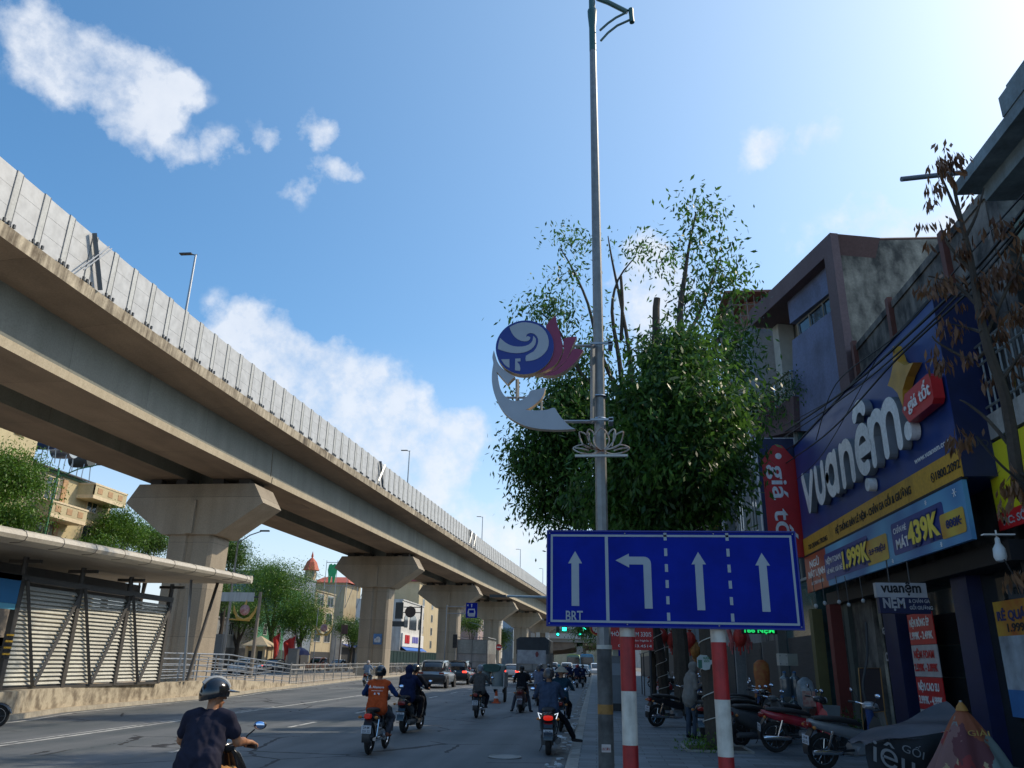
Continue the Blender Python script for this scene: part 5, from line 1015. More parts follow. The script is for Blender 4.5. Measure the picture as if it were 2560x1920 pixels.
for i, (nm, s_, p0, p1, dep, lab) in enumerate((('shop_name_sign', ['THAO', '740'], (1747, 1192), (1802, 1254), 40, 'dark sign with gold THAO 740 lettering beside the tree'), ('shop_name_sign', ['GỐM', 'SỨ'], (1770, 1267), (1806, 1330), 38, 'dark sign with gold GOM SU lettering below the 740 sign'))):
    a, c = atY(*p0, dep), atY(*p1, dep); t = thing(nm, lab, 'sign', (a.x, dep, 0)); goldt = M('gold letters', (.34, .19, .03))
    b = MB(); b.box((a.x, dep, c.z), (c.x, dep + .12, a.z), ink); bp(b, 'board', None, t); b = MB(); w_ = c.x - a.x; h_ = a.z - c.z
    if i == 0:
        b.text('THAO', (a.x + w_ * .5, dep - .002, c.z + h_ * .55), (1, 0, 0), UD, h_ * .32, w_ * .8, mat=goldt, bold=.03, align='C'); b.prism([(a.x + w_ * .5 + w_ * .4 * math.cos(k * PI / 8), c.z + h_ * .27 + h_ * .18 * math.sin(k * PI / 8)) for k in range(16)][::-1], lambda u, v, d: (u, d, v), dep, dep - .01, goldt); b.text('740', (a.x + w_ * .5, dep - .011, c.z + h_ * .17), (1, 0, 0), UD, h_ * .2, w_ * .5, mat=ink, bold=.03, align='C')
    else:
        b.text('GỐM', (a.x + w_ * .5, dep - .002, c.z + h_ * .58), (1, 0, 0), UD, h_ * .24, w_ * .75, mat=goldt, bold=.03, align='C'); b.text('SỨ', (a.x + w_ * .5, dep - .002, c.z + h_ * .08), (1, 0, 0), UD, h_ * .24, w_ * .45, mat=goldt, bold=.03, align='C')
    bp(b, 'lettering', None, t)
# open shop fronts under the lane sign: hanging goods, pillars
for i, (y, m_, lab) in enumerate(((25.1, M('olive pillar', (.12, .11, .04)), 'olive pillar between the dark shop fronts'), (23.2, M('dark red pillar', (.13, .02, .015)), 'dark red pillar beside the water jars'), (30.0, M('grey pillar', (.12, .12, .11)), 'grey pillar of the dark shop front behind the motorbikes'))):
    t = thing('shop_pillar', lab, 'pillar', (6.6, y, 0)); b = MB(); b.box((-.15, -.18, .15), (.15, .18, 3.4)); b.box((-.18, -.21, .15), (.18, .21, .45)); b.build('shaft', m_, t)
hang = [((1655, 1590), 33, 'red'), ((1680, 1600), 33, 'red'), ((1725, 1600), 31, 'red'), ((1740, 1625), 31, 'amber'), ((1790, 1590), 29, 'red'), ((1778, 1620), 29, 'amber'), ((1830, 1590), 27, 'pink'), ((1850, 1592), 27, 'red'), ((1870, 1588), 27, 'pink')]
cm = {'red': M('lantern red', (.42, .03, .02), var=.4, scale=4), 'amber': M('lantern amber', (.35, .15, .03), var=.4, scale=4), 'pink': M('garland pink', (.40, .10, .10), var=.5, scale=6)}
for (p, Y, c) in hang:
    q = atY(p[0], p[1], Y); t = thing('hanging_decoration', {'red': 'red paper decoration hanging at a dark shop front', 'amber': 'amber paper lantern hanging at a dark shop front', 'pink': 'pink garland hanging right of the second sign post'}[c], 'decoration', q, 0, 'paper decorations hanging at the shop fronts')
    b = MB()
    if c != 'pink': b.ell((0, 0, 0), (.22, .22, .3), n=10, rows=8); b.lathe([(.05, .3), (.08, .36)], n=8); 
    for k in range(5): b.tube([(.05 * k - .1, 0, -.2), (.05 * k - .12, .02, -.2 - .12 * (k % 3 + 1))], .025, n=4)
    if c == 'pink': b.tube([(-.1, 0, .2), (0, 0, -.2)], .08, n=6)
    b.build('paper', cm[c], t, smooth=None)
    b = MB(); b.tube([(0, 0, .3), (0, 0, .9)], .008, n=4); b.build('cord', ink, t)
q = atZ(1938, 1790, .15); q = atY(1905, 1690, 23.5)
t = thing('hanging_garment', 'orange and red patterned garment hanging at the dark shop front', 'garment', (q.x, 23.5, 0)); z = q.z
b = MB(); b.loft([selli((0, z + .28), .10, .5, 0, 10), ] if False else [[(x * s_, y * .12, zz_) for x, y in circle(1, 12)] for s_, zz_ in ((.08, z + .42), (.20, z + .32), (.22, z + .1), (.19, z - .2), (.24, z - .55))]); b.build('cloth', M('orange cloth', (.34, .06, .02), var2=(.38, .18, .04), scale=7), t)
b = MB(); b.tube([(0, 0, z + .4), (0, 0, z + .7)], .01); b.build('hook', dsteel, t)
# ------------------------------------------------------------------ motorbikes
redlamp = lamp('tail lamp lit', (1.0, .03, .01), .28); redoff = M('tail lamp unlit', (.22, .012, .01), rough=.2, coat=.5)
platew = M('number plate white', (.50, .52, .56), rough=.45, var=.06); seatm = M('seat vinyl', (.018, .017, .018), rough=.6, var=.3); mirror_g = M('mirror glass', (.55, .70, .95), rough=.03, metal=1, var=.02)
greyp = M('grey plastic', (.07, .075, .08), rough=.5); silverp = M('silver paint', (.34, .35, .37), rough=.3, metal=.5, var=.05); whitep = M('white gloss', (.60, .60, .60), rough=.25, coat=.4, var=.04)
amber = M('indicator amber', (.45, .16, .02), rough=.3)
def wheel(par, y, r, tw, spokes, steer=0):
    b = MB(); b.lathe([(r - .075, -tw * .7), (r - .03, -tw), (r - .008, -tw * .7), (r, 0), (r - .008, tw * .7), (r - .03, tw), (r - .075, tw * .7), (r - .09, 0)], (0, y, r), ax='X', n=26); w = b.build('wheel', rubber, par)
    b = MB(); rr = r - .085
    b.tube([(0, y + rr * math.cos(t), r + rr * math.sin(t)) for t in [2 * PI * k / 26 for k in range(26)]], .014, chrome, 6, closed=True); b.lathe([(.045, -.05), (.045, .05)], (0, y, r), ax='X', n=12, mat=greyp)
    for k in range(spokes): a = 2 * PI * k / spokes; b.tube([(.02 * (-1) ** k, y, r), (0, y + rr * math.cos(a), r + rr * math.sin(a))], .012 if spokes < 9 else .004, greyp if spokes < 9 else chrome, 4)
    b.build('rim', None, w)
def fender(par, y, r, a0, a1, w, mat, name='mudguard'):
    b = MB(); rings = []
    for k in range(8):
        a = a0 + (a1 - a0) * k / 7; cy, cz = y + r * math.cos(a), r * 0 + WR + r * math.sin(a); n = (math.cos(a), math.sin(a))
        rings.append([(-w, cy - n[0] * .035, cz - n[1] * .035), (-w * .7, cy, cz), (0, cy + n[0] * .015, cz + n[1] * .015), (w * .7, cy, cz), (w, cy - n[0] * .035, cz - n[1] * .035), (0, cy, cz)])
    b.loft(rings); b.build(name, mat, par)
WR = .27
def ering(cx, cy, z, w, d, n=14, e=2.5): 
    r = []
    for k in range(n):
        t = 2 * PI * k / n; ct, st_ = math.cos(t), math.sin(t); r.append((cx + w / 2 * math.copysign(abs(ct) ** (2 / e), ct), cy + d / 2 * math.copysign(abs(st_) ** (2 / e), st_), z))
    return r
def moto(style, lit=True, plate=('29-Y1', '508.52'), paint=None, side=None, low=False):
    global WR
    t = thing('motorbike', '', 'motorbike'); P = paint or glossb; S = side or P
    if style == 'scooter':
        WR = .265; wheel(t, -.62, .265, .055, 5); wheel(t, .64, .265, .05, 5)
        b = MB(); b.loft([selli((0, cz), w, h, y, 16) for y, w, h, cz in ((-.92, .12, .10, .76), (-.88, .24, .2, .72), (-.72, .34, .30, .65), (-.45, .37, .38, .56), (-.22, .34, .42, .50), (-.06, .28, .34, .44))]); b.build('rear_body', P, t, smooth=.9)
        b = MB(); b.loft([selli((0, cz), w, h, y, 14) for y, w, h, cz in ((-.86, .16, .05, .83), (-.7, .27, .10, .835), (-.35, .29, .12, .82), (-.1, .24, .11, .79), (.02, .16, .08, .76))]); b.build('seat', seatm, t, smooth=.9)
        b = MB(); b.box((-.17, -.08, .25), (.17, .36, .31)); b.box((-.16, -.1, .2), (.16, .3, .25)); b.build('floorboard', greyp, t)
        b = MB(); b.loft([ering(0, y, z, w, d) for z, w, d, y in ((.27, .30, .10, .38), (.45, .42, .16, .44), (.62, .46, .20, .47), (.78, .42, .20, .46), (.92, .30, .17, .40), (1.0, .16, .12, .34))]); b.build('front_apron', P, t, smooth=.9)
        b = MB(); b.loft([selli((0, z), w, h, y, 12) for y, w, h, z in ((.20, .14, .07, 1.0), (.28, .24, .13, 1.0), (.36, .24, .13, 1.0), (.43, .12, .07, .98))]); b.build('handlebar_cover', P, t, smooth=.9)
        hy, hz = .24, 1.01; b = MB(); b.box((-.10, .545, .70), (.10, .56, .82)); b.build('headlight', M('headlight lens', (.5, .52, .55), rough=.1), t)
        b = MB(); b.box((-.13, -.945, .50), (.13, -.90, .52)); b.loft([[(x, y, z) for x, z in ((-.1, zz), (.1, zz))] + [(.1, y + .02, zz), (-.1, y + .02, zz)] if False else [(-.09, y, zz), (.09, y, zz), (.09, y + .025, zz), (-.09, y + .025, zz)] for y, zz in ((-.86, .62), (-.95, .46), (-.98, .30))]); b.build('mudguard', blackp, t)
        py, pz, tl = -.945, .42, (.125, -.925, .70)
        b = MB(); b.lathe([(.05, -.86), (.06, -.8), (.06, -.45), (.03, -.35)], (.19, 0, .27), ax='Y', n=12); b.build('exhaust', greyp, t)
        b = MB(); b.box((-.14, -.62, .18), (-.05, -.15, .36)); b.box((-.08, -.4, .16), (.1, -.05, .40)); b.build('engine', greyp, t)
        fender(t, .64, .30, .2, 2.6, .075, P); lp_ = -.36
    else:
        WR = .29; wheel(t, -.62, .29, .04, 18); wheel(t, .62, .29, .036, 18)
        b = MB(); b.loft([selli((0, cz), w, h, y, 14) for y, w, h, cz in ((-.88, .08, .07, .76), (-.78, .18, .14, .72), (-.5, .26, .18, .66), (-.2, .25, .20, .60), (.05, .20, .20, .54), (.28, .12, .16, .52))]); b.build('rear_body', P, t, smooth=.9)
        b = MB(); b.loft([selli((0, cz), w, h, y, 12) for y, w, h, cz in ((-.80, .13, .05, .80), (-.6, .23, .09, .80), (-.25, .24, .10, .78), (0, .18, .09, .74), (.1, .1, .06, .70))]); b.build('seat', seatm, t, smooth=.9)
        for sx in (-1, 1):
            b = MB(); b.loft([[(sx * (.10 + .09 * f), .26 + .06 * f, .34), (sx * (.18 + .05 * f), .40, .36), (sx * (.18 + .05 * f), .42, .55), (sx * .15, .38, .80), (sx * .08, .32, .86), (sx * .07, .22, .70)] for f in (0, .35)]); b.build('leg_shield', S, t, smooth=.8)
        b = MB(); b.loft([ering(0, y, z, w, d) for z, w, d, y in ((.5, .10, .12, .30), (.72, .14, .14, .33), (.9, .13, .12, .30), (.98, .1, .1, .28))]); b.build('front_apron', P, t, smooth=.9)
        b = MB(); b.loft([selli((0, z), w, h, y, 12) for y, w, h, z in ((.20, .10, .07, 1.0), (.27, .22, .12, 1.01), (.36, .24, .15, 1.0), (.42, .16, .12, .98))]); b.build('handlebar_cover', S, t, smooth=.9)
        hy, hz = .22, 1.02; b = MB(); b.ell((0, .42, .99), (.075, .04, .06), n=12, rows=8); b.build('headlight', M('headlight lens', (.5, .52, .55), rough=.1), t)
        b = MB(); b.loft([[(-.075, y, zz), (.075, y, zz), (.075, y + .02, zz), (-.075, y + .02, zz)] for y, zz in ((-.80, .68), (-.90, .52), (-.95, .34), (-.93, .24))]); b.build('mudguard', blackp, t)
        py, pz, tl = -.93, .47, (.09, -.90, .70)
        b = MB(); b.tube([(.12, .15, .25), (.15, -.1, .24), (.16, -.35, .27)], .022, n=8); b.lathe([(.025, -.36), (.042, -.42), (.045, -.85), (.03, -.90)], (.16, 0, .30), ax='Y', n=12); b.build('exhaust', chrome, t)
        b = MB(); b.loft([selli((0, .32), w, .2, y, 10) for y, w in ((-.12, .18), (.05, .22), (.2, .16))]); b.lathe([(.07, -.14), (.08, -.1), (.08, .1), (.07, .14)], (0, .03, .31), ax='X', n=14); b.build('engine', silverp, t)
        b = MB(); b.tube([(.11, -.62, .29), (.10, -.1, .32)], .022); b.tube([(-.11, -.62, .29), (-.10, -.1, .32)], .022); b.tube([(.12, -.6, .33), (.12, -.5, .62)], .022, chrome); b.tube([(-.12, -.6, .33), (-.12, -.5, .62)], .022, chrome); b.build('swing_arm', blackp, t); fender(t, .62, .325, .1, 2.4, .06, S); lp_ = -.36
    b = MB(); b.box((-.095, py - .008, pz - .07), (.095, py, pz + .07), platew)
    for i, s_ in enumerate(plate): b.text(s_, (0, py - .009, pz + .012 - i * .062), (1, 0, 0), (0, 0, 1), .042, .15 if i else .12, th=.0005, mat=M('plate ink', (.03, .03, .05)), bold=.03, align='C', res=1, lift=.001)
    b.build('number_plate', None, t)
    b = MB(); b.loft([selli((0, tl[2]), tl[0] * 1.6 * f, .10 * f, y, 12, 3) for y, f in ((tl[1] + .05, 1), (tl[1] - .015, .95), (tl[1] - .03, .7))]); b.build('tail_light', redlamp if lit else redoff, t)
    for sx in (-1, 1): b = MB(); b.ell((sx * (tl[0] + .07), tl[1] + .04, tl[2] - .02), (.04, .03, .028), n=8, rows=6); b.tube([(sx * .05, tl[1] + .08, tl[2] - .03), (sx * (tl[0] + .05), tl[1] + .04, tl[2] - .02)], .01, blackp, 5); b.build('indicator', amber, t)
    b = MB(); b.tube([(-.35, hy - .05, hz), (-.22, hy, hz + .01), (-.1, hy + .07, hz - .01), (.1, hy + .07, hz - .01), (.22, hy, hz + .01), (.35, hy - .05, hz)], .013, chrome, 8)
    for sx in (-1, 1): b.tube([(sx * .24, hy - .01, hz + .008), (sx * .37, hy - .057, hz)], .019, blackp, 8); b.tube([(sx * .22, hy + .05, hz - .01), (sx * .36, hy + .02, hz - .02)], .006, chrome, 5)
    hb = b.build('handlebar', None, t)
    for sx in (-1, 1):
        b = MB(); b.tube([(sx * .20, hy + .01, hz), (sx * .24, hy + .03, hz + .09), (sx * .31, hy + .02, hz + .15)], .007, blackp, 6)
        m = Matrix.Rotation(sx * .25, 4, 'Z'); c = Vector((sx * .36, hy + .01, hz + .19)); b.ell(c, (.062, .022, .042), blackp, 14, 8, m.to_3x3()); q = b.build('mirror', None, t)
        b = MB(); b.ell(c + Vector((0, -.016, 0)), (.054, .010, .036), mirror_g, 14, 8, m.to_3x3()); b.build('glass', None, q)
    b = MB(); b.tube([(.05, .36, .8), (.07, .62 if style != 'scooter' else .64, WR)], .02, n=6); b.tube([(-.05, .36, .8), (-.07, .62 if style != 'scooter' else .64, WR)], .02, n=6); b.build('fork', greyp, t)
    b = MB(); b.tube([(-.10, .02, .24), (-.17, -.02, .06), (-.20, -.03, .01)] if not low else [(-.1, .0, .24), (-.12, -.22, .2)], .011, n=5); b.build('kickstand', dsteel, t)
    return t
def paint(t, mapping):
    """object-level paint on a copied bike: {part name: material}"""
    for c in t.children:
        k = c.name.split('.')[0]
        if k in mapping: c.material_slots[0].link = 'OBJECT'; c.material_slots[0].material = mapping[k]
def put(t, x, y, az=0, label='', group='motorbikes and riders on the road', z=0, lean=0, s=1):
    t.location = (x, y, z); t.rotation_euler = (0, R_(lean), -R_(az)); t['label'] = label
    if group: t['group'] = group
    if s != 1: t.scale = (s, s, s)
    return t
SC = moto('scooter'); WV = moto('wave', plate=('29-M', '221.22'), side=greyp, low=True)
first = {'s': True, 'w': True}
def bike(kind, x, y, az, label, pm=None, group='motorbikes ridden on the road', z=0, lean=0):
    src = SC if kind == 's' else WV
    if first[kind]: t = src; first[kind] = False
    else: t = copy_tree(src)
    put(t, x, y, az, label, group, z, lean)
    if pm: paint(t, pm)
    return t
def body_paint(m): return {'rear_body': m, 'front_apron': m, 'handlebar_cover': m, 'mudguard': m}
brownp = M('brown gloss', (.10, .035, .028), rough=.3, coat=.4); bluepn = M('blue gloss', (.02, .05, .16), rough=.25, coat=.5); redpn = M('red gloss', (.33, .012, .015), rough=.25, coat=.5, var2=(.38, .03, .05), scale=5); yellp = M('yellow ochre gloss', (.5, .22, .03), rough=.3, coat=.4)
OFF = {'tail_light': redoff}
# ridden
RB = {}
RB['near'] = bike('s', -3.46, 7.4, -4, 'dark scooter under the rider in a navy polo shirt, cut by the lower edge', {'rear_body': yellp})
RB['orange'] = bike('w', -4.36, 16.75, 0, 'dark motorbike with red tail light under the rider in an orange jacket', {'tail_light': M('tail lamp dim', (.35, .015, .01), rough=.2, emit=(1, .03, .01, .06))})
RB['navy'] = bike('s', -4.75, 21.6, 6, 'big black scooter carrying two people in dark jackets', {**body_paint(glossb), **OFF})
RB['grey'] = bike('w', -3.82, 27.6, 2, 'small dark motorbike under the rider in a grey-brown jacket', OFF)
RB['woman'] = bike('s', -2.72, 30.95, 0, 'brown scooter under the rider in a black T-shirt with both feet down', {**body_paint(brownp), **OFF})
RB['lav'] = bike('s', -2.42, 35.9, 0, 'dark red scooter under the rider in a lavender shirt', {**body_paint(brownp), **OFF})
RB['right'] = bike('s', -.98, 17.7, -2, 'black scooter with lit red tail light stopped at the kerb', body_paint(glossb))
RB['cone'] = bike('w', -.95, 23.4, 0, 'dark motorbike of the rider wearing a conical hat', OFF)
RB['far'] = bike('w', -15.1, 54.2, 0, 'motorbike of the rider in light blue near the median fence', OFF)
RB['edge'] = bike('s', -14.85, 18.6, 62, 'black scooter entering at the left edge of the photo', body_paint(glossb))
# V-shaped white lamps of the kerb scooter
b = MB()
for sx in (-1, 1): b.tube([(sx * .13, -.965, .77), (sx * .20, -.945, .80), (sx * .16, -.965, .69)], .010, n=5)
b.build('lamp_blade', lamp('white lamp strip', (.8, .9, 1.0), .7), RB['right'])
# ------------------------------------------------------------------ people
skin = M('skin', (.30, .155, .09), rough=.55, var=.08, scale=6); skinw = M('skin warm', (.36, .17, .09), rough=.5, var=.1, scale=7)
def cloth(n, c, v=.18): return M('cloth ' + n, c, rough=.9, var=v, scale=5, bump=.5, bscale=9, spec=.2)
hair = M('hair black', (.012, .010, .010), rough=.5, var=.4, scale=30)
def capsule(b, p, q, r0, r1, n=12):
    p, q = Vector(p), Vector(q); d = q - p; L_ = d.length
    if L_ < 1e-4: b.ell(p, (r0, r0, r0), 0, n, 8); return
    d.normalize(); up = Vector((0, 0, 1)) if abs(d.z) < .9 else Vector((1, 0, 0)); a = d.cross(up).normalized(); c = a.cross(d)
    rings = []
    for k in range(4): t = PI / 2 * (k + .3) / 4.3; rings.append((p - d * (r0 * math.cos(t)), r0 * math.sin(t)))
    rings.append((p, r0)); rings.append((q, r1))
    for k in range(3, -1, -1): t = PI / 2 * (k + .3) / 4.3; rings.append((q + d * (r1 * math.cos(t)), r1 * math.sin(t)))
    b.loft([[c_ + (a * math.cos(t) + c * math.sin(t)) * r for t in [2 * PI * j / n for j in range(n)]] for c_, r in rings], 0)
def figure(name_parent, prims, voxel, mats):
    """one continuous body: tapered limbs fused by a voxel remesh, material of each face from the nearest limb"""
    b = MB()
    for p, q, r0, r1, mk in prims: capsule(b, p, q, r0, r1)
    tmp = b.build('tmp', None, None, smooth=0); md = tmp.modifiers.new('r', 'REMESH'); md.mode = 'VOXEL'; md.voxel_size = voxel
    m2 = tmp.modifiers.new('s', 'SMOOTH'); m2.factor = .5; m2.iterations = 4 if voxel < .012 else 2
    C.view_layer.update(); me = bpy.data.meshes.new_from_object(tmp.evaluated_get(C.evaluated_depsgraph_get())); me.name = 'body'
    bpy.data.objects.remove(tmp)
    keys = []; [keys.append(m) for *_, m in prims if m not in keys]
    me.materials.clear()
    nv = len(me.vertices); co = np.empty(nv * 3, np.float32); me.vertices.foreach_get('co', co); co = co.reshape(-1, 3); vn = np.empty(nv * 3, np.float32); me.vertex_normals.foreach_get('vector', vn); vn = vn.reshape(-1, 3)
    x, y, z = co.T; f1 = (np.sin(x * 31 + 3 * np.sin(z * 13 + y * 17)) * np.sin(z * 27 + 2.5 * np.sin(x * 19 + y * 11)) * .0055 + np.sin(x * 67 + z * 38 + 2 * np.sin(y * 41)) * .0022) * np.clip((1.30 - z) * 8, 0, 1) * np.where(z > .42, 1, .3)   # cloth folds
    me.vertices.foreach_set('co', (co + vn * f1[:, None]).ravel())
    [me.materials.append(mats[k]) for k in keys]
    n = len(me.polygons); cs = np.empty(n * 3, np.float32); me.polygons.foreach_get('center', cs); cs = cs.reshape(-1, 3)
    best = np.full(n, 1e9); mi = np.zeros(n, np.int32)
    for p, q, r0, r1, mk in prims:
        p, q = np.array(p), np.array(q); d = q - p; L2 = max((d * d).sum(), 1e-9); t = np.clip(((cs - p) @ d) / L2, 0, 1)
        dist = np.linalg.norm(cs - p - t[:, None] * d, axis=1) - (r0 + (r1 - r0) * t); k = dist < best; best[k] = dist[k]; mi[k] = keys.index(mk)
    me.polygons.foreach_set('material_index', mi); me.polygons.foreach_set('use_smooth', np.ones(n, bool)); me.update()
    o = bpy.data.objects.new('body', me); COL.objects.link(o); o.parent = name_parent; return o
def V3(*a): return Vector(a)
def body_prims(J, long_sleeve=True, hood=False, slim=0, fingers=True, collar=True, shorts=False, shoe='shoe'):
    P = []; a = P.append; sl = slim
    pel, che, nk, hd = J['pelvis'], J['chest'], J['neck'], J['head']; rt = J.get('right', V3(1, 0, 0)); fw = J.get('fw', V3(0, 1, 0))
    for s in (-1, 1):
        a((pel + rt * .085 * s, pel + rt * .08 * s + V3(0, 0, .06), .115 - sl, .115 - sl, 'trouser'))
        a((pel + rt * .075 * s + V3(0, 0, .04), che + rt * .085 * s, .112 - sl, .122 - sl, 'shirt'))
        a((che + rt * .08 * s, che + rt * .13 * s + V3(0, 0, .10), .10, .07, 'shirt'))
        sh, el, wr_, hn = J['sh'][s], J['el'][s], J['wr'][s], J['hand'][s]
        a((che + rt * .10 * s + V3(0, 0, .13), sh, .062, .064, 'shirt'))
        if long_sleeve: a((sh, el, .062 - sl * .5, .050, 'shirt' if not J.get('arm') else 'arm')); a((el, wr_, .048, .036, 'shirt' if not J.get('arm') else 'arm')); a((wr_, wr_.lerp(hn, .35), .026, .026, 'skin'))
        else: mid = sh.lerp(el, .62); a((sh, mid, .066, .064, 'shirt')); a((mid, el, .044, .042, 'skin')); a((el, el.lerp(wr_, .35), .043, .044, 'skin')); a((el.lerp(wr_, .35), wr_, .044, .027, 'skin'))
        # hand: palm, four bent fingers of unequal length, thumb from the side of the palm
        pd = (hn - wr_).normalized(); ax = J.get('grip', {}).get(s, rt); across = ax.normalized(); dn = pd.cross(across); dn = dn if dn.z < 0 else -dn
        a((wr_, hn - across * .018, .026, .022, 'skin')); a((wr_, hn + across * .022, .026, .022, 'skin'))
        if fingers:
            for k, (ln, o) in enumerate(((.9, -.033), (1.0, -.011), (.95, .011), (.78, .033))):
                k0 = hn + across * o + pd * .012; k1 = k0 + pd * .030 * ln + dn * .008; k2 = k1 + dn * .028 * ln + pd * .004; k3 = k2 - pd * .020 * ln + dn * .006; a((k0, k1, .0115, .010, 'skin')); a((k1, k2, .0100, .0092, 'skin')); a((k2, k3, .0092, .0085, 'skin'))
            tb = wr_.lerp(hn, .45) - across * s * .034; t1 = tb - across * s * .012 + pd * .03 + dn * .012; t2 = t1 + pd * .018 + dn * .022; a((tb, t1, .0125, .0115, 'skin')); a((t1, t2, .011, .0095, 'skin'))
        hp, kn, an, to = J['hip'][s], J['kn'][s], J['an'][s], J['toe'][s]
        a((hp, kn, .088 - sl, .064, 'trouser'))
        if shorts: a((kn, an, .052, .036, 'skin'))
        else: a((kn, kn.lerp(an, .92), .064, .056, 'trouser')); a((kn.lerp(an, .85), an, .036, .034, 'skin'))
        a((an + V3(0, 0, -.01), an - (to - an).normalized() * .03 + V3(0, 0, -.045), .036, .034, 'shoe')); a((an - (to - an).normalized() * .02 + V3(0, 0, -.05), to, .037, .030, 'shoe'))
    [a((pel + rt * .09 * s + V3(0, -.02, -.03), pel + rt * .085 * s + V3(0, 0, .1), .132 - sl, .122 - sl, 'shirt')) for s in (-1, 1)]
    a((pel + V3(0, 0, .1), che, .13 - sl, .135 - sl, 'shirt')); a((che + V3(0, 0, .08), nk - V3(0, 0, .03), .085, .062, 'shirt'))
    a((nk - V3(0, 0, .06), nk + (hd - nk) * .5, .052, .052, 'skin' if not hood else 'hood'))
    if collar: a((nk - V3(0, 0, .05), nk - V3(0, 0, .03), .064, .060, 'shirt'))
    hf = J.get('look', fw).normalized(); hr = hf.cross(V3(0, 0, 1)).normalized()
    m = 'skin'; a((hd + V3(0, 0, .035) - hf * .02, hd + V3(0, 0, .035) + hf * .018, .082, .080, m)); a((hd + V3(0, 0, .02), hd + V3(0, 0, -.05) + hf * .035, .075, .052, m)); a((hd + hf * .05 + V3(0, 0, -.06), hd + hf * .055 + V3(0, 0, -.085), .034, .028, m))
    a((hd + hf * .088 + V3(0, 0, .015), hd + hf * .105 + V3(0, 0, -.018), .010, .015, m))
    for s in (-1, 1): a((hd + hr * .082 * s + V3(0, 0, .01), hd + hr * .086 * s - hf * .012 + V3(0, 0, -.02), .018, .012, m)); a((hd + hr * .032 * s + hf * .088 + V3(0, 0, .018), hd + hr * .03 * s + hf * .090 + V3(0, 0, .018), .011, .011, 'eye'))
    a((hd + hr * -.022 + hf * .086 + V3(0, 0, -.055), hd + hr * .022 + hf * .086 + V3(0, 0, -.055), .010, .010, 'lip'))
    if hood: a((hd + V3(0, 0, .03) - hf * .035, hd - hf * .02 + V3(0, 0, -.02), .105, .10, 'hood')); a((hd - hf * .03 - V3(0, 0, .06), nk - hf * .02 - V3(0, 0, .04), .085, .10, 'hood')); a((hd + V3(0, 0, .065), hd + hf * .02 + V3(0, 0, .06), .088, .082, 'hood'))
    return P
def helmet(par, hd, look, mat, peak=True, full=False, stripe=None):
    hf = look.normalized(); m = Matrix((hf.cross(V3(0, 0, 1)).normalized(), hf, V3(0, 0, 1))).transposed()
    b = MB(); c = hd + V3(0, 0, .035) - hf * .008; rings = []
    for i in range(9):
        t = PI / 2 - (PI / 2 + (.62 if full else .28)) * i / 8; rr = max(math.cos(t), .03)
        ring = []
        for k in range(24):
            a = 2 * PI * k / 24; dz = -.045 * max(0, -math.sin(a)) * (i / 8) ** 2 if not full else 0
            ring.append(c + m @ Vector((.118 * rr * math.cos(a), .142 * rr * math.sin(a), .132 * math.sin(t) + dz)))
        rings.append(ring)
    rings.append([c + (p - c) * .90 for p in rings[-1]]); b.loft(rings, mat, caps=True)
    h = b.build('helmet', None, par, smooth=.9)
    if peak:
        b = MB(); top = [c + m @ Vector((.105 * math.sin(a), .128 * math.cos(a) * 1.0 + .115 * (math.cos(a * 1.1)) ** 2, .022 - .012 * math.cos(a))) for a in [(-1.15 + 2.3 * k / 10) for k in range(11)]]; inn = [c + m @ Vector((.105 * math.sin(a), .115 * math.cos(a), .035)) for a in [(-1.15 + 2.3 * k / 10) for k in range(11)]]
        b.add(inn + top + [p - V3(0, 0, .010) for p in inn + top], [(i, i + 1, 12 + i, 11 + i) for i in range(10)] + [(22 + i, 33 + i, 34 + i, 23 + i) for i in range(10)] + [(11 + i, 12 + i, 34 + i, 33 + i) for i in range(10)], mat); b.build('peak', None, h, smooth=.8)
    if stripe:
        b = MB(); b.tube([c + m @ Vector((0, .144 * math.cos(t), .134 * math.sin(t))) for t in [.35 + 2.2 * k / 12 for k in range(13)]], [.02] * 13, stripe, 6); b.build('stripe', None, h)
    return h
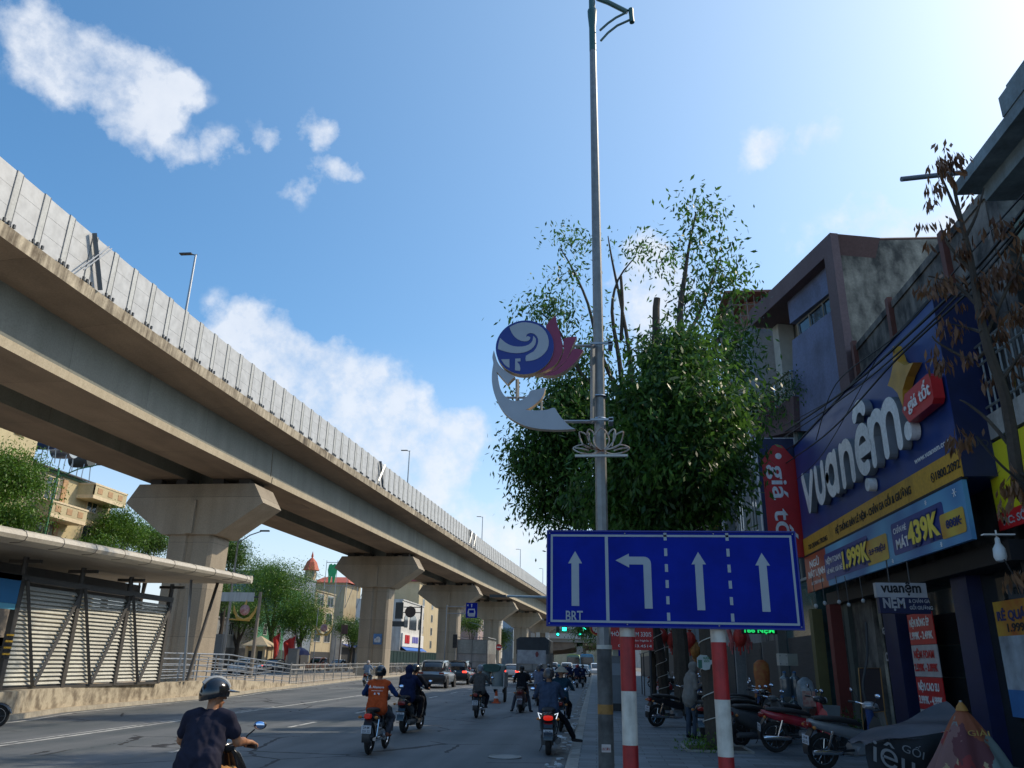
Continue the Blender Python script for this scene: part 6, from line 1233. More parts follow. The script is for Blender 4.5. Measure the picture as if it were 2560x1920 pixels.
def ride_pose(style='s', lean=.10, arms='bars', feet='board', look=0, shift=0, reach=.0, tilt=0, elbow=.08, ground_r=None):
    J = {}; py = -.26 + shift; pz = .845 if style == 's' else .83
    J['pelvis'] = V3(0, py, pz); J['chest'] = V3(tilt, py + lean, pz + .34); J['neck'] = V3(tilt, py + lean * 1.25, pz + .50); J['head'] = V3(tilt * 1.1, py + lean * 1.25 + .03, pz + .625)
    J['look'] = V3(math.sin(R_(look)), math.cos(R_(look)), -.02)
    hz, hy = (1.02, .20) if style == 's' else (1.03, .18)
    J['sh'] = {s: J['chest'] + V3(.185 * s, .0, .10) for s in (-1, 1)}
    J['hand'] = {s: V3(.315 * s, hy - .0, hz + .022) for s in (-1, 1)}
    J['wr'] = {s: V3(.285 * s, hy - .085, hz + .045) for s in (-1, 1)}
    J['el'] = {s: J['sh'][s].lerp(J['wr'][s], .5) + V3(elbow * s, -.05, -.10) for s in (-1, 1)}
    J['hip'] = {s: J['pelvis'] + V3(.10 * s, .02, -.03) for s in (-1, 1)}
    if style == 's': J['kn'] = {s: V3(.17 * s, py + .42, pz - .07) for s in (-1, 1)}; J['an'] = {s: V3(.12 * s, py + .40, .42) for s in (-1, 1)}; J['toe'] = {s: V3(.13 * s, py + .55, .345) for s in (-1, 1)}
    else: J['kn'] = {s: V3(.24 * s, py + .38, pz - .20) for s in (-1, 1)}; J['an'] = {s: V3(.20 * s, py + .20, .36) for s in (-1, 1)}; J['toe'] = {s: V3(.22 * s, py + .36, .30) for s in (-1, 1)}
    if feet == 'down':
        for s in (-1, 1): J['kn'][s] = V3(.25 * s, py + .22, pz - .36); J['an'][s] = V3(.33 * s, py + .05, .10); J['toe'][s] = V3(.40 * s, py + .19, .035)
    return J
def rider(label, bk, J, cols, voxel=.012, hat=('helmet', glossb, {}), group=None, **kw):
    t = thing('person', label, 'person', bk.location, bk.rotation_euler.z, group)
    mats = {'skin': skin, 'eye': hair, 'lip': M('lip', (.20, .07, .05)), 'shoe': cloth('shoe', (.03, .028, .03)), 'hood': cols.get('shirt')}; mats.update(cols)
    body = figure(t, [(tuple(p), tuple(q), r0, r1, m) for p, q, r0, r1, m in body_prims(J, **kw)], voxel, mats)
    if hat and hat[0] == 'helmet': helmet(t, J['head'], J.get('look', V3(0, 1, 0)), hat[1], **hat[2])
    if hat and hat[0] == 'cone':
        b = MB(); h = J['head']; b.loft([[(h.x + r * math.cos(a), h.y + r * math.sin(a), h.z + z) for a in [2 * PI * k / 24 for k in range(24)]] for r, z in ((.215, .035), (.15, .095), (.08, .155), (.006, .215))] + [[(h.x + r * math.cos(a), h.y + r * math.sin(a), h.z + z) for a in [2 * PI * k / 24 for k in range(24)]] for r, z in ((.006, .205), (.20, .033))]); b.build('conical_hat', hat[1], t)
    if hat and hat[0] == 'hair': 
        h = J['head']; f = J['look'].normalized(); b = MB(); b.ell(h + V3(0, 0, .045) - f * .02, (.095, .10, .09), n=16, rows=10); b.ell(h - f * .06 - V3(0, 0, .05), (.07, .05, .12), n=12, rows=8); b.build('hair', hair, t)
    return t
G = 'riders on the road'
navyc = cloth('navy polo', (.020, .020, .036)); orangec = cloth('orange', (.46, .075, .02)); bluec = cloth('royal blue', (.012, .035, .12)); tanc = cloth('tan trouser', (.40, .20, .07)); greyt = cloth('grey trouser', (.055, .06, .075)); dark = cloth('dark', (.012, .013, .018)); navyj = cloth('navy jacket', (.012, .018, .055)); gb = cloth('grey brown', (.085, .08, .075)); lavc = cloth('lavender', (.15, .17, .24)); vestc = cloth('slate blue', (.045, .065, .11)); tealc = cloth('dark teal', (.015, .045, .07)); lb_ = cloth('light blue shirt', (.19, .25, .33)); hood_c = cloth('grey hoodie', (.21, .20, .185)); jean = cloth('jeans', (.05, .07, .10))
helm_g = M('helmet grey', (.16, .17, .19), rough=.3, coat=.4)
RB['near'].scale = (.96, .96, .95); J = ride_pose('s', lean=.13, look=48, elbow=.03)
rider('person in a navy polo shirt and black peaked helmet, cut by the bottom edge', RB['near'], J, {'shirt': navyc, 'trouser': tanc, 'skin': skinw}, .0075, ('helmet', glossb, {'stripe': M('helmet stripe grey', (.35, .37, .38))}), G, long_sleeve=False).scale = (.96, .96, .95)
J = ride_pose('w', lean=.05, look=-2, elbow=.10); J['arm'] = True
p = rider('person in an orange and blue jacket with black helmet', RB['orange'], J, {'shirt': orangec, 'arm': bluec, 'trouser': greyt, 'shoe': cloth('sandal', (.22, .08, .05))}, .009, ('helmet', glossb, {'peak': False, 'full': True}), G)
b = MB(); c = J['chest']; yb = c.y - .128; yb2 = c.y - .138
b.text('Ahamove', (.025, yb2, c.z + .02), (1, 0, 0), (0, -.12, 1), .042, .235, th=.0015, mat=letw, bold=.03, align='C', lift=.006); b.text('A', (-.145, yb2 + .002, c.z + .018), (1, 0, 0), (0, 0, 1), .056, .05, th=.0015, mat=letw, bold=.05, lift=.006, align='C')
b.box((-.11, yb2 - .012, c.z - .035), (.12, yb2 - .006, c.z - .028), letw)
for sx in (-.03, .035): b.box((sx - .024, yb2 - .010, c.z - .105), (sx + .024, yb2 - .004, c.z - .068), letw)
b.build('jacket_lettering', None, p)
b = MB()
for sx in (-1, 1): b.loft([[(sx * x, c.y - .02 + y, c.z + z) for x, y in ((.10, -.118), (.15, -.107), (.185, -.075), (.20, .0), (.19, .06), (.10, -.10))] for z in (-.32,)] + [[(sx * x, c.y - .02 + y, c.z + z) for x, y in ((.15, -.11), (.175, -.09), (.198, -.06), (.205, .0), (.19, .06), (.12, -.09))] for z in (-.08,)]) if False else None
J = ride_pose('s', lean=.12, shift=.10, look=12, elbow=.12)
rider('person in black jacket and helmet driving the scooter with a passenger', RB['navy'], J, {'shirt': dark, 'trouser': dark}, .012, ('helmet', glossb, {}), G)
J = ride_pose('s', lean=.02, shift=-.24, look=0); 
for s in (-1, 1): J['hand'][s] = V3(.10 * s, .08, 1.12); J['wr'][s] = V3(.16 * s, 0, 1.12); J['el'][s] = V3(.27 * s, -.3, 1.12); J['kn'][s] = V3(.24 * s, -.12, .78); J['an'][s] = V3(.22 * s, -.16, .40); J['toe'][s] = V3(.23 * s, -.02, .34)
rider('passenger person in a navy hooded jacket sitting behind the scooter driver', RB['navy'], J, {'shirt': navyj, 'trouser': dark, 'hood': navyj}, .012, None, G, hood=True)
J = ride_pose('w', lean=.06, look=0, elbow=.1); rider('person in a grey-brown jacket and grey helmet on a small motorbike', RB['grey'], J, {'shirt': gb, 'trouser': dark}, .014, ('helmet', helm_g, {}), G)
J = ride_pose('s', lean=.06, feet='down'); rider('person in a black T-shirt with dark hair, both feet on the road', RB['woman'], J, {'shirt': dark, 'trouser': greyt}, .014, ('hair',), G, long_sleeve=False, slim=.02)
J = ride_pose('s', lean=.05); rider('person in a lavender shirt and dark helmet beside the tarpaulin truck', RB['lav'], J, {'shirt': lavc, 'trouser': dark}, .014, ('helmet', M('helmet brown grey', (.09, .085, .085), rough=.4), {}), G)
J = ride_pose('s', lean=.04, look=4, elbow=.05); J['kn'][1] = V3(.34, -.02, .60); J['an'][1] = V3(.52, .16, .27); J['toe'][1] = V3(.68, .20, .205)
rider('person in a slate blue jacket with one foot resting on the kerb', RB['right'], J, {'shirt': vestc, 'trouser': dark, 'arm': dark}, .009, ('helmet', M('helmet mottled', (.05, .04, .04), rough=.35, var=.6, scale=18, coat=.4), {'peak': False}), G)
J = ride_pose('w', lean=.04, look=0); rider('person in dark teal clothes and a straw conical hat beyond the kerb scooter', RB['cone'], J, {'shirt': tealc, 'trouser': dark}, .014, ('cone', M('straw hat', (.30, .26, .20), rough=.8, var=.15, scale=9)), G)
J = ride_pose('w', lean=.06); rider('person in a light blue shirt and beige helmet riding along the median fence', RB['far'], J, {'shirt': lb_, 'trouser': jean}, .02, ('helmet', M('helmet beige', (.35, .31, .28), rough=.5), {}), G)
J = ride_pose('s', lean=.08); rider('person with bare arm on the scooter at the left edge of the photo', RB['edge'], J, {'shirt': dark, 'trouser': dark, 'skin': skinw}, .012, ('helmet', glossb, {}), G, long_sleeve=False, shorts=True)
# standing hooded person beside a parked scooter
J = {'pelvis': V3(0, 0, .90), 'chest': V3(0, .03, 1.26), 'neck': V3(0, .07, 1.43), 'head': V3(0, .13, 1.53), 'look': V3(0, 1, -.35)}
J['sh'] = {s: V3(.17 * s, .04, 1.36) for s in (-1, 1)}; J['el'] = {s: V3(.22 * s, .06, 1.10) for s in (-1, 1)}; J['wr'] = {s: V3(.11 * s, .24, 1.16) for s in (-1, 1)}; J['hand'] = {s: V3(.05 * s, .30, 1.19) for s in (-1, 1)}
J['hip'] = {s: V3(.09 * s, 0, .88) for s in (-1, 1)}; J['kn'] = {s: V3(.10 * s, .04 * s + .02, .48) for s in (-1, 1)}; J['an'] = {s: V3(.10 * s, .03 * s - .02, .09) for s in (-1, 1)}; J['toe'] = {s: V3(.12 * s, .03 * s + .13, .035) for s in (-1, 1)}
t = thing('person', 'person in a grey hooded jacket standing beside the trunk, looking at a phone', 'person', (2.2, 19.9, .15), R_(-72))
pr_ = body_prims(J, hood=True, slim=-.01); pr_ += [(V3(.06 * s, -.02, .80), V3(.06 * s, 0, 1.05), .135, .13, 'shirt') for s in (-1, 1)]
figure(t, [(tuple(p), tuple(q), r0, r1, m) for p, q, r0, r1, m in pr_], .010, {'skin': skin, 'eye': hair, 'lip': skin, 'shoe': dark, 'shirt': hood_c, 'hood': hood_c, 'trouser': jean})
ph = thing('phone', 'blue lit phone held by the hooded person', 'phone', (2.2 + .33, 19.9 + .10, 1.36)); b = MB(); b.cbox((0, 0, 0), (.012, .075, .15), rot=Matrix.Rotation(.5, 4, 'Y')); b.build('case', lamp('phone blue', (.05, .2, .8), .5), ph)
# ------------------------------------------------------------------ parked bikes on the pavement
GP = 'motorbikes parked on the pavement'
bike('w', 4.15, 17.45, 84, 'red and purple motorbike with chrome exhaust parked on the pavement', {'rear_body': redpn, 'front_apron': redpn, 'leg_shield': redpn, 'handlebar_cover': blackp, **OFF}, GP, .15, 6)
bike('w', 4.35, 15.0, 72, 'silver and black motorbike parked nearest the camera beside the covered cart', {'rear_body': silverp, 'front_apron': bluepn, 'leg_shield': blackp, 'handlebar_cover': silverp, **OFF}, GP, .15, 6)
bike('s', 2.50, 20.3, 8, 'black scooter with red tail lamp parked beside the hooded person', {**body_paint(glossb), **OFF}, GP, .15)
bike('s', 3.55, 18.75, 60, 'dark scooter parked behind the red motorbike', {**body_paint(greyp), **OFF}, GP, .15, 6)
bike('s', 4.6, 19.9, 70, 'brown scooter parked in front of the navy pillar', {**body_paint(brownp), **OFF}, GP, .15, 6)
bike('w', 3.9, 21.6, 55, 'black motorbike parked left of the blackboard', {**body_paint(glossb), **OFF}, GP, .15, 6)
bike('s', 4.1, 23.2, 60, 'blue-grey scooter with raised mirror parked by the red pillar', {**body_paint(bluepn), **OFF}, GP, .15, 6)
bike('w', 4.5, 25.2, 62, 'black motorbike parked between the second post and the olive pillar', {**body_paint(glossb), **OFF}, GP, .15, 6)
bike('w', 2.15, 23.6, 58, 'motorbike parked sideways behind the nearest trunk', {**body_paint(blackp), **OFF}, GP, .15, 6)
for i, (x, y, m_, l) in enumerate(((4.4, 40, bluepn, 'blue motorbike parked far down the pavement'), (4.8, 43.5, glossb, 'black motorbike parked far down the pavement, behind the blue one'), (4.2, 47, redpn, 'red motorbike parked far down the pavement'), (4.9, 51, glossb, 'black motorbike parked beyond the far red one'), (4.4, 55, silverp, 'silver motorbike parked far down the pavement'), (4.6, 60, brownp, 'farthest brown motorbike parked on the pavement'))):
    bike('sw'[i % 2], x, y, 50 + 7 * i, l, {**body_paint(m_), **OFF}, GP, .15, 6)
# distant riders in front of the junction: coarse copies
COARSE = {}
def far_rider(x, y, shirt, helm, label):
    bk = bike('w', x, y, rng.uniform(-3, 3), 'distant motorbike of the ' + label, {**body_paint(glossb), **OFF}, 'distant motorbikes waiting at the junction')
    if 'p' not in COARSE: 
        J = ride_pose('w', lean=.05); COARSE['p'] = rider('', bk, J, {'shirt': dark, 'trouser': dark}, .028, ('helmet', glossb, {}), fingers=False); t = COARSE['p']
    else: t = copy_tree(COARSE['p']); t.location = bk.location; t.rotation_euler = bk.rotation_euler
    t['label'] = label; t['category'] = 'person'; t['group'] = 'distant riders waiting at the junction'
    for c in t.children:
        if c.name.startswith('body'):
            for sl_ in c.material_slots:
                if sl_.material and sl_.material.name.startswith('cloth dark') and sl_ == c.material_slots[1 if len(c.material_slots) > 1 else 0]: sl_.link = 'OBJECT'; sl_.material = shirt
        if c.name.startswith('helmet'): c.material_slots[0].link = 'OBJECT'; c.material_slots[0].material = helm
cr_ = cloth('dark red', (.20, .03, .03)); ct = M('helmet teal', (.05, .25, .28), rough=.3); cw = M('helmet white', (.5, .5, .5), rough=.3); crd = M('helmet red', (.35, .03, .03), rough=.3)
for x, y, s_, h, l in ((-2.6, 46, navyj, glossb, 'person in navy with black helmet, nearest of the distant riders'), (-1.35, 62, cr_, crd, 'person with red jacket and red helmet among the distant riders'), (-.95, 63.5, dark, glossb, 'person in dark clothes right of the red jacket rider'), (-2.5, 58, tealc, ct, 'person with teal helmet among the distant riders'), (-2.1, 70, lb_, cw, 'person in light blue with white helmet among the distant riders'),
                      (-3.2, 72, dark, cw, 'person in black with white helmet left of the light blue rider'), (-1.6, 78, navyj, glossb, 'person in navy behind the red jacket rider'), (-2.8, 84, dark, glossb, 'person in black deep among the distant riders'), (-1.9, 92, lb_, crd, 'person in light blue with red helmet, deepest of the distant riders'), (-5.6, 90, dark, glossb, 'person in black between the two trucks'), (-3.4, 52, dark, glossb, 'person in black just right of the tarpaulin truck')): far_rider(x, y, s_, h, l)
# ------------------------------------------------------------------ cars and trucks
carglass = glassy('car glass', (.012, .016, .02), .05)
brk = lamp('brake lamp lit', (1.0, .04, .02), 3.0); brkoff = M('tail lamp dark red', (.16, .01, .01), rough=.15, coat=.5)
def carring(y, w, zb, zt, n=16, e=4): return selli((0, (zb + zt) / 2), w, zt - zb, y, n, e)
def car(kind, mat, lit=False):
    t = thing('car', '', 'car')
    if kind == 'suv': st_ = [(-2.3, 1.5, .42, .92), (-2.26, 1.78, .34, 1.02), (-1.9, 1.88, .26, 1.06), (-.6, 1.90, .24, 1.04), (.8, 1.90, .24, 1.0), (1.5, 1.88, .26, .98), (2.05, 1.78, .28, .90), (2.28, 1.5, .36, .74)]; gh = [(-2.15, 1.36, .95, 1.30), (-1.85, 1.46, .95, 1.62), (-1.2, 1.5, .95, 1.70), (0, 1.5, .95, 1.70), (.55, 1.44, .95, 1.60), (1.25, 1.34, .95, 1.04)]
    else: st_ = [(-2.25, 1.4, .42, .86), (-2.2, 1.66, .34, .94), (-1.7, 1.78, .24, .97), (-.6, 1.80, .22, .94), (.8, 1.80, .22, .92), (1.5, 1.78, .24, .88), (2.05, 1.66, .28, .80), (2.25, 1.35, .36, .66)]; gh = [(-1.85, 1.26, .88, .98), (-1.2, 1.36, .88, 1.40), (-.8, 1.38, .88, 1.46), (.0, 1.38, .88, 1.47), (.45, 1.32, .88, 1.38), (1.15, 1.24, .88, .96)]
    b = MB(); b.loft([carring(y, w, a, c) for y, w, a, c in st_]); b.build('body', mat, t, smooth=.7)
    b = MB(); b.loft([carring(y, w, a, c, 16, 5) for y, w, a, c in gh]); b.build('windows', carglass, t, smooth=.7)
    b = MB(); rf = [g for g in gh if g[3] > 1.3]
    b.loft([[(x, y, z) for x, z in ((-w / 2 + .02, zt - .10), (-w / 2 + .06, zt + .005), (-w * .3, zt + .03), (w * .3, zt + .03), (w / 2 - .06, zt + .005), (w / 2 - .02, zt - .10), (w * .3, zt - .0), (-w * .3, zt - .0))] for y, w, a, zt in rf]); b.build('roof', mat, t, smooth=.7)
    for sx in (-1, 1):
        b = MB()
        for i in range(len(gh) - 1):
            if i in (0, 2, len(gh) - 2): p, q = gh[i], gh[i + 1]; b.tube([(sx * (p[1] / 2 + .005), p[0] if i != 2 else -.35, .98 if i == 2 else p[3] - .04), (sx * (q[1] / 2 - .03), q[0] if i != 2 else -.35, q[3] - .03)], .04, n=5)
        b.build('pillar', mat, t)
        b = MB(); b.ell((sx * 1.02, .78, 1.0), (.10, .06, .075), n=10, rows=7); b.build('mirror', mat, t)
        for y in (-1.42, 1.40):
            b = MB(); b.lathe([(.42, -.02), (.42, .03)], (sx * .925 if kind == 'suv' else sx * .88, y, .36), ax='X', n=24, mat=blackp); b.build('wheel_arch', None, t)
            b = MB(); x = sx * (.85 if kind == 'suv' else .81); b.lathe([(.24, -.11), (.34, -.10), (.345, 0), (.34, .11), (.24, .115)], (x, y, .345), ax='X', n=24, mat=rubber); w = b.build('wheel', None, t)
            b = MB(); b.lathe([(.05, .09), (.2, .118), (.235, .10)] if sx > 0 else [(.05, -.09), (.2, -.118), (.235, -.10)], (x, y, .345), ax='X', n=20, mat=silverp); b.build('rim', None, w)
        b = MB(); b.box((sx * .52, -2.315, .86), (sx * .84, -2.26, .98)) if kind == 'suv' else b.box((sx * .46, -2.262, .76), (sx * .78, -2.18, .90)); b.build('tail_light', brk if lit else brkoff, t)
        b = MB(); b.ell((sx * .62, 2.12, .72), (.18, .12, .08), n=10, rows=6); b.build('headlight', M('headlight lens', (.5, .52, .55)), t)
    yr = -2.315 if kind == 'suv' else -2.262
    b = MB(); b.box((-.26, yr - .01, .60), (.26, yr + .02, .72)); b.build('number_plate', platew, t)
    b = MB(); b.box((-.80, yr + .005, .28), (.80, yr + .12, .50)); b.build('bumper', blackp, t)
    return t
carS = {}
def newcar(kind, mat, x, y, az, label, lit=False, group='cars on the road', extra=None, z=.0):
    if kind not in carS: t = carS[kind] = car(kind, mat, False)
    else: t = copy_tree(carS[kind])
    for c in t.children:
        k = c.name.split('.')[0]
        if k in ('body', 'roof', 'pillar', 'mirror'): c.material_slots[0].link = 'OBJECT'; c.material_slots[0].material = mat
        if k == 'tail_light': c.material_slots[0].link = 'OBJECT'; c.material_slots[0].material = brk if lit else brkoff
    t.location = (x, y, z); t.rotation_euler = (0, 0, -R_(az)); t['label'] = label; t['group'] = group; return t
greyc = M('car grey', (.26, .30, .33), rough=.28, metal=.5, coat=.5, var=.05); blackc = M('car black', (.012, .013, .016), rough=.2, coat=.6, var=.1); whitec = M('car white', (.55, .56, .56), rough=.25, coat=.5, var=.04); orangecar = M('car orange', (.45, .12, .04), rough=.3, coat=.4, var=.05); bluec2 = M('car dark blue', (.03, .05, .08), rough=.25, coat=.5)
g_ = newcar('suv', greyc, -10.55, 55.1, 0, 'grey crossover car with black lower body, seen from behind')
b = MB(); b.loft([selli((0, .62), w, h, y, 16, 4) for y, w, h in ((-2.345, 1.4, .34), (-2.29, 1.86, .48), (-2.2, 1.895, .56), (-2.0, 1.905, .5))]); b.build('lower_panel', blackp, g_, smooth=.7)
b = MB(); b.box((-.62, -2.12, 1.17), (.62, -2.05, 1.23)); b.build('spoiler', greyc, g_)
newcar('suv', blackc, -10.5, 64.2, 0, 'black sport utility car with lit red brake lamps ahead of the grey car', True)
newcar('sedan', whitec, -8.2, 82.5, 0, 'white car with a lit red tail lamp beyond the covered trike', True)
newcar('sedan', whitec, -7.4, 95, 0, 'white car ahead of the one with the lit tail lamp')
for i, (x, y, m_, k) in enumerate(((-4.0, 118, whitec, 'suv'), (-1.6, 112, whitec, 'sedan'), (-6.5, 128, whitec, 'suv'), (-3.3, 140, greyc, 'sedan'), (.1, 125, whitec, 'suv'), (-8.5, 150, whitec, 'suv'))):
    newcar(k, m_, x, y, 180 if i in (1, 4) else 0, ['white car right behind the tarpaulin truck in the far queue', 'white oncoming car at the junction beside the waiting riders', 'white van-like car under the far overpass', 'grey car deep in the far queue', 'white oncoming car nearest the kerb at the junction', 'deepest white car in the far queue'][i], group='cars queued at the far junction')
newcar('sedan', whitec, -33.2, 76, 180, 'white car behind the ramp railing on the far carriageway', True, 'cars on the far carriageway')
newcar('suv', orangecar, -37.2, 108, 180, 'orange car beyond the purple umbrella', group='cars on the far carriageway')
newcar('sedan', bluec2, -35.6, 112, 180, 'dark blue car right of the orange car', group='cars on the far carriageway')
newcar('sedan', blackc, -36.8, 92, 180, 'dark car between the kiosk and the grey cabinet', group='cars on the far carriageway')
# trucks
tarp = stained('grey tarpaulin', (.34, .33, .29), (.20, .195, .18), rough=.8, s1=.8, s2=1.5, bump=.3, fine=5); tarpd = M('dark tarpaulin', (.022, .028, .035), rough=.55, var=.4, scale=1.2, bump=.4, bscale=2); cargo = stained('cargo steel doors', (.34, .31, .28), (.18, .155, .14), rough=.5, s1=1, s2=2)
def truck(label, x, y, w, h, L_, tarm, topm, cabm, open_side=False, az=0):
    t = thing('truck', label, 'truck', (x, y, 0), -R_(az)); zb = 1.05
    b = MB(); b.box((-w / 2, 0, zb), (w / 2, L_, zb + (h - zb) * .52)); 
    for k in range(int(L_ / .5)):
        for sx in (-1, 1): b.box((sx * w / 2 - .02, .2 + k * .5, zb), (sx * w / 2 + .02, .26 + k * .5, zb + (h - zb) * .52))
    b.build('cargo_box', cargo, t)
    b = MB(); z1 = zb + (h - zb) * .52; a = w / 2
    if open_side:
        b.box((-a + .01, 0, z1), (a - .02, .06, h)); b.loft([[(-a, y_, z1), (-a, y_, h), (-a + .08, y_, h + .02), (-a + .06, y_, z1)] for y_ in (0, L_)])
        b.box((-a, 0, h - .03), (a, L_, h + .01)); b.box((a - .03, .05, z1), (a - .01, L_, h - .05), M('white truck side', (.72, .72, .68), rough=.6, var=.15, stretch=(1, 4, .3)))
        for k in range(int(L_ / .45)): b.box((a - .01, .1 + k * .45, zb), (a + .03, .16 + k * .45, h), M('truck rib', (.38, .37, .33)))
        for zz in (h + .22,): b.tube([(-a, .1, h), (-a, .1, zz), (a, .1, zz), (a, .1, h)], .02, dsteel, 4); b.tube([(a, .1, zz), (a, L_, zz)], .02, white, 4); b.tube([(-a, .1, zz), (-a, L_, zz)], .02, dsteel, 4)
    else:
        b.loft([[(-a, y_, z1 - .05), (-a - .02, y_, h - .18), (-a + .25, y_, h), (a - .25, y_, h + .02), (a + .02, y_, h - .18), (a, y_, z1 - .05)] for y_ in (-.03, .3, L_ * .5, L_)])
    b.build('tarpaulin', topm, t, smooth=.4)
    b = MB()
    for xx in (-a + .05, -.03, a - .11): b.box((xx, -.05, zb), (xx + .06, -.0, z1 if not open_side else h - .05))
    for zz in (zb + .05, zb + .55, z1 - .06): b.box((-a + .05, -.045, zz), (a - .05, -.005, zz + .05))
    b.build('tail_gate', M('gate steel', (.15, .14, .13), rough=.5), t)
    if not open_side:
        b = MB(); b.box((-a + .08, -.055, zb + .55), (a - .2, -.05, z1 + .25), M('faded truck picture', (.24, .24, .25), var2=(.50, .50, .52), scale=1.6)); b.ell((.35, -.06, z1 - .05), (.12, .01, .2), M('picture red', (.22, .05, .05))); b.build('rear_picture', None, t)
    b = MB(); b.box((-.45, .1, .6), (.45, L_ + 1.2, zb)); b.build('chassis', dsteel, t)
    for yy in (1.0, L_ + .8):
        for sx in (-1, 1):
            b = MB(); b.lathe([(.22, -.16), (.44, -.15), (.45, 0), (.44, .15), (.22, .16)], (sx * (a - .2), yy, .45), ax='X', n=20, mat=rubber); w_ = b.build('wheel', None, t); b = MB(); b.lathe([(.04, -.17), (.22, -.165), (.22, .165), (.04, .17)], (sx * (a - .2), yy, .45), ax='X', n=14); b.build('rim', silverp, w_)
    for sx in (-1, 1): b = MB(); b.box((sx * (a - .35) - .12, -.06, .86), (sx * (a - .35) + .12, .0, .98)); b.build('tail_light', brk if (sx < 0 and not open_side) else brkoff, t)
    b = MB(); b.box((-.25, -.05, .84), (.25, -.02, .96)); b.build('number_plate', platew, t)
    b = MB(); b.box((-a, -.02, .55), (a, .08, .68)); b.box((-a + .1, 1.5, .3), (-a + .14, 1.9, .9)); b.build('bumper', dsteel, t)
    b = MB(); b.loft([selli((0, 1.5), w_c, hh, yy, 14, 5) for yy, w_c, hh in ((L_ + .1, w * .92, 2.1), (L_ + 1.4, w * .92, 2.1), (L_ + 1.9, w * .86, 1.6))]); b.build('cab', cabm, t, smooth=.7)
    return t
truck('box truck with grey tarpaulin back and white ribbed side', -11.66, 77.6, 3.0, 3.62, 6.5, tarp, tarp, white, True)
truck('truck covered by a dark tarpaulin with a faded picture on its tailgate', -4.72, 62.2, 2.45, 3.5, 6.2, tarp, tarpd, white, False)
bl = lamp('blue lamp', (.02, .06, 1), 2.5); t = thing('marker_lamp', 'small blue lit lamp low behind the box truck', 'lamp', (-12.1, 76.5, 1.0)); b = MB(); b.ell((0, 0, 0), (.12, .05, .12), n=12); b.build('lens', bl, t); b = MB(); b.tube([(0, .04, 0), (.2, 1.2, .2)], .02); b.build('stem', dsteel, t)
# covered trike cart
for i, (x, y) in enumerate(((2062, 1508), (2098, 1505), (2122, 1512), (2158, 1502), (2040, 1515))):
    q = atY(x, y, 19.5); t = thing('spot_lamp', 'small pale spot lamp under the banner in front of the dark shop', 'lamp', q, 0, 'small spot lamps under the price banner'); b = MB(); b.ell((0, 0, 0), (.045, .045, .05), n=10); b.build('bulb', M('spot pale', (.4, .42, .42), rough=.3), t); b = MB(); b.tube([(0, 0, .04), (0, .05, 3.8 - q.z)], .01); b.build('stem', dsteel, t)
t = thing('cargo_trike', 'motor trike loaded with pale grey drums under a green sheet', 'cargo trike', (-4.75, 37.2, 0))
b = MB(); b.box((-.62, .1, .55), (.62, 1.7, .66)); b.box((-.66, .1, .62), (-.62, 1.7, 1.05)); b.box((.62, .1, .62), (.66, 1.7, 1.25)); b.build('tray', galv, t)
palep = M('pale drum', (.22, .26, .26), rough=.5, var=.15); 
for x in (-.32, .32): b = MB(); b.lathe([(.29, .66), (.31, .9), (.31, 1.45), (.27, 1.55), (.1, 1.57)], (x, .5, 0), n=18); b.build('drum', palep, t)
b = MB(); b.loft([selli((.05, 1.45), w, .35, y, 12, 3) for y, w in ((.15, .8), (.6, 1.15), (1.6, 1.1))]); b.build('sheet', M('green sheet', (.03, .10, .085), rough=.6, var=.3, bump=.5, bscale=6), t)
for x, y in ((-.62, .55), (.66, .55)): b = MB(); b.lathe([(.25, -.05), (.32, -.045), (.33, 0), (.32, .045), (.25, .05)], (x, y, .33), ax='X', n=20, mat=rubber); w_ = b.build('wheel', None, t); b = MB(); b.lathe([(.04, -.05), (.25, -.02), (.25, .02), (.04, .05)], (x, y, .33), ax='X', n=16); b.build('rim', greyp, w_)
b = MB(); b.tube([(0, 1.6, .6), (0, 2.6, .6)], .04); b.lathe([(.25, -.04), (.30, -.03), (.30, .03), (.25, .04)], (0, 2.7, .3), ax='X', n=18, mat=rubber); b.tube([(-.35, 2.3, 1.05), (0, 2.45, 1.05), (.35, 2.3, 1.05)], .02); b.box((-.14, 1.75, .7), (.14, 2.25, .82)); b.build('front_frame', dsteel, t)
J = ride_pose('w', lean=.05); p = rider('person in a red hooded top driving the cargo trike', RB['cone'], J, {'shirt': cloth('red top', (.30, .05, .04)), 'trouser': dark, 'hood': dark}, .02, None, G, hood=True); p.location = (-4.55, 39.35, .05)
t = thing('traffic_cone', 'small orange cone under the back of the cargo trike', 'cone', (-4.35, 36.6, 0)); b = MB(); b.lathe([(.2, 0), (.2, .03), (.12, .04), (.03, .5), (.02, .5)], n=16); b.build('cone', M('cone orange', (.5, .08, .02)), t); b = MB(); b.lathe([(.09, .2), (.07, .3)], n=16); b.build('band', white, t)
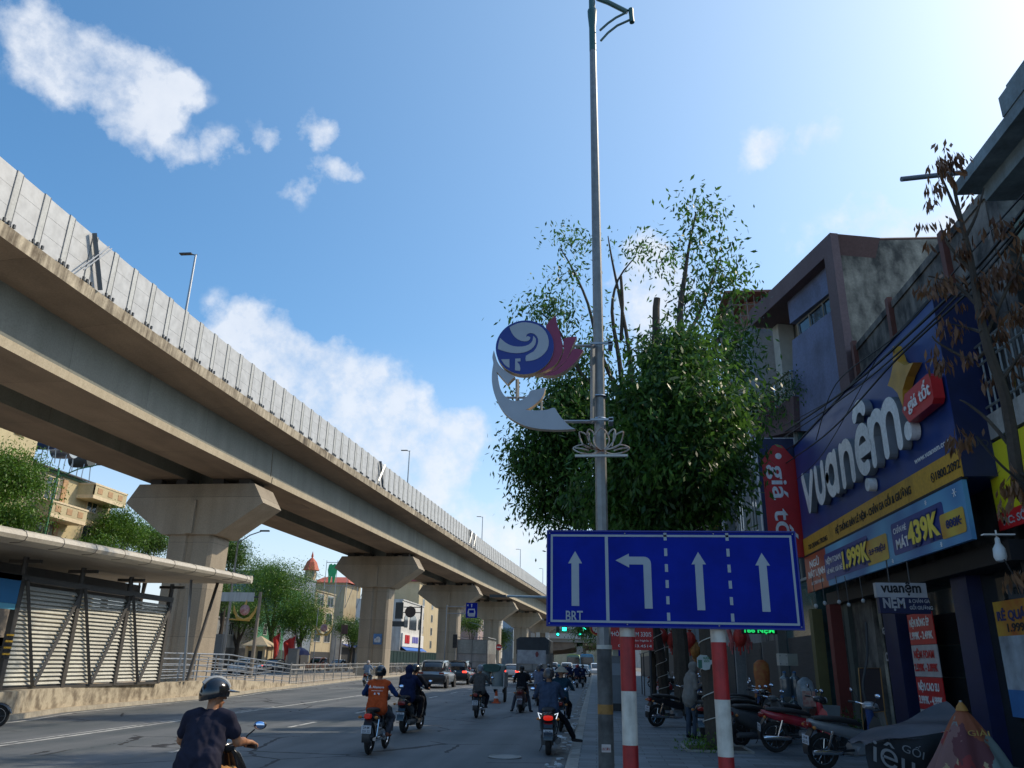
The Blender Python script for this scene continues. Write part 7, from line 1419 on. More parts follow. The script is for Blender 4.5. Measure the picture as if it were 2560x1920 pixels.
# ------------------------------------------------------------------ pavement clutter at the right
cc = atY(2290, 1930, 11.2)
t = thing('covered_cart', 'pavement cart covered by a black cloth with large white lettering', 'cart', (4.6, 11.3, .15))
clothk = M('black printed cloth', (.014, .016, .02), rough=.8, bump=.6, bscale=5, var=.4)
def clothgrid(fn, nu, nv): 
    vs = [fn(i / nu, j / nv) for j in range(nv + 1) for i in range(nu + 1)]; return vs, [(j * (nu + 1) + i, j * (nu + 1) + i + 1, (j + 1) * (nu + 1) + i + 1, (j + 1) * (nu + 1) + i) for j in range(nv) for i in range(nu)]
Cl = [atY(x, y, 11.0) for x, y in ((2163, 1862), (2290, 1848), (2345, 1795))]
b = MB(); X0, X1 = atY(2163, 1862, 11).x, atY(2440, 1850, 11).x; zt0, zt1 = atY(2163, 1862, 11).z, atY(2330, 1815, 11).z
o4 = Vector((4.6, 11.3, .15))
def fcl(u, v): x = X0 + (X1 - X0) * u; z = (zt0 + (zt1 - zt0) * u) * (1 - v) + .25 * v; return Vector((x, 11.0 - .05 * math.sin(u * 15) * (.3 + v) + .03 * math.sin(v * 9 + u * 5), z)) - o4
v_, f_ = clothgrid(fcl, 30, 12); b.add(v_, f_, clothk)
def ftp(u, v): x = X0 + (X1 - X0) * u; return Vector((x, 11.0 + .7 * v - .05 * math.sin(u * 15) * .3, zt0 + (zt1 - zt0) * u + .25 * v * u + .03 * math.sin(u * 9 + v * 6))) - o4
v_, f_ = clothgrid(ftp, 30, 8); b.add(v_, f_, M('painted cloth sheen', (.03, .033, .05), rough=.45, var=.5, scale=1.4, bump=.4, bscale=5)); b.build('cloth', None, t, smooth=1.5)  # lighter top sheet: the sheen is put into the cloth colour
b = MB(); b.text('iệu', (X0 - 4.6 + .05, 10.93 - 11.3, zt0 - .15 - .17), (1, 0, -.38), (.12, 0, 1), .27, .50, th=.002, mat=M('print grey', (.22, .23, .24)), bold=.0); b.text('GỐI', (X0 - 4.6 + .40, 10.93 - 11.3, zt0 - .15 - .05), (1, 0, -.38), (.3, 0, 1), .09, .26, th=.002, mat=M('print grey', (.22, .23, .24))); b.build('lettering', None, t)
b = MB(); 
for x in (-.3, .9): b.lathe([(.26, -.03), (.29, 0), (.26, .03)], (x, .2, .29), ax='X', n=18, mat=rubber); b.box((x - .05, -.1, .3), (x + .05, 1.1, .4), dsteel)
b.build('undercarriage', None, t)
u0 = atY(2403, 1765, 10.2)
t = thing('folded_parasol', 'half folded parasol with red, orange and cream panels standing at the right edge', 'parasol', (u0.x, 10.2, .15))
m = bpy.data.materials.new('parasol cloth'); m.use_nodes = True; N_, L_2, bb = nodesof(m); bb.inputs['Roughness'].default_value = .75
tcn = N_.new('ShaderNodeTexCoord'); mp = N_.new('ShaderNodeMapping'); mp.inputs['Scale'].default_value = (2.2, 2.2, 1.3); L_2(tcn.outputs['Object'], mp.inputs[0]); vo = N_.new('ShaderNodeTexVoronoi'); vo.inputs['Scale'].default_value = 2.6; nn_ = N_.new('ShaderNodeTexNoise'); nn_.inputs['Scale'].default_value = 3.5; nn_.inputs['Detail'].default_value = 6; L_2(mp.outputs[0], nn_.inputs[0]); mm_ = N_.new('ShaderNodeMix'); mm_.data_type = 'RGBA'; mm_.inputs[0].default_value = .5; L_2(mp.outputs[0], mm_.inputs[6]); L_2(nn_.outputs['Color'], mm_.inputs[7]); L_2(mm_.outputs[2], vo.inputs['Vector'])
cr = N_.new('ShaderNodeValToRGB'); cr.color_ramp.interpolation = 'CONSTANT'
for i, (p_, c_) in enumerate(((0, (.22, .03, .03)), (.28, (.11, .03, .035)), (.42, (.20, .10, .09)), (.60, (.36, .27, .15)), (.75, (.15, .19, .18)), (.88, (.25, .07, .03)))):
    e_ = cr.color_ramp.elements[i] if i < 2 else cr.color_ramp.elements.new(p_); e_.position = p_; e_.color = (*c_, 1)
sx_ = N_.new('ShaderNodeSeparateColor'); L_2(vo.outputs['Color'], sx_.inputs[0]); L_2(sx_.outputs[0], cr.inputs[0]); L_2(cr.outputs[0], bb.inputs['Base Color'])
H = u0.z - .15; b = MB(); rings = []
for i in range(12):
    f = i / 11; r0 = .03 + .62 * f ** .85; z = H - .02 - 1.05 * f; ring = []
    for k in range(48): a = 2 * PI * k / 48; rr = r0 * (1 - .26 * f * (.5 + .5 * math.cos(a * 8)) + .05 * math.sin(a * 3 + f * 7)) ; ring.append((rr * math.cos(a), rr * .8 * math.sin(a), z - .04 * f * math.cos(a * 8)))
    rings.append(ring)
b.loft(rings, caps=False); b.build('canopy', m, t, smooth=1.2); b = MB(); b.tube([(0, 0, -.1), (0, 0, H + .06)], .018); b.lathe([(.22, 0), (.22, .05), (.05, .1)], n=16); b.build('pole', galv, t); b = MB(); b.lathe([(.07, H - .05), (.05, H), (.012, H + .05)], n=10); b.build('finial', M('finial ochre', (.35, .16, .03)), t)
b = MB(); b.text('GIẢI', (-.06, -.21, H - .30), (1, .1, 0), (0, .35, 1), .06, .24, th=.002, mat=M('print ochre', (.40, .26, .06))); b.build('lettering', None, t)
def jar(x, y, lab): 
    t = thing('water_jar', lab, 'water jar', (x, y, .15), 0, 'large clear water jars on the shop step'); b = MB(); b.lathe([(.13, 0), (.14, .05), (.14, .3), (.135, .34), (.14, .38), (.13, .44), (.05, .50), (.04, .56)], n=18); b.build('jar', M('jar plastic', (.08, .11, .13), rough=.12, coat=.4, var=.2), t); b = MB(); b.lathe([(.045, .56), (.045, .6), (.02, .61)], n=12); b.build('cap', M('jar cap', (.04, .12, .25)), t); return t
q = atY(1955, 1740, 22)
for i, (dx, dy, z) in enumerate(((0, 0, .0), (.3, .1, .0), (.12, .05, .6), (.4, .2, .6))): j = jar(q.x + dx, 22 + dy, ['left jar of the lower row of clear water jars', 'right jar of the lower row of clear water jars', 'left jar standing on the stack of clear water jars', 'right jar standing on the stack of clear water jars'][i]); j.location.z = .15 + z * .98 + .3
t = thing('display_shelf', 'dark shelf carrying the clear water jars', 'shelf', (q.x + .2, 22.1, .15)); b = MB(); b.box((-.4, -.2, 0), (.5, .35, .29)); b.build('shelf', ink, t)
q = atY(1965, 1650, 22.6); t = thing('meter_box', 'square white electric meter box on the olive pillar', 'meter box', q); b = MB(); b.box((-.22, -.2, -.14), (.0, .1, .16), M('box white', (.42, .42, .38))); b.box((.0, -.2, -.14), (.26, .1, .16), M('box side', (.20, .21, .18))); b.build('box', None, t); b = MB()
for x in (-.19, -.03): b.lathe([(.012, 0), (.012, .01)], (x, -.21, .1), ax='Y', n=6); b.lathe([(.012, 0), (.012, .01)], (x, -.21, -.1), ax='Y', n=6)
b.build('screw', ink, t)
q = atY(2015, 1725, 19.5); t = thing('plastic_bag', 'clear plastic bag of printed packets above the red motorbike', 'bag', (q.x, 19.5, q.z)); b = MB(); b.loft([[(r * math.cos(a) * (1 + .1 * math.sin(5 * a)), r * .6 * math.sin(a), z) for a in [2 * PI * k / 20 for k in range(20)]] for r, z in ((.12, -.38), (.19, -.3), (.20, 0), (.16, .18), (.05, .27))]); b.build('bag', M('bag plastic', (.20, .23, .25), rough=.3, var=.4, scale=6), t)
b = MB(); b.box((-.12, -.125, -.34), (.16, -.12, -.02), M('packet print', (.45, .36, .30), var2=(.30, .04, .03), scale=12)); b.build('packets', None, t); b = MB(); b.tube([(0, 0, -.4), (0, 0, .15 - q.z)], .03); b.build('stand', dsteel, t)
t = thing('plastic_crate', 'small translucent grey crate behind the red motorbike', 'crate', (4.9, 18.4, .72)); b = MB(); b.loft([[(x, y, z) for x, y in ((-.2 * s_, -.15 * s_), (.2 * s_, -.15 * s_), (.2 * s_, .15 * s_), (-.2 * s_, .15 * s_))] for s_, z in ((.85, 0), (1, .28), (.95, .28), (.8, .02))], caps=False); b.build('crate', M('crate grey', (.14, .16, .17), rough=.4), t)
b = MB(); b.box((-.2, -.15, -.57), (.2, .15, -.005)); b.build('stand', ink, t)
bl_b = [((.0, .0, 0), (.75, .45, .35), 1)]
t = thing('pot_plants', 'row of flowering pot plants in the dark under the blackboard', 'plants', (5.6, 20.2, .35)); leaves('foliage', bl_b, 1800, .09, leaf_near, t); b = MB(); b.lathe([(.12, -.2), (.17, .05)], n=12); b.lathe([(.12, -.2), (.17, .05)], (.4, .1, 0), n=12); b.build('pot', M('pot clay', (.16, .07, .04)), t)
t = thing('hose', 'grey hose looping from the sign down in front of the blackboard', 'hose', (0, 0, 0)); b = MB(); b.tube(curve([atY(x, y, 18.2) for x, y in ((2165, 1555), (2168, 1640), (2158, 1710), (2168, 1760), (2190, 1800))], 6), .028, n=7); tag(b.build('tube', M('hose grey', (.035, .04, .045)), t))
t = thing('bag', 'blue and white plastic bag lying at the right edge of the photo', 'bag', (7.0, 13.6, .15)); b = MB(); b.ell((0, 0, .55), (.28, .2, .35), n=14); b.ell((.15, -.05, .35), (.25, .2, .33), n=12); b.build('bag', M('bag blue', (.03, .12, .38), var2=(.35, .45, .6), scale=5, rough=.3), t)
# electricity cabinet, red notice, small signs between the posts
t = thing('electric_cabinet', 'grey electric cabinet standing on the pavement behind the street light', 'cabinet', (.95, 30.6, .15)); b = MB(); b.box((-.45, -.3, .25), (.35, .3, 1.85)); b.build('cabinet', M('cabinet grey', (.14, .16, .18), rough=.5), t); b = MB(); b.box((-.42, -.25, 0), (.32, .25, .25)); b.build('plinth', M('plinth dark', (.04, .04, .04)), t)
b = MB(); b.box((-.35, -.31, 1.2), (.0, -.30, 1.6), M('notice pale', (.24, .27, .30))); b.build('notice', None, t); b = MB(); b.cbox((-.2, 0, 1.98), (.2, .2, .25)); b.build('lamp', M('greenish lamp', (.35, .42, .34)), t)
a, c = atY(1583, 1560, 30), atY(1634, 1626, 30)
t = thing('red_notice_board', 'dark red clinic notice board on two posts between the sign posts', 'sign', (a.x, 30, 0)); b = MB(); b.box((a.x - 2.0 * 0 - .9, 30, c.z), (c.x, 30.06, a.z + .35), redp); bp(b, 'board', None, t); b = MB()
for s_, zz, h, w in (('Y TẾ HÀ NỘI', .78, .07, 1.1), ('PHÒNG KIỂM 330/S', .47, .16, 1.5), ('Bến xe Yên Nghĩa 2', .30, .06, 1.1), ('0243.353.4514', .10, .09, 1.2)): b.text(s_, (c.x - .06, 29.995, c.z + zz), (1, 0, 0), UD, h, w, th=.003, mat=letw, align='R', bold=.01)
bp(b, 'lettering', None, t); b = MB(); b.tube([(c.x - .12, 30.1, .15), (c.x - .12, 30.1, a.z)], .05); b.tube([(c.x - .8, 30.1, .15), (c.x - .8, 30.1, a.z)], .05); bp(b, 'post', dsteel, t)
t = thing('blue_bus_sign', 'blue information sign behind the cabinet, left of the first post', 'sign', (1.0, 38, 0)); a, c = atY(1531, 1590, 38), atY(1570, 1640, 38); b = MB(); b.box((a.x, 38, c.z), (c.x + .3, 38.05, a.z), blue); b.box((a.x, 37.99, c.z + .25), (c.x + .3, 38, c.z + .32), refl); bp(b, 'board', None, t); b = MB(); b.tube([(1.2, 38.1, .15), (1.2, 38.1, a.z)], .05); bp(b, 'post', dsteel, t)
q = atY(1763, 1655, 17.45); t = thing('tree_notice', 'white and green cut-out notice nailed to the nearest trunk', 'notice', (q.x, 17.42, q.z)); b = MB(); b.prism([(-.17, -.10), (-.02, -.16), (.08, -.14), (.10, -.05), (.19, -.02), (.19, .05), (.10, .04), (.04, .13), (-.1, .14), (-.17, .08)], lambda u, v, d: (u, d, v), -.01, 0, M('notice white', (.40, .44, .42))); b.build('board', None, t, smooth=None); b = MB(); b.text('NƯỚC', (-.04, -.0105, .055), (1, 0, 0), UD, .045, .13, th=.001, mat=M('notice green', (.02, .16, .07)), bold=.04); b.text('SẠCH', (-.03, -.0105, .0), (1, 0, 0), UD, .04, .11, th=.001, mat=M('notice green', (.02, .16, .07)), bold=.04); b.box((-.15, -.013, -.12), (-.07, -.0105, .04), M('notice dark green', (.03, .12, .08))); b.build('lettering', None, t)
q = atY(1898, 1575, 24); t = thing('led_sign', 'green lit letters of a narrow led sign under the right corner of the lane sign', 'sign', (q.x, 24, q.z)); b = MB(); b.box((-.5, 0, -.11), (.5, .06, .11)); b.build('case', ink, t); b = MB(); b.text('166 NỆM', (-.42, -.003, -.07), (1, 0, 0), UD, .13, .84, th=.002, mat=lamp('led green', (.02, .9, .2), .5), bold=.04); b.build('lettering', None, t)
t = thing('awning_cloth', 'beige sloping awning beyond the red notice board', 'awning', (3.4, 45, 2.6)); b = MB(); b.add([(-.9, 0, -.3), (1.6, 0, .35), (1.6, 2.6, .35), (-.9, 2.6, -.3), (-.9, 0, -.34), (1.6, 0, .30), (1.6, 2.6, .30), (-.9, 2.6, -.34)], [(0, 1, 2, 3), (7, 6, 5, 4), (0, 4, 5, 1), (3, 2, 6, 7), (0, 3, 7, 4)]); b.build('canvas', M('canvas beige', (.22, .17, .13)), t); b = MB(); b.tube([(-.8, .1, -.3), (-.8, .1, -2.45)], .03); b.tube([(-.8, 2.5, -.3), (-.8, 2.5, -2.45)], .03); b.build('pole', dsteel, t)
# tree pit weeds
t = thing('tree_pit_kerb', 'low kerb frame of the tree pit at the foot of the nearest trunk', 'tree pit', (2.41, 17.7, .146)); b = MB()
for A, B_ in (((-.65, -.65, 0), (.65, -.6, .04)), ((-.65, .6, 0), (.65, .65, .04)), ((-.65, -.6, 0), (-.6, .6, .04)), ((.6, -.6, 0), (.65, .6, .04))): b.box(A, B_)
b.build('frame', kerbm, t); b = MB(); b.box((-.6, -.6, 0), (.6, .6, .012)); b.build('soil', M('pit soil', (.05, .04, .03), rough=1, bump=.8), t)
o = leaves('weeds', [((2.1, 17.3, .2), (.45, .35, .06), 1)], 500, .07, leaf_low, None, droop=-.8); tag(o, 'thin green weeds growing in the tree pit by the nearest trunk', kind='stuff')
# ------------------------------------------------------------------ dead sapling with withered leaves
t = thing('withered_tree', 'thin dead tree with hanging brown withered leaves at the right edge', 'tree', (5.6, 9.6, .15)); o5 = Vector((5.6, 9.6, .15)); b = MB()
def dl(pts, r0, r1): limb(b, [atY(x, y, Y) - o5 for x, y, Y in pts], r0, r1)
limb(b, [(0, 0, 0), (.02, 0, 1.5), atY(2545, 1200, 9.6) - o5], .085, .075); dl(((2545, 1200, 9.6), (2515, 1000, 9.6), (2470, 870, 9.6), (2445, 760, 9.7), (2425, 640, 9.8), (2405, 560, 9.8), (2385, 470, 9.9), (2370, 400, 10)), .075, .012)
for q in (((2460, 850, 9.6), (2500, 760, 9.7), (2545, 660, 9.7), (2570, 560, 9.7)), ((2440, 760, 9.7), (2400, 720, 9.9), (2360, 700, 10), (2320, 690, 10)), ((2455, 830, 9.6), (2420, 820, 9.9), (2380, 810, 10)), ((2500, 960, 9.6), (2540, 900, 9.5), (2580, 850, 9.5)), ((2400, 550, 9.8), (2370, 480, 10), (2345, 420, 10)), ((2410, 600, 9.8), (2440, 540, 9.8), (2460, 470, 9.8)), ((2530, 1120, 9.6), (2470, 1050, 9.8), (2420, 1010, 9.9), (2400, 1000, 10)), ((2540, 1180, 9.6), (2590, 1200, 9.4), (2620, 1230, 9.4)), ((2430, 680, 9.8), (2370, 610, 9.9), (2350, 560, 10)), ((2470, 870, 9.6), (2430, 900, 9.9), (2350, 860, 10), (2330, 840, 10))): dl(q, .028, .008)
b.build('trunk', bark, t)
sp = [(2360, 395, 30), (2335, 420, 26), (2350, 450, 30), (2380, 410, 26), (2330, 500, 20), (2355, 520, 24), (2320, 560, 16), (2340, 570, 24), (2410, 450, 22), (2430, 500, 18), (2325, 600, 24), (2400, 620, 20), (2360, 700, 34), (2330, 720, 26), (2400, 730, 26), (2450, 690, 34), (2490, 650, 34), (2520, 700, 36), (2550, 620, 34), (2470, 760, 30), (2535, 780, 36), (2500, 830, 24), (2365, 800, 30), (2340, 850, 30), (2395, 830, 26), (2420, 900, 26), (2350, 900, 20), (2545, 900, 30), (2480, 950, 24), (2520, 960, 20), (2460, 1010, 20), (2400, 1085, 30), (2430, 1100, 24), (2500, 1060, 18), (2540, 1200, 34), (2520, 1260, 26), (2545, 1420, 18), (2505, 1440, 14), (2440, 1010, 20), (2390, 560, 22), (2460, 600, 26), (2500, 560, 24)]
BL = []
for x, y, r in sp: c = atY(x, y, 9.8 + rng.uniform(-.3, .3)) - o5; rr = r * 9.8 / 2065; BL.append((c, (rr, rr * 1.4, rr * 1.0), 1))
leaves('withered_leaves', BL, 1500, .155, leaf_dead, t, droop=2.4, clump=7, aspect=.26, spread=.30, shell=.5)
# ------------------------------------------------------------------ overhead wires
wirem = M('cable black', (.012, .012, .014), rough=.6)
def wire(label, pts, r=.012):
    b = MB(); b.tube(curve(pts, 8), r, wirem, 5); tag(b.build('overhead_wire', None), label, 'wire', 'overhead wires on the right side')
for i, (r, P) in enumerate(((.028, ((2600, 470, 9), (2450, 660, 11), (2290, 820, 14), (2120, 970, 19), (1960, 1080, 26), (1880, 1130, 34))), (.018, ((2600, 500, 9), (2440, 690, 11), (2260, 870, 14), (2100, 1000, 19), (1950, 1100, 26))), (.02, ((2600, 510, 9.1), (2430, 720, 11.2), (2240, 900, 14.2), (2060, 1090, 20), (1900, 1200, 30))), (.014, ((2600, 440, 9), (2420, 640, 11), (2250, 830, 14), (2090, 960, 19), (2040, 1100, 22))), (.012, ((1990, 1110, 24), (1900, 1160, 28), (1840, 1180, 32), (1760, 1150, 36), (1700, 1080, 40))), (.012, ((2080, 1000, 20), (1900, 1090, 26), (1750, 1130, 34))), (.010, ((2190, 900, 16), (2060, 1130, 20), (1990, 1200, 24))), (.012, ((1850, 1290, 30), (1790, 1275, 34), (1740, 1250, 40))))):
    wire(['thickest bundled black cable crossing the shop signboard', 'black cable just under the thickest bundle', 'black cable sagging lowest over the blue signboard', 'thin upper black cable above the signboard star', 'thin wire sagging in front of the tree and the blade sign', 'thin wire running from the signboard into the tree', 'thin wire crossing the raised white letters', 'short thin wire near the 740 sign'][i], [atY(x, y, Y) for x, y, Y in P], r)
wire('brown cord hanging below the bulb lamp at the right edge', [atY(x, y, 12.4) for x, y in ((2510, 1398), (2535, 1440), (2550, 1470), (2570, 1495))], .012)
wire('long black cable sloping in front of the yellow sign', [atY(x, y, 9) for x, y in ((2440, 1090), (2500, 1160), (2560, 1210), (2620, 1250))], .014)
# ------------------------------------------------------------------ far side of the street (left)
yel1 = stained('yellow house wall', (.52, .44, .26), (.36, .29, .17), rough=.8, s1=.4, s2=1, lo=.45, hi=.8, bump=.05); brick = M('brick brown trim', (.40, .24, .12), var=.2); creamt = M('cream trim', (.62, .50, .32)); tilem = M('dark roof tiles', (.06, .055, .055), var=.5, scale=8, stretch=(1, 5, 1))
gs = stained('grey side wall', (.22, .19, .16), (.15, .13, .11), s1=.4, s2=1)
house('tall yellow house with red curtained windows at the left edge behind leaves', -45, 44, 57.2, 21, yel1, side=-1, floors=4, cols=3, balcony=(), wcol=creamt, glassm=M('red curtain glass', (.20, .05, .045), rough=.2, var=.5, scale=2), ww=.9, wh=2.4)
hy_ = house('yellow house with cream balconies and a green edged roof below the viaduct', -45.5, 57.6, 69.3, 16, yel1, side=-1, floors=4, cols=2, wcol=creamt, glassm=glass, ww=1.4, wh=2.2, roofm=M('green eave', (.03, .10, .07)))
for i, (y0, y1, z) in enumerate(((59, 63.7, 12.1), (64, 69, 14.6), (64, 69, 8.8))):
    b = MB(); b.box((-45.5, y0, z), (-43.9, y1, z + .3), creamt); b.box((-44.0, y0, z + .3), (-43.9, y1, z + 1.2), yel1); b.box((-45.5, y0, z + .3), (-43.9, y0 + .1, z + 1.2), yel1); b.box((-45.55, y0 - .05, z + 1.2), (-43.85, y1 + .05, z + 1.35), creamt)
    for k in range(3): b.box((-43.9, y0 + .5 + k * (y1 - y0) / 3.2, z + .5), (-43.87, y0 + 1.2 + k * (y1 - y0) / 3.2, z + 1.0), brick)
    bp(b, 'balcony', None, hy_)
b = MB(); b.box((-45.52, 61.9, 0), (-45.40, 62.5, 15.8)); bp(b, 'brick_pilaster', brick, hy_)
b = MB(); b.box((-46, 57.5, 0), (-45.46, 61.8, 15.9)); bp(b, 'side_wall', gs, hy_)
b = MB(); b.add([(-45, 57.3, 16.3), (-45, 69.6, 16.3), (-52, 69.6, 18.4), (-52, 57.3, 18.4), (-45, 57.3, 16.2), (-45, 69.6, 16.2), (-52, 69.6, 18.3), (-52, 57.3, 18.3)], [(0, 1, 2, 3), (7, 6, 5, 4), (0, 4, 5, 1), (0, 3, 7, 4)]); bp(b, 'tiled_roof', tilem, hy_)
tb = M('tank blue', (.04, .09, .24), rough=.3); tw = M('tank steel', (.45, .46, .47), rough=.25, metal=.8)
for i, (y, z, m_) in enumerate(((59.5, 19.2, tw), (62.8, 19.0, tb), (65.3, 18.8, tw), (68, 18.6, M('tank dark', (.06, .07, .07))))):
    t = thing('roof_tank', ['steel water tank at the left end of the yellow house roof', 'blue and white water tank on the yellow house roof', 'steel water tank in the middle of the yellow house roof', 'dark water tank at the right end of the yellow house roof'][i], 'water tank', (-48.5, y, z - 1), 0, 'water tanks on the yellow house roof')
    b = MB(); b.lathe([(.3, -1.0), (.75, -.95), (.8, 0), (.75, .95), (.3, 1.0)], (0, 0, 1.5), ax='X', n=18); b.build('tank', m_, t)
    b = MB(); [b.tube([(x, yy, -.4), (x * .9, yy * .8, 1.0)], .05, n=4) for x in (-.7, .7) for yy in (-.6, .6)]; b.build('stand', galv, t)
def blobtree(label, cx, cy, Y, rpx, n=7000, size=.28, mat=leaf_far, trunk_px=None, fz=.8, name='street_tree', base=None, seeds=9, group='trees of the far side'):
    """a crown of several overlapping clumps round a photo position"""
    n = int(n * 2.3); size *= .95; c = atY(cx, cy, Y); R = rpx * Y / 2065 * 1.12; bx = base if base is not None else c.x
    bl = []
    for k in range(seeds):
        a = 2 * PI * k / seeds + rng.uniform(0, .5); rr = R * (.62 if k % 3 else .2); bl.append(((c.x + rr * math.cos(a), Y + rr * math.sin(a) * .7, c.z + R * fz * rng.uniform(-.45, .5)), (R * .60, R * .55, R * .48 * rng.uniform(.8, 1.2)), 1))
    return tree(label, (bx, Y, .1), bl, [([(bx, Y, .1), (bx + .2, Y, c.z * .45), (c.x, Y, c.z)], R * .09 + .08, .06), ([(bx + .1, Y, c.z * .45), (c.x + R * .4, Y, c.z)], R * .05 + .03, .03), ([(bx + .1, Y, c.z * .4), (c.x - R * .4, Y, c.z + .3)], R * .05 + .03, .03)], n, size, mat, group, 'street_tree', rel=False, shell=.55, droop=.5)
blobtree('leafy tree at the left edge in front of the yellow house', 20, 1190, 52, 112, 9000, .24, leaf_low); blobtree('lower bush-like tree at the left edge beneath the balconies', 20, 1310, 50, 88, 5000, .22, leaf_low)
blobtree('round green tree left of the nearest pier, above the shelter canopy', 290, 1340, 68, 78, 11000, .22, leaf_low); blobtree('bright lower tree between canopy and nearest pier', 240, 1385, 60, 52, 6000, .2, leaf_low); blobtree('dark tree right behind the nearest pier', 375, 1350, 75, 52, 6000, .22)
blobtree('tall tree right of the nearest pier beside the arm lamp', 575, 1390, 88, 58, 8000, .24); blobtree('tree with orange withered tips below the arm lamp', 530, 1480, 84, 52, 5000, .24)
blobtree('large bright green tree between the two nearest piers, left part', 690, 1475, 112, 88, 14000, .26, leaf_low); blobtree('large bright green tree between the two nearest piers, right part above the flags', 755, 1535, 108, 70, 11000, .26, leaf_low); blobtree('dark tree behind the lane gantry post', 600, 1540, 105, 68, 8000, .26); blobtree('tree with tall thin top left of the red dome', 660, 1430, 125, 42, 4000, .3)
blobtree('small tree in front of the shop with red letters', 880, 1580, 140, 38, 6000, .28); blobtree('far tree by the crane-like mast, right of the fifth pier', 1245, 1600, 190, 26, 3000, .4); blobtree('far green hill of leaves behind the fourth pier', 1180, 1560, 230, 26, 2500, .5)
blobtree('tree in the shade left of the kiosk', 585, 1590, 110, 40, 4000, .26)
grn = stained('green shop front', (.05, .20, .11), (.03, .13, .07)); wht = dwhite
h1 = house('dark house with green hoarding and grey roof storey behind the flags', -52, 128, 146, 15, M('blue grey render far', (.16, .20, .24)), side=-1, floors=3, cols=3, roofm=M('slate', (.14, .19, .2)))
b = MB(); b.box((-51.9, 128.5, 6.6), (-51.6, 138, 12.6), grn); b.box((-51.9, 128.1, 12.6), (-51.55, 138.4, 12.9), white); b.box((-51.9, 138.0, 6.5), (-51.55, 138.4, 12.8), white); bp(b, 'hoarding', None, h1)
house('white and cream house with dark glass right of the green hoarding', -52, 146.3, 158, 13.5, w2, side=-1, floors=3, cols=2, ww=3.4, wh=2.6, wcol=wframe)
house('shop with red lettered white sign and blue awning', -50, 158.5, 172, 8.5, wht, side=-1, floors=1, cols=3, g0=4.6, awn=M('awning blue', (.05, .08, .30)), sign=('KIDS', M('sign white', (.5, .5, .48)), redp))
house('green fronted shop behind the purple umbrella', -50, 112, 127.7, 8, grn, side=-1, floors=1, cols=3)
house('low grey clad wall building behind the kiosk', -48, 96, 111.5, 6.2, w1, side=-1, floors=1, cols=1)
house('blue shuttered low building left of the kiosk', -47, 81, 95.5, 6, w3, side=-1, floors=1, cols=2)
# dome building
q = atY(776, 1440, 175); t = thing('dome_building', 'large building with a red dome turret and red tiled roofs above the trees', 'building', (q.x, 175, 0)); redt = M('red roof tiles', (.42, .09, .045), var=.2, scale=2)
zr = q.z; b = MB(); b.box((-11, -2, 0), (9, 10, zr - 1.6)); b.build('wall', w2, t)
b = MB()
for x0_, x1_ in ((-11.5, -1.3), (1.3, 10)): b.add([(x0_, -2.6, zr - 1.6), (x1_, -2.6, zr - 1.6), (x1_ - 2, 3, zr + .1), (x0_ + 1, 3, zr + .1), (x1_, 9, zr - 1.6), (x0_, 9, zr - 1.6)], [(0, 1, 2, 3), (3, 2, 4, 5), (1, 4, 2), (0, 3, 5)])
b.build('roof', redt, t, smooth=None); b = MB(); b.lathe([(1.3, zr - 1.6), (1.3, zr + 1.3)], n=8); b.build('turret', w2, t); b = MB(); b.lathe([(1.95, zr + 1.25), (1.75, zr + 1.7), (1.25, zr + 3.0), (.5, zr + 3.8), (.15, zr + 4.1), (.3, zr + 4.4), (.03, zr + 5.5)], n=8); b.build('dome', redt, t, smooth=.3)
b = MB()
for k in range(4): a = PI / 4 + k * PI / 2; b.cbox((1.15 * math.cos(a), 1.15 * math.sin(a), zr + .3), (.5, .5, 1.2), rot=a)
b.build('window', glass, t)
# green tooth billboard on a roof frame
q = atY(850, 1440, 150); t = thing('roof_billboard', 'green tooth shaped sign with green letters on a steel roof frame', 'billboard', (q.x, 150, q.z)); gg = M('billboard green', (.03, .33, .12))
b = MB(); b.prism([(-1.2, 2.6), (-1.5, 1.2), (-1.2, 0), (-1.0, -2.2), (-.5, -2.4), (-.2, -.6), (.1, -.6), (.4, -2.4), (.9, -2.2), (1.2, 0), (1.5, 1.2), (1.2, 2.6), (.5, 2.9), (0, 2.5), (-.5, 2.9)][::-1], lambda u, v, d: (u * .62 - 1.6, d, v * .7 + .3), -.1, .1); b.build('tooth', gg, t, smooth=None)
b = MB(); b.text('NHA KHOA', (.4, -.1, .4), (1, 0, 0), UD, 1.3, 7.4, th=.05, bold=.04); b.text('BÌNH AN', (2.2, -.1, -1.0), (1, 0, 0), UD, .7, 5.0, th=.05, bold=.04); b.build('lettering', gg, t)
b = MB()
for k in range(6): x = -3 + k * 2.2; b.tube([(x, .3, -6), (x, .3, 3)], .06, n=4); b.tube([(x, .3, -6), (x + 1.4, .3, -1.8)], .05, n=4)
b.tube([(-3, .3, -1.8), (9, .3, -1.8)], .06, n=4); b.tube([(-3, .3, 2.6), (9, .3, 2.6)], .06, n=4); b.build('frame', galv, t)
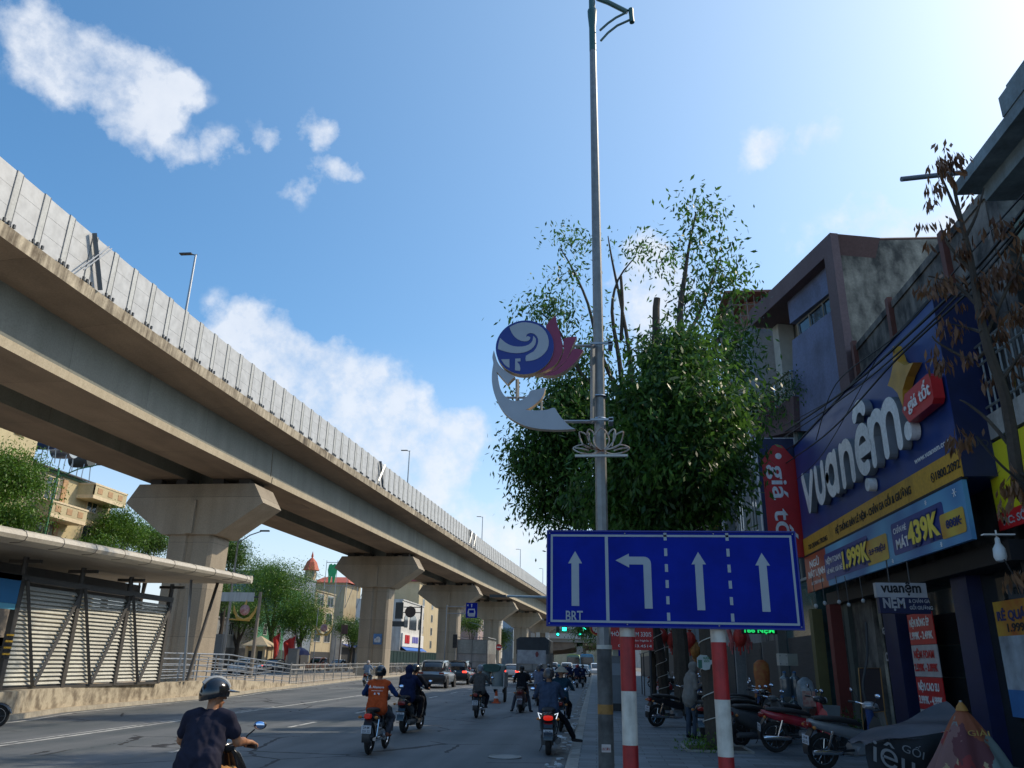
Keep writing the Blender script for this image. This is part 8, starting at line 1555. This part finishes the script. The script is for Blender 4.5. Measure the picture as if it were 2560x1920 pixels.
# white arched house, cream gabled block
h2 = house('white house with dark arched windows, red and violet signs and blue awning', -40.5, 168, 190, 13.5, dwhite, side=-1, floors=1, cols=1, ww=.2, wh=.2, g0=7)
b = MB()
for y, w, z, h in ((172, 1.6, 8.2, 2.6), (179, 3.4, 7.9, 3.2), (186, 1.4, 8.2, 2.4)):
    P = [(-w, z), (w, z), (w, z + h * .6)] + [(w * math.cos(a), z + h * .6 + h * .4 * math.sin(a)) for a in [PI * k / 8 for k in range(1, 8)]] + [(-w, z + h * .6)]; b.prism(P, lambda u, v, d, y=y: (d, y + u, v), -40.5, -40.38, glass)
bp(b, 'arched_window', None, h2, smooth=None)
b = MB(); b.box((-40.5, 168.5, 4.2), (-40.1, 189.5, 6.9), white); bp(b, 'sign_band', None, h2)
for k in range(2): b = MB(); b.box((-40.1, 170.5 + k * 2.3, 4.9), (-40.0, 172.4 + k * 2.3, 6.6)); bp(b, 'red_sign', redp, h2)
for k in range(3): b = MB(); b.box((-40.1, 177.5 + k * 2.1, 5.1), (-40.0, 179.2 + k * 2.1, 6.4)); bp(b, 'violet_sign', M('violet sign', (.14, .14, .42)), h2)
b = MB(); b.add([(-40.4, 168.5, 4.2), (-40.4, 189.5, 4.2), (-39.2, 189.5, 3.5), (-39.2, 168.5, 3.5), (-40.4, 168.5, 4.1), (-40.4, 189.5, 4.1), (-39.2, 189.5, 3.4), (-39.2, 168.5, 3.4)], [(0, 1, 2, 3), (7, 6, 5, 4), (3, 2, 6, 7)]); bp(b, 'awning', M('awning strong blue', (.02, .12, .45)), h2)
h3 = house('cream apartment block with a dark red gabled roof between second and third pier', -42, 190.6, 235, 19.5, stained('cream block', (.52, .43, .27), (.42, .34, .2), s1=.3, s2=.8), side=-1, floors=5, cols=4, wcol=wframe, ww=1.8, wh=1.7, parapet=False)
b = MB(); b.add([(-41.4, 190, 19.5), (-41.4, 235.5, 19.5), (-47, 235.5, 22.6), (-47, 190, 22.6), (-52.5, 190, 19.5), (-52.5, 235.5, 19.5)], [(0, 1, 2, 3), (3, 2, 5, 4), (0, 3, 4), (1, 5, 2)]); bp(b, 'gable_roof', M('dark red roof', (.25, .05, .06)), h3, smooth=None)
house('narrow multicoloured house stack beyond the third pier', -36, 250, 268, 22, stained('tower house', (.40, .28, .24), (.18, .2, .26), s1=.3, s2=.4), side=-1, floors=6, cols=2); house('distant pale block right of the fourth pier', -30, 330, 350, 24, M('distant pale', (.26, .32, .38)), side=-1, floors=6, cols=2)
house('distant dark block beyond the tree at the fifth pier', -30, 300, 325, 13, w3, side=-1, floors=3, cols=2); house('distant pale tower house behind the fourth pier', -33, 275, 292, 17, wht, side=-1, floors=4, cols=2)
# green corrugated hoarding and parked motorbikes behind the fence
t = thing('green_hoarding', 'dark green corrugated hoarding behind the median between the piers', 'hoarding', (-31, 150, 0)); b = MB()
for k in range(60): b.box((-.06 + .05 * (k % 2), -35 + k * 1.1, 0), (.0 + .05 * (k % 2), -33.9 + k * 1.1, 3.0))
b.build('sheeting', M('hoarding green', (.02, .075, .055), rough=.5, var=.3), t); b = MB(); b.box((.05, -35, 2.9), (.12, 31, 3.0)); b.build('rail', galv, t)
# kiosk
q = atZ(647, 1651, 0); KY = 100; kx = atY(647, 1640, KY).x
t = thing('kiosk', 'small yellow kiosk with pyramid roof and pilasters', 'kiosk', (kx, KY, .13)); b = MB(); b.box((-1.2, -1.2, 0), (1.2, 1.2, 2.7)); b.build('wall', yel1, t); 
for x, y in ((-1.15, -1.15), (1.15, -1.15), (-1.15, 1.15), (1.15, 1.15), (0, -1.16)): b = MB(); b.box((x - .15, y - .15, 0), (x + .15, y + .15, 2.75)); b.build('pilaster', creamt, t)
b = MB(); b.loft([[(x * r, y * r, z) for x, y in ((-1, -1), (1, -1), (1, 1), (-1, 1))] for r, z in ((1.7, 2.75), (1.6, 2.9), (.05, 4.0))]); b.build('roof', M('kiosk roof', (.45, .36, .22)), t, smooth=.2); b = MB(); b.box((.3, -1.23, .9), (.9, -1.19, 2.2)); b.box((-.9, -1.23, .9), (-.3, -1.19, 2.2)); b.build('window', glass, t)
# flags, umbrella
fm = M('flag red', (.55, .02, .012), rough=.7)
for i, (x, y, h) in enumerate(((697, 1578, 62), (722, 1590, 44), (735, 1585, 60))):
    p = atY(x, y, 100); t = thing('flag', ['tall red flag left of the purple umbrella', 'small red flag between the two tall red flags', 'tall red flag just above the purple umbrella'][i], 'flag', (p.x, 100, 0), 0, 'red flags by the far pavement'); s_ = 100 / 2065
    b = MB(); b.tube([(0, 0, 0), (.3, 0, p.z + .1)], .03, n=5); b.build('pole', galv, t)
    b = MB(); H_ = h * s_; v_, f_ = clothgrid(lambda u, v: (.3 - u * .9 * (1 - v * .5) - .15 * v, .25 * math.sin(u * 6 + v * 3), p.z - v * H_ - u * .9), 8, 10); b.add(v_, f_); b.build('cloth', fm, t, smooth=2)
p = atY(750, 1618, 96); t = thing('parasol', 'dark purple parasol on the far pavement', 'parasol', (p.x, 96, 0)); b = MB(); b.loft([[(1.35 * r * math.cos(a), 1.35 * r * math.sin(a), p.z - dz - .05 * (k % 2)) for k, a in enumerate([2 * PI * k / 16 for k in range(16)])] for r, dz in ((.03, 0), (.4, .12), (.75, .38), (1, .85))], caps=False); b.build('canopy', M('parasol purple', (.055, .05, .12)), t, smooth=.4); b = MB(); b.tube([(0, 0, 0), (0, 0, p.z + .1)], .03); b.build('pole', galv, t)
p = atY(732, 1660, 80); t = thing('grey_cabinet', 'grey square cabinet behind the railing below the purple parasol', 'cabinet', (p.x, 80, .12)); b = MB(); b.box((-.45, -.3, 0), (.45, .3, 2.3)); b.build('box', M('cab grey', (.25, .24, .22)), t); b = MB(); b.box((-.5, -.35, 2.3), (.5, .35, 2.4)); b.build('lid', w1, t)
# gantry post with sign backs, lamps and ornaments
def pole_at(name, label, cat, x, ytop, Y, r=.09, mat=galv, zb=.1):
    p = atY(x, ytop, Y); t = thing(name, label, cat, (p.x, Y, zb)); b = MB(); b.tube([(0, 0, 0), (0, 0, p.z - zb)], [r, r * .75], n=8); b.build('pole', mat, t); return t, p.z - zb
t, h = pole_at('gantry_sign', 'tall grey post with horizontal sign backs above the far carriageway', 'road sign', 652, 1480, 62, .17, M('post grey brown', (.22, .20, .17), rough=.5)); b = MB(); b.box((-4.4, -.05, h - .75), (-.5, .05, h - .05)); b.build('sign_back', galv, t); b = MB(); b.tube([(-4.4, .1, h - .4), (0, 0, h - .4)], .05); b.build('arm', dsteel, t)
t, h = pole_at('round_sign', 'round sign and panel backs on a dark post right of the second pier', 'road sign', 1054, 1514, 70, .10, dsteel)
b = MB(); b.lathe([(.48, -.03), (.48, .03)], (-.95, -.1, h - .55), ax='Y', n=24); b.build('round_back', M('sign back brown', (.07, .05, .045)), t); b = MB(); b.box((-2.3, -.12, h - 1.15), (-1.6, -.08, h + .25)); b.box((-2.5, -.12, h - 1.8), (-1.4, -.08, h - 1.35)); b.build('panel_back', M('sign back grey', (.05, .06, .065)), t); b = MB(); b.tube([(0, 0, h - .15), (-1.6, 0, h - .15)], .04); b.tube([(0, 0, h - .6), (-1.6, 0, h - .6)], .04); b.build('arm', dsteel, t)
t, h = pole_at('bus_lane_sign', 'blue bus lane sign with white bus symbol on a bracketed post', 'road sign', 1117, 1512, 78, .08, galv)
sx0, sx1 = atY(1166, 1507, 78), atY(1193, 1545, 78); X0, X1, Z0, Z1 = sx0.x - t.location.x, sx1.x - t.location.x, sx1.z - .1, sx0.z - .1
b = MB(); b.box((X0, -.15, Z0), (X1, -.1, Z1)); b.build('panel', blue, t); b = MB(); w_ = X1 - X0; cx = (X0 + X1) / 2; wb = M('sign white far', (.42, .45, .5))
b.prism([(cx - w_ * .3, Z0 + .12), (cx + w_ * .3, Z0 + .12), (cx + w_ * .34, Z0 + .5), (cx + w_ * .28, Z0 + .85), (cx - w_ * .28, Z0 + .85), (cx - w_ * .34, Z0 + .5)], lambda u, v, d: (u, d, v), -.16, -.151, wb); b.box((cx - w_ * .22, -.165, Z0 + .45), (cx + w_ * .22, -.161, Z0 + .72), blue); b.prism([(cx - .04, Z1 - .42), (cx + .04, Z1 - .42), (cx + .04, Z1 - .2), (cx + .09, Z1 - .2), (cx, Z1 - .08), (cx - .09, Z1 - .2), (cx - .04, Z1 - .2)], lambda u, v, d: (u, d, v), -.16, -.151, wb)
b.prism([(X0 + .18, Z1 - .35), (X0 + .25, Z1 - .24), (X0 + .18, Z1 - .13), (X0 + .11, Z1 - .24)], lambda u, v, d: (u, d, v), -.16, -.151, wb); b.box((X0 + .12, -.168, Z0 + .1), (X0 + .3, -.161, Z0 + .18), blue); b.build('bus_symbol', None, t, smooth=None)
b = MB(); b.tube([(0, 0, h - .15), (X0, -.1, h - .15)], .04); b.tube([(0, 0, h - .8), (X0, -.1, h - .8)], .04); b.build('arm', galv, t)
def lampp(label, x, yt, Y, arm, mat, name='street_lamp'):
    t, h = pole_at(name, label, 'street lamp', x, yt, Y, .1, mat); b = MB(); b.tube([(0, 0, h - .8), (arm * .5, 0, h - .1), (arm, 0, h + .25)], .05, n=6); b.build('arm', mat, t); b = MB(); b.cbox((arm + .3 * (1 if arm > 0 else -1), 0, h + .28), (.8, .25, .12)); b.build('lamp_head', dsteel, t); return t
lampp('green street lamp in front of the yellow house with its arm reaching right', 148, 1170, 56, 3.2, M('lamp green', (.04, .17, .08))); lampp('street lamp arm showing right of the nearest pier cap', 598, 1335, 66, 2.0, galv)
lampp('thin street lamp far behind the fourth pier', 1210, 1560, 190, -3, galv)
for i, (x, y, Y) in enumerate(((612, 1525, 62), (810, 1570, 90))):
    t, h = pole_at('ornament_post', ['post with golden lotus ornament round a red ball behind the canopy end', 'post with golden lotus ornament right of the large tree'][i], 'ornament post', x - (30 if i == 0 else 14), y - 50, Y, .06, galv); p = atY(x, y, Y); dx = p.x - t.location.x; dz = p.z - .1; g_m = M('ornament gold', (.55, .38, .10), rough=.4)
    b = MB(); b.ell((dx, 0, dz), (.42, .2, .42), n=14); b.build('ball', M('ornament red', (.30, .03, .06), var2=(.6, .5, .5), scale=3), t)
    b = MB(); 
    for s_ in (-1, 1): b.tube([(dx, 0, dz - .75), (dx + s_ * .5, 0, dz - .6), (dx + s_ * .85, 0, dz - .1), (dx + s_ * .95, 0, dz + .35)], [.09, .14, .1, .02], n=6)
    b.tube([(0, 0, dz - .7), (dx + .5, 0, dz - .8)], .06, n=5); b.tube([(dx, 0, dz + .4), (dx + .1, 0, dz + .9)], [.1, .05], n=5); b.build('petals', g_m, t)
for i, (x, yt, Y, lab) in enumerate(((855, 1560, 100, 'brown sign post with narrow boards right of the large tree'), (840, 1590, 95, 'thin grey post left of the brown sign post'), (908 , 1600, 120, 'concrete utility post beside the small tree'), (560, 1580, 75, 'grey post with tilted panel left of the gantry post'))):
    t, h = pole_at('post', lab, 'post', x, yt, Y, .08, M('post brown', (.16, .10, .07)) if i == 0 else galv)
    if i == 0: b = MB(); b.box((.1, -.05, h - 1.2), (.8, .05, h - .1)); b.build('board', M('board brown', (.12, .06, .05)), t)
    if i == 3: b = MB(); b.box((-.9, -.05, h - 2.2), (.1, .05, h - .2)); b.build('board', w1, t)
# poster shelf against pier 2, bits of motorbikes parked behind the fence
for k in range(12): bike('sw'[k % 2], -24.5 - (k % 3) * 1.1, 88 + k * 2.1, 80, 'motorbike parked in the row under the viaduct behind the fence', {**body_paint((glossb, silverp, greyp)[k % 3]), **OFF}, 'motorbikes parked in a row under the viaduct', .12)
# ------------------------------------------------------------------ far junction
def signal(label, x, Y, z, lit=2, box=True):
    t = thing('traffic_light', label, 'traffic light', (x, Y, z), 0, 'traffic lights at the junction'); b = MB(); b.box((-.2, -.15, -.6), (.2, .1, .6)); b.build('housing', ink, t)
    for k in range(3):
        b = MB(); b.lathe([(.14, -.17), (.14, -.15)], (0, 0, .38 - k * .38), ax='Y', n=14); b.build('lens', lamp('signal green', (.02, 1, .62), 3.5) if k == lit else M('lens dark', (.02, .02, .02)), t)
    return t
JY = 98; gz = atY(1420, 1573, JY).z
t = thing('signal_gantry', 'long horizontal signal mast arm over the far junction', 'signal mast', (2.2, JY, .15)); b = MB(); b.tube([(0, 0, 0), (0, 0, gz + .6)], .14, n=8); b.build('pole', galv, t); b = MB(); b.tube([(0, 0, gz - .15), (-7.0, 0, gz - .15)], [.09, .05], n=6); b.build('arm', galv, t)
for i, (x, y, l) in enumerate(((1395, 1580, 'green traffic light at the left end of the far mast arm'), (1450, 1579, 'bright green traffic light in the middle of the far mast arm'))): p = atY(x, y, JY); signal(l, p.x, JY - .2, p.z + .1)
for i, (x, l) in enumerate(((1411, 'green countdown display left on the far mast arm'), (1462, 'green countdown display right on the far mast arm'))): p = atY(x, 1573, JY); t = thing('countdown_display', l, 'display', (p.x, JY - .2, p.z)); b = MB(); b.box((-.33, 0, -.3), (.33, .12, .3)); b.build('case', ink, t); b = MB(); b.box((-.24, -.01, -.2), (.24, 0, .2)); b.build('digits', lamp('signal green', (.02, 1, .62), 3.5), t)
p = atY(1138, 1603, 76); signal('dark traffic light seen from the side left of the box truck', p.x, 76, p.z, lit=9); b = MB(); t = thing('signal_post', 'thin post of the side-on traffic light', 'post', (p.x, 76.3, .12)); b.tube([(0, 0, 0), (0, 0, p.z + .6)], .05); b.build('pole', galv, t)
p = atY(1247, 1618, 95); t = thing('no_entry_sign', 'round red no-entry sign above the box truck', 'road sign', (p.x, 95, p.z)); b = MB(); b.lathe([(.36, -.03), (.36, 0)], ax='Y', n=20); b.build('disc', redp, t); b = MB(); b.box((-.24, -.04, -.06), (.24, -.031, .06)); b.build('bar', white, t); b = MB(); b.tube([(0, .03, .3), (0, .03, .1 - p.z)], .04); b.build('pole', galv, t)
# nearer mast arm with a camera, crossing in front of the viaduct
a, c = atY(1240, 1490, 44), atY(1500, 1497, 44)
t = thing('camera_mast', 'pale horizontal mast arm with a small camera crossing before the viaduct', 'camera mast', (c.x, 44, .15)); b = MB(); b.tube([(0, 0, 0), (0, 0, c.z + .2)], .12); b.build('pole', galv, t); b = MB(); b.tube([(0, 0, c.z - .15), (a.x - c.x + .6, 0, a.z - .15)], [.09, .06], n=8); b.build('arm', M('arm pale', (.30, .38, .42), rough=.4), t); b = MB(); b.cbox((a.x - c.x + .1, 0, a.z - .15), (.9, .18, .14)); b.build('camera', dsteel, t)
p = atY(1489, 1570, 60); t = thing('speed_sign', 'round red and yellow edged sign behind the street light', 'road sign', (p.x + .1, 60, p.z)); b = MB(); b.lathe([(.55, -.02), (.55, 0)], ax='Y', n=24, mat=M('edge ochre', (.45, .32, .05))); b.lathe([(.48, -.03), (.48, -.02)], ax='Y', n=24, mat=redp); b.lathe([(.34, -.04), (.34, -.03)], ax='Y', n=24, mat=white); b.build('disc', None, t); b = MB(); b.tube([(0, .03, .5), (0, .03, .1 - p.z)], .05); b.build('pole', galv, t)
# metro station straddling the road
sc_c = stained('station concrete', (.30, .29, .27), (.22, .21, .19), s1=.1, s2=.3, bump=.02); sw_ = M('station white band', (.46, .48, .48)); SYF = 212
t = thing('metro_station', 'grey elevated railway station spanning the far end of the road on rows of columns', 'station', (-5, SYF, 0))
zA = lambda y: atY(1430, y, SYF).z
b = MB(); b.box((-12.5, 0, zA(1606)), (13, 95, zA(1530))); b.build('wall', sc_c, t); b = MB(); b.box((-11.5, -.4, zA(1597)), (13, 0, zA(1584))); b.box((-9.5, -1.0, zA(1572)), (13, -.1, zA(1566))); b.build('white_band', sw_, t)
b = MB(); z1_ = zA(1597) - .1
for k in range(7): b.add([(-9.3, k * 13 + .5, z1_), (12, k * 13 + .5, z1_), (12, k * 13 + .5, z1_ - .8), (1, k * 13 + .5, z1_ - 1.7), (-3, k * 13 + .5, z1_ - 2.6), (-9.3, k * 13 + .5, z1_ - 3.2)] + [(-9.3, k * 13 + 3, z1_), (12, k * 13 + 3, z1_), (12, k * 13 + 3, z1_ - .8), (1, k * 13 + 3, z1_ - 1.7), (-3, k * 13 + 3, z1_ - 2.6), (-9.3, k * 13 + 3, z1_ - 3.2)], [(0, 1, 2, 3, 4, 5), (11, 10, 9, 8, 7, 6)] + [(i, (i + 1) % 6, 6 + (i + 1) % 6, 6 + i) for i in range(6)])
b.build('cross_beam', conc_sof, t, smooth=None)
for k in range(7):
    for x in (-10.3, 1.1): b = MB(); b.box((x - .8, k * 13 + .5, 0), (x + .8, k * 13 + 2.6, zA(1597))); b.build('column', sc_c, t)
for x, y in ((-9.2, -8), (-6.9, -7)): b = MB(); b.box((x - .45, y, 0), (x + .45, y + .9, zA(1585))); b.build('column', sw_, t)
bm = {'green bus roof': (.30, .42, .10), 'blue bus roof': (.05, .25, .45), 'green bus front': (.10, .35, .08)}
def bus(label, x, y, roof, bodym):
    t = thing('bus', label, 'bus', (x, y, 0), 0, 'buses waiting under the overpass'); b = MB(); b.loft([selli((0, 1.75), 2.5, 2.7, yy, 14, 7) for yy in (0, 10)]); b.build('body', bodym, t, smooth=.5); b = MB(); b.loft([selli((0, 3.0), 2.3, .5, yy, 12, 3) for yy in (.1, 9.9)]); b.build('roof', roof, t); b = MB(); b.box((-1.1, -.03, 1.4), (1.1, .02, 2.7)); b.box((-1.27, .8, 1.5), (1.27, 9.2, 2.5)); b.build('windows', carglass, t)
    for sx in (-1.1, 1.1): b = MB(); b.lathe([(.45, -.15), (.45, .15)], (sx, 2, .45), ax='X', n=16); b.lathe([(.45, -.15), (.45, .15)], (sx, 8, .45), ax='X', n=16); b.build('wheel', rubber, t)
    b = MB(); b.box((-1.0, -.06, .55), (-.7, -.02, .75)); b.box((.7, -.06, .55), (1.0, -.02, .75)); b.build('headlight', white, t)
bus('bus with yellow green roof under the overpass', -4.2, 158, M('bus roof green', (.38, .48, .12)), M('bus body pale green', (.22, .30, .22))); bus('bus with blue roof right of the green roofed bus', -1.5, 150, M('bus roof blue', (.05, .28, .5)), M('bus body blue', (.10, .22, .32))); bus('green fronted bus close to the street light pole', 2.4 - .6, 160, M('bus roof bright green', (.15, .45, .08)), M('bus body white', (.45, .47, .45)))

house('distant grey block closing the end of the street at the left', -14, 420, 450, 26, w3, side=1, floors=5, cols=3, depth=16); house('distant pale block closing the end of the street at the right', 3, 400, 430, 20, wht, side=1, floors=4, cols=3, depth=26)
house('distant low cream building under the station', -22, 380, 395, 11, w2, side=1, floors=2, cols=2, depth=40)
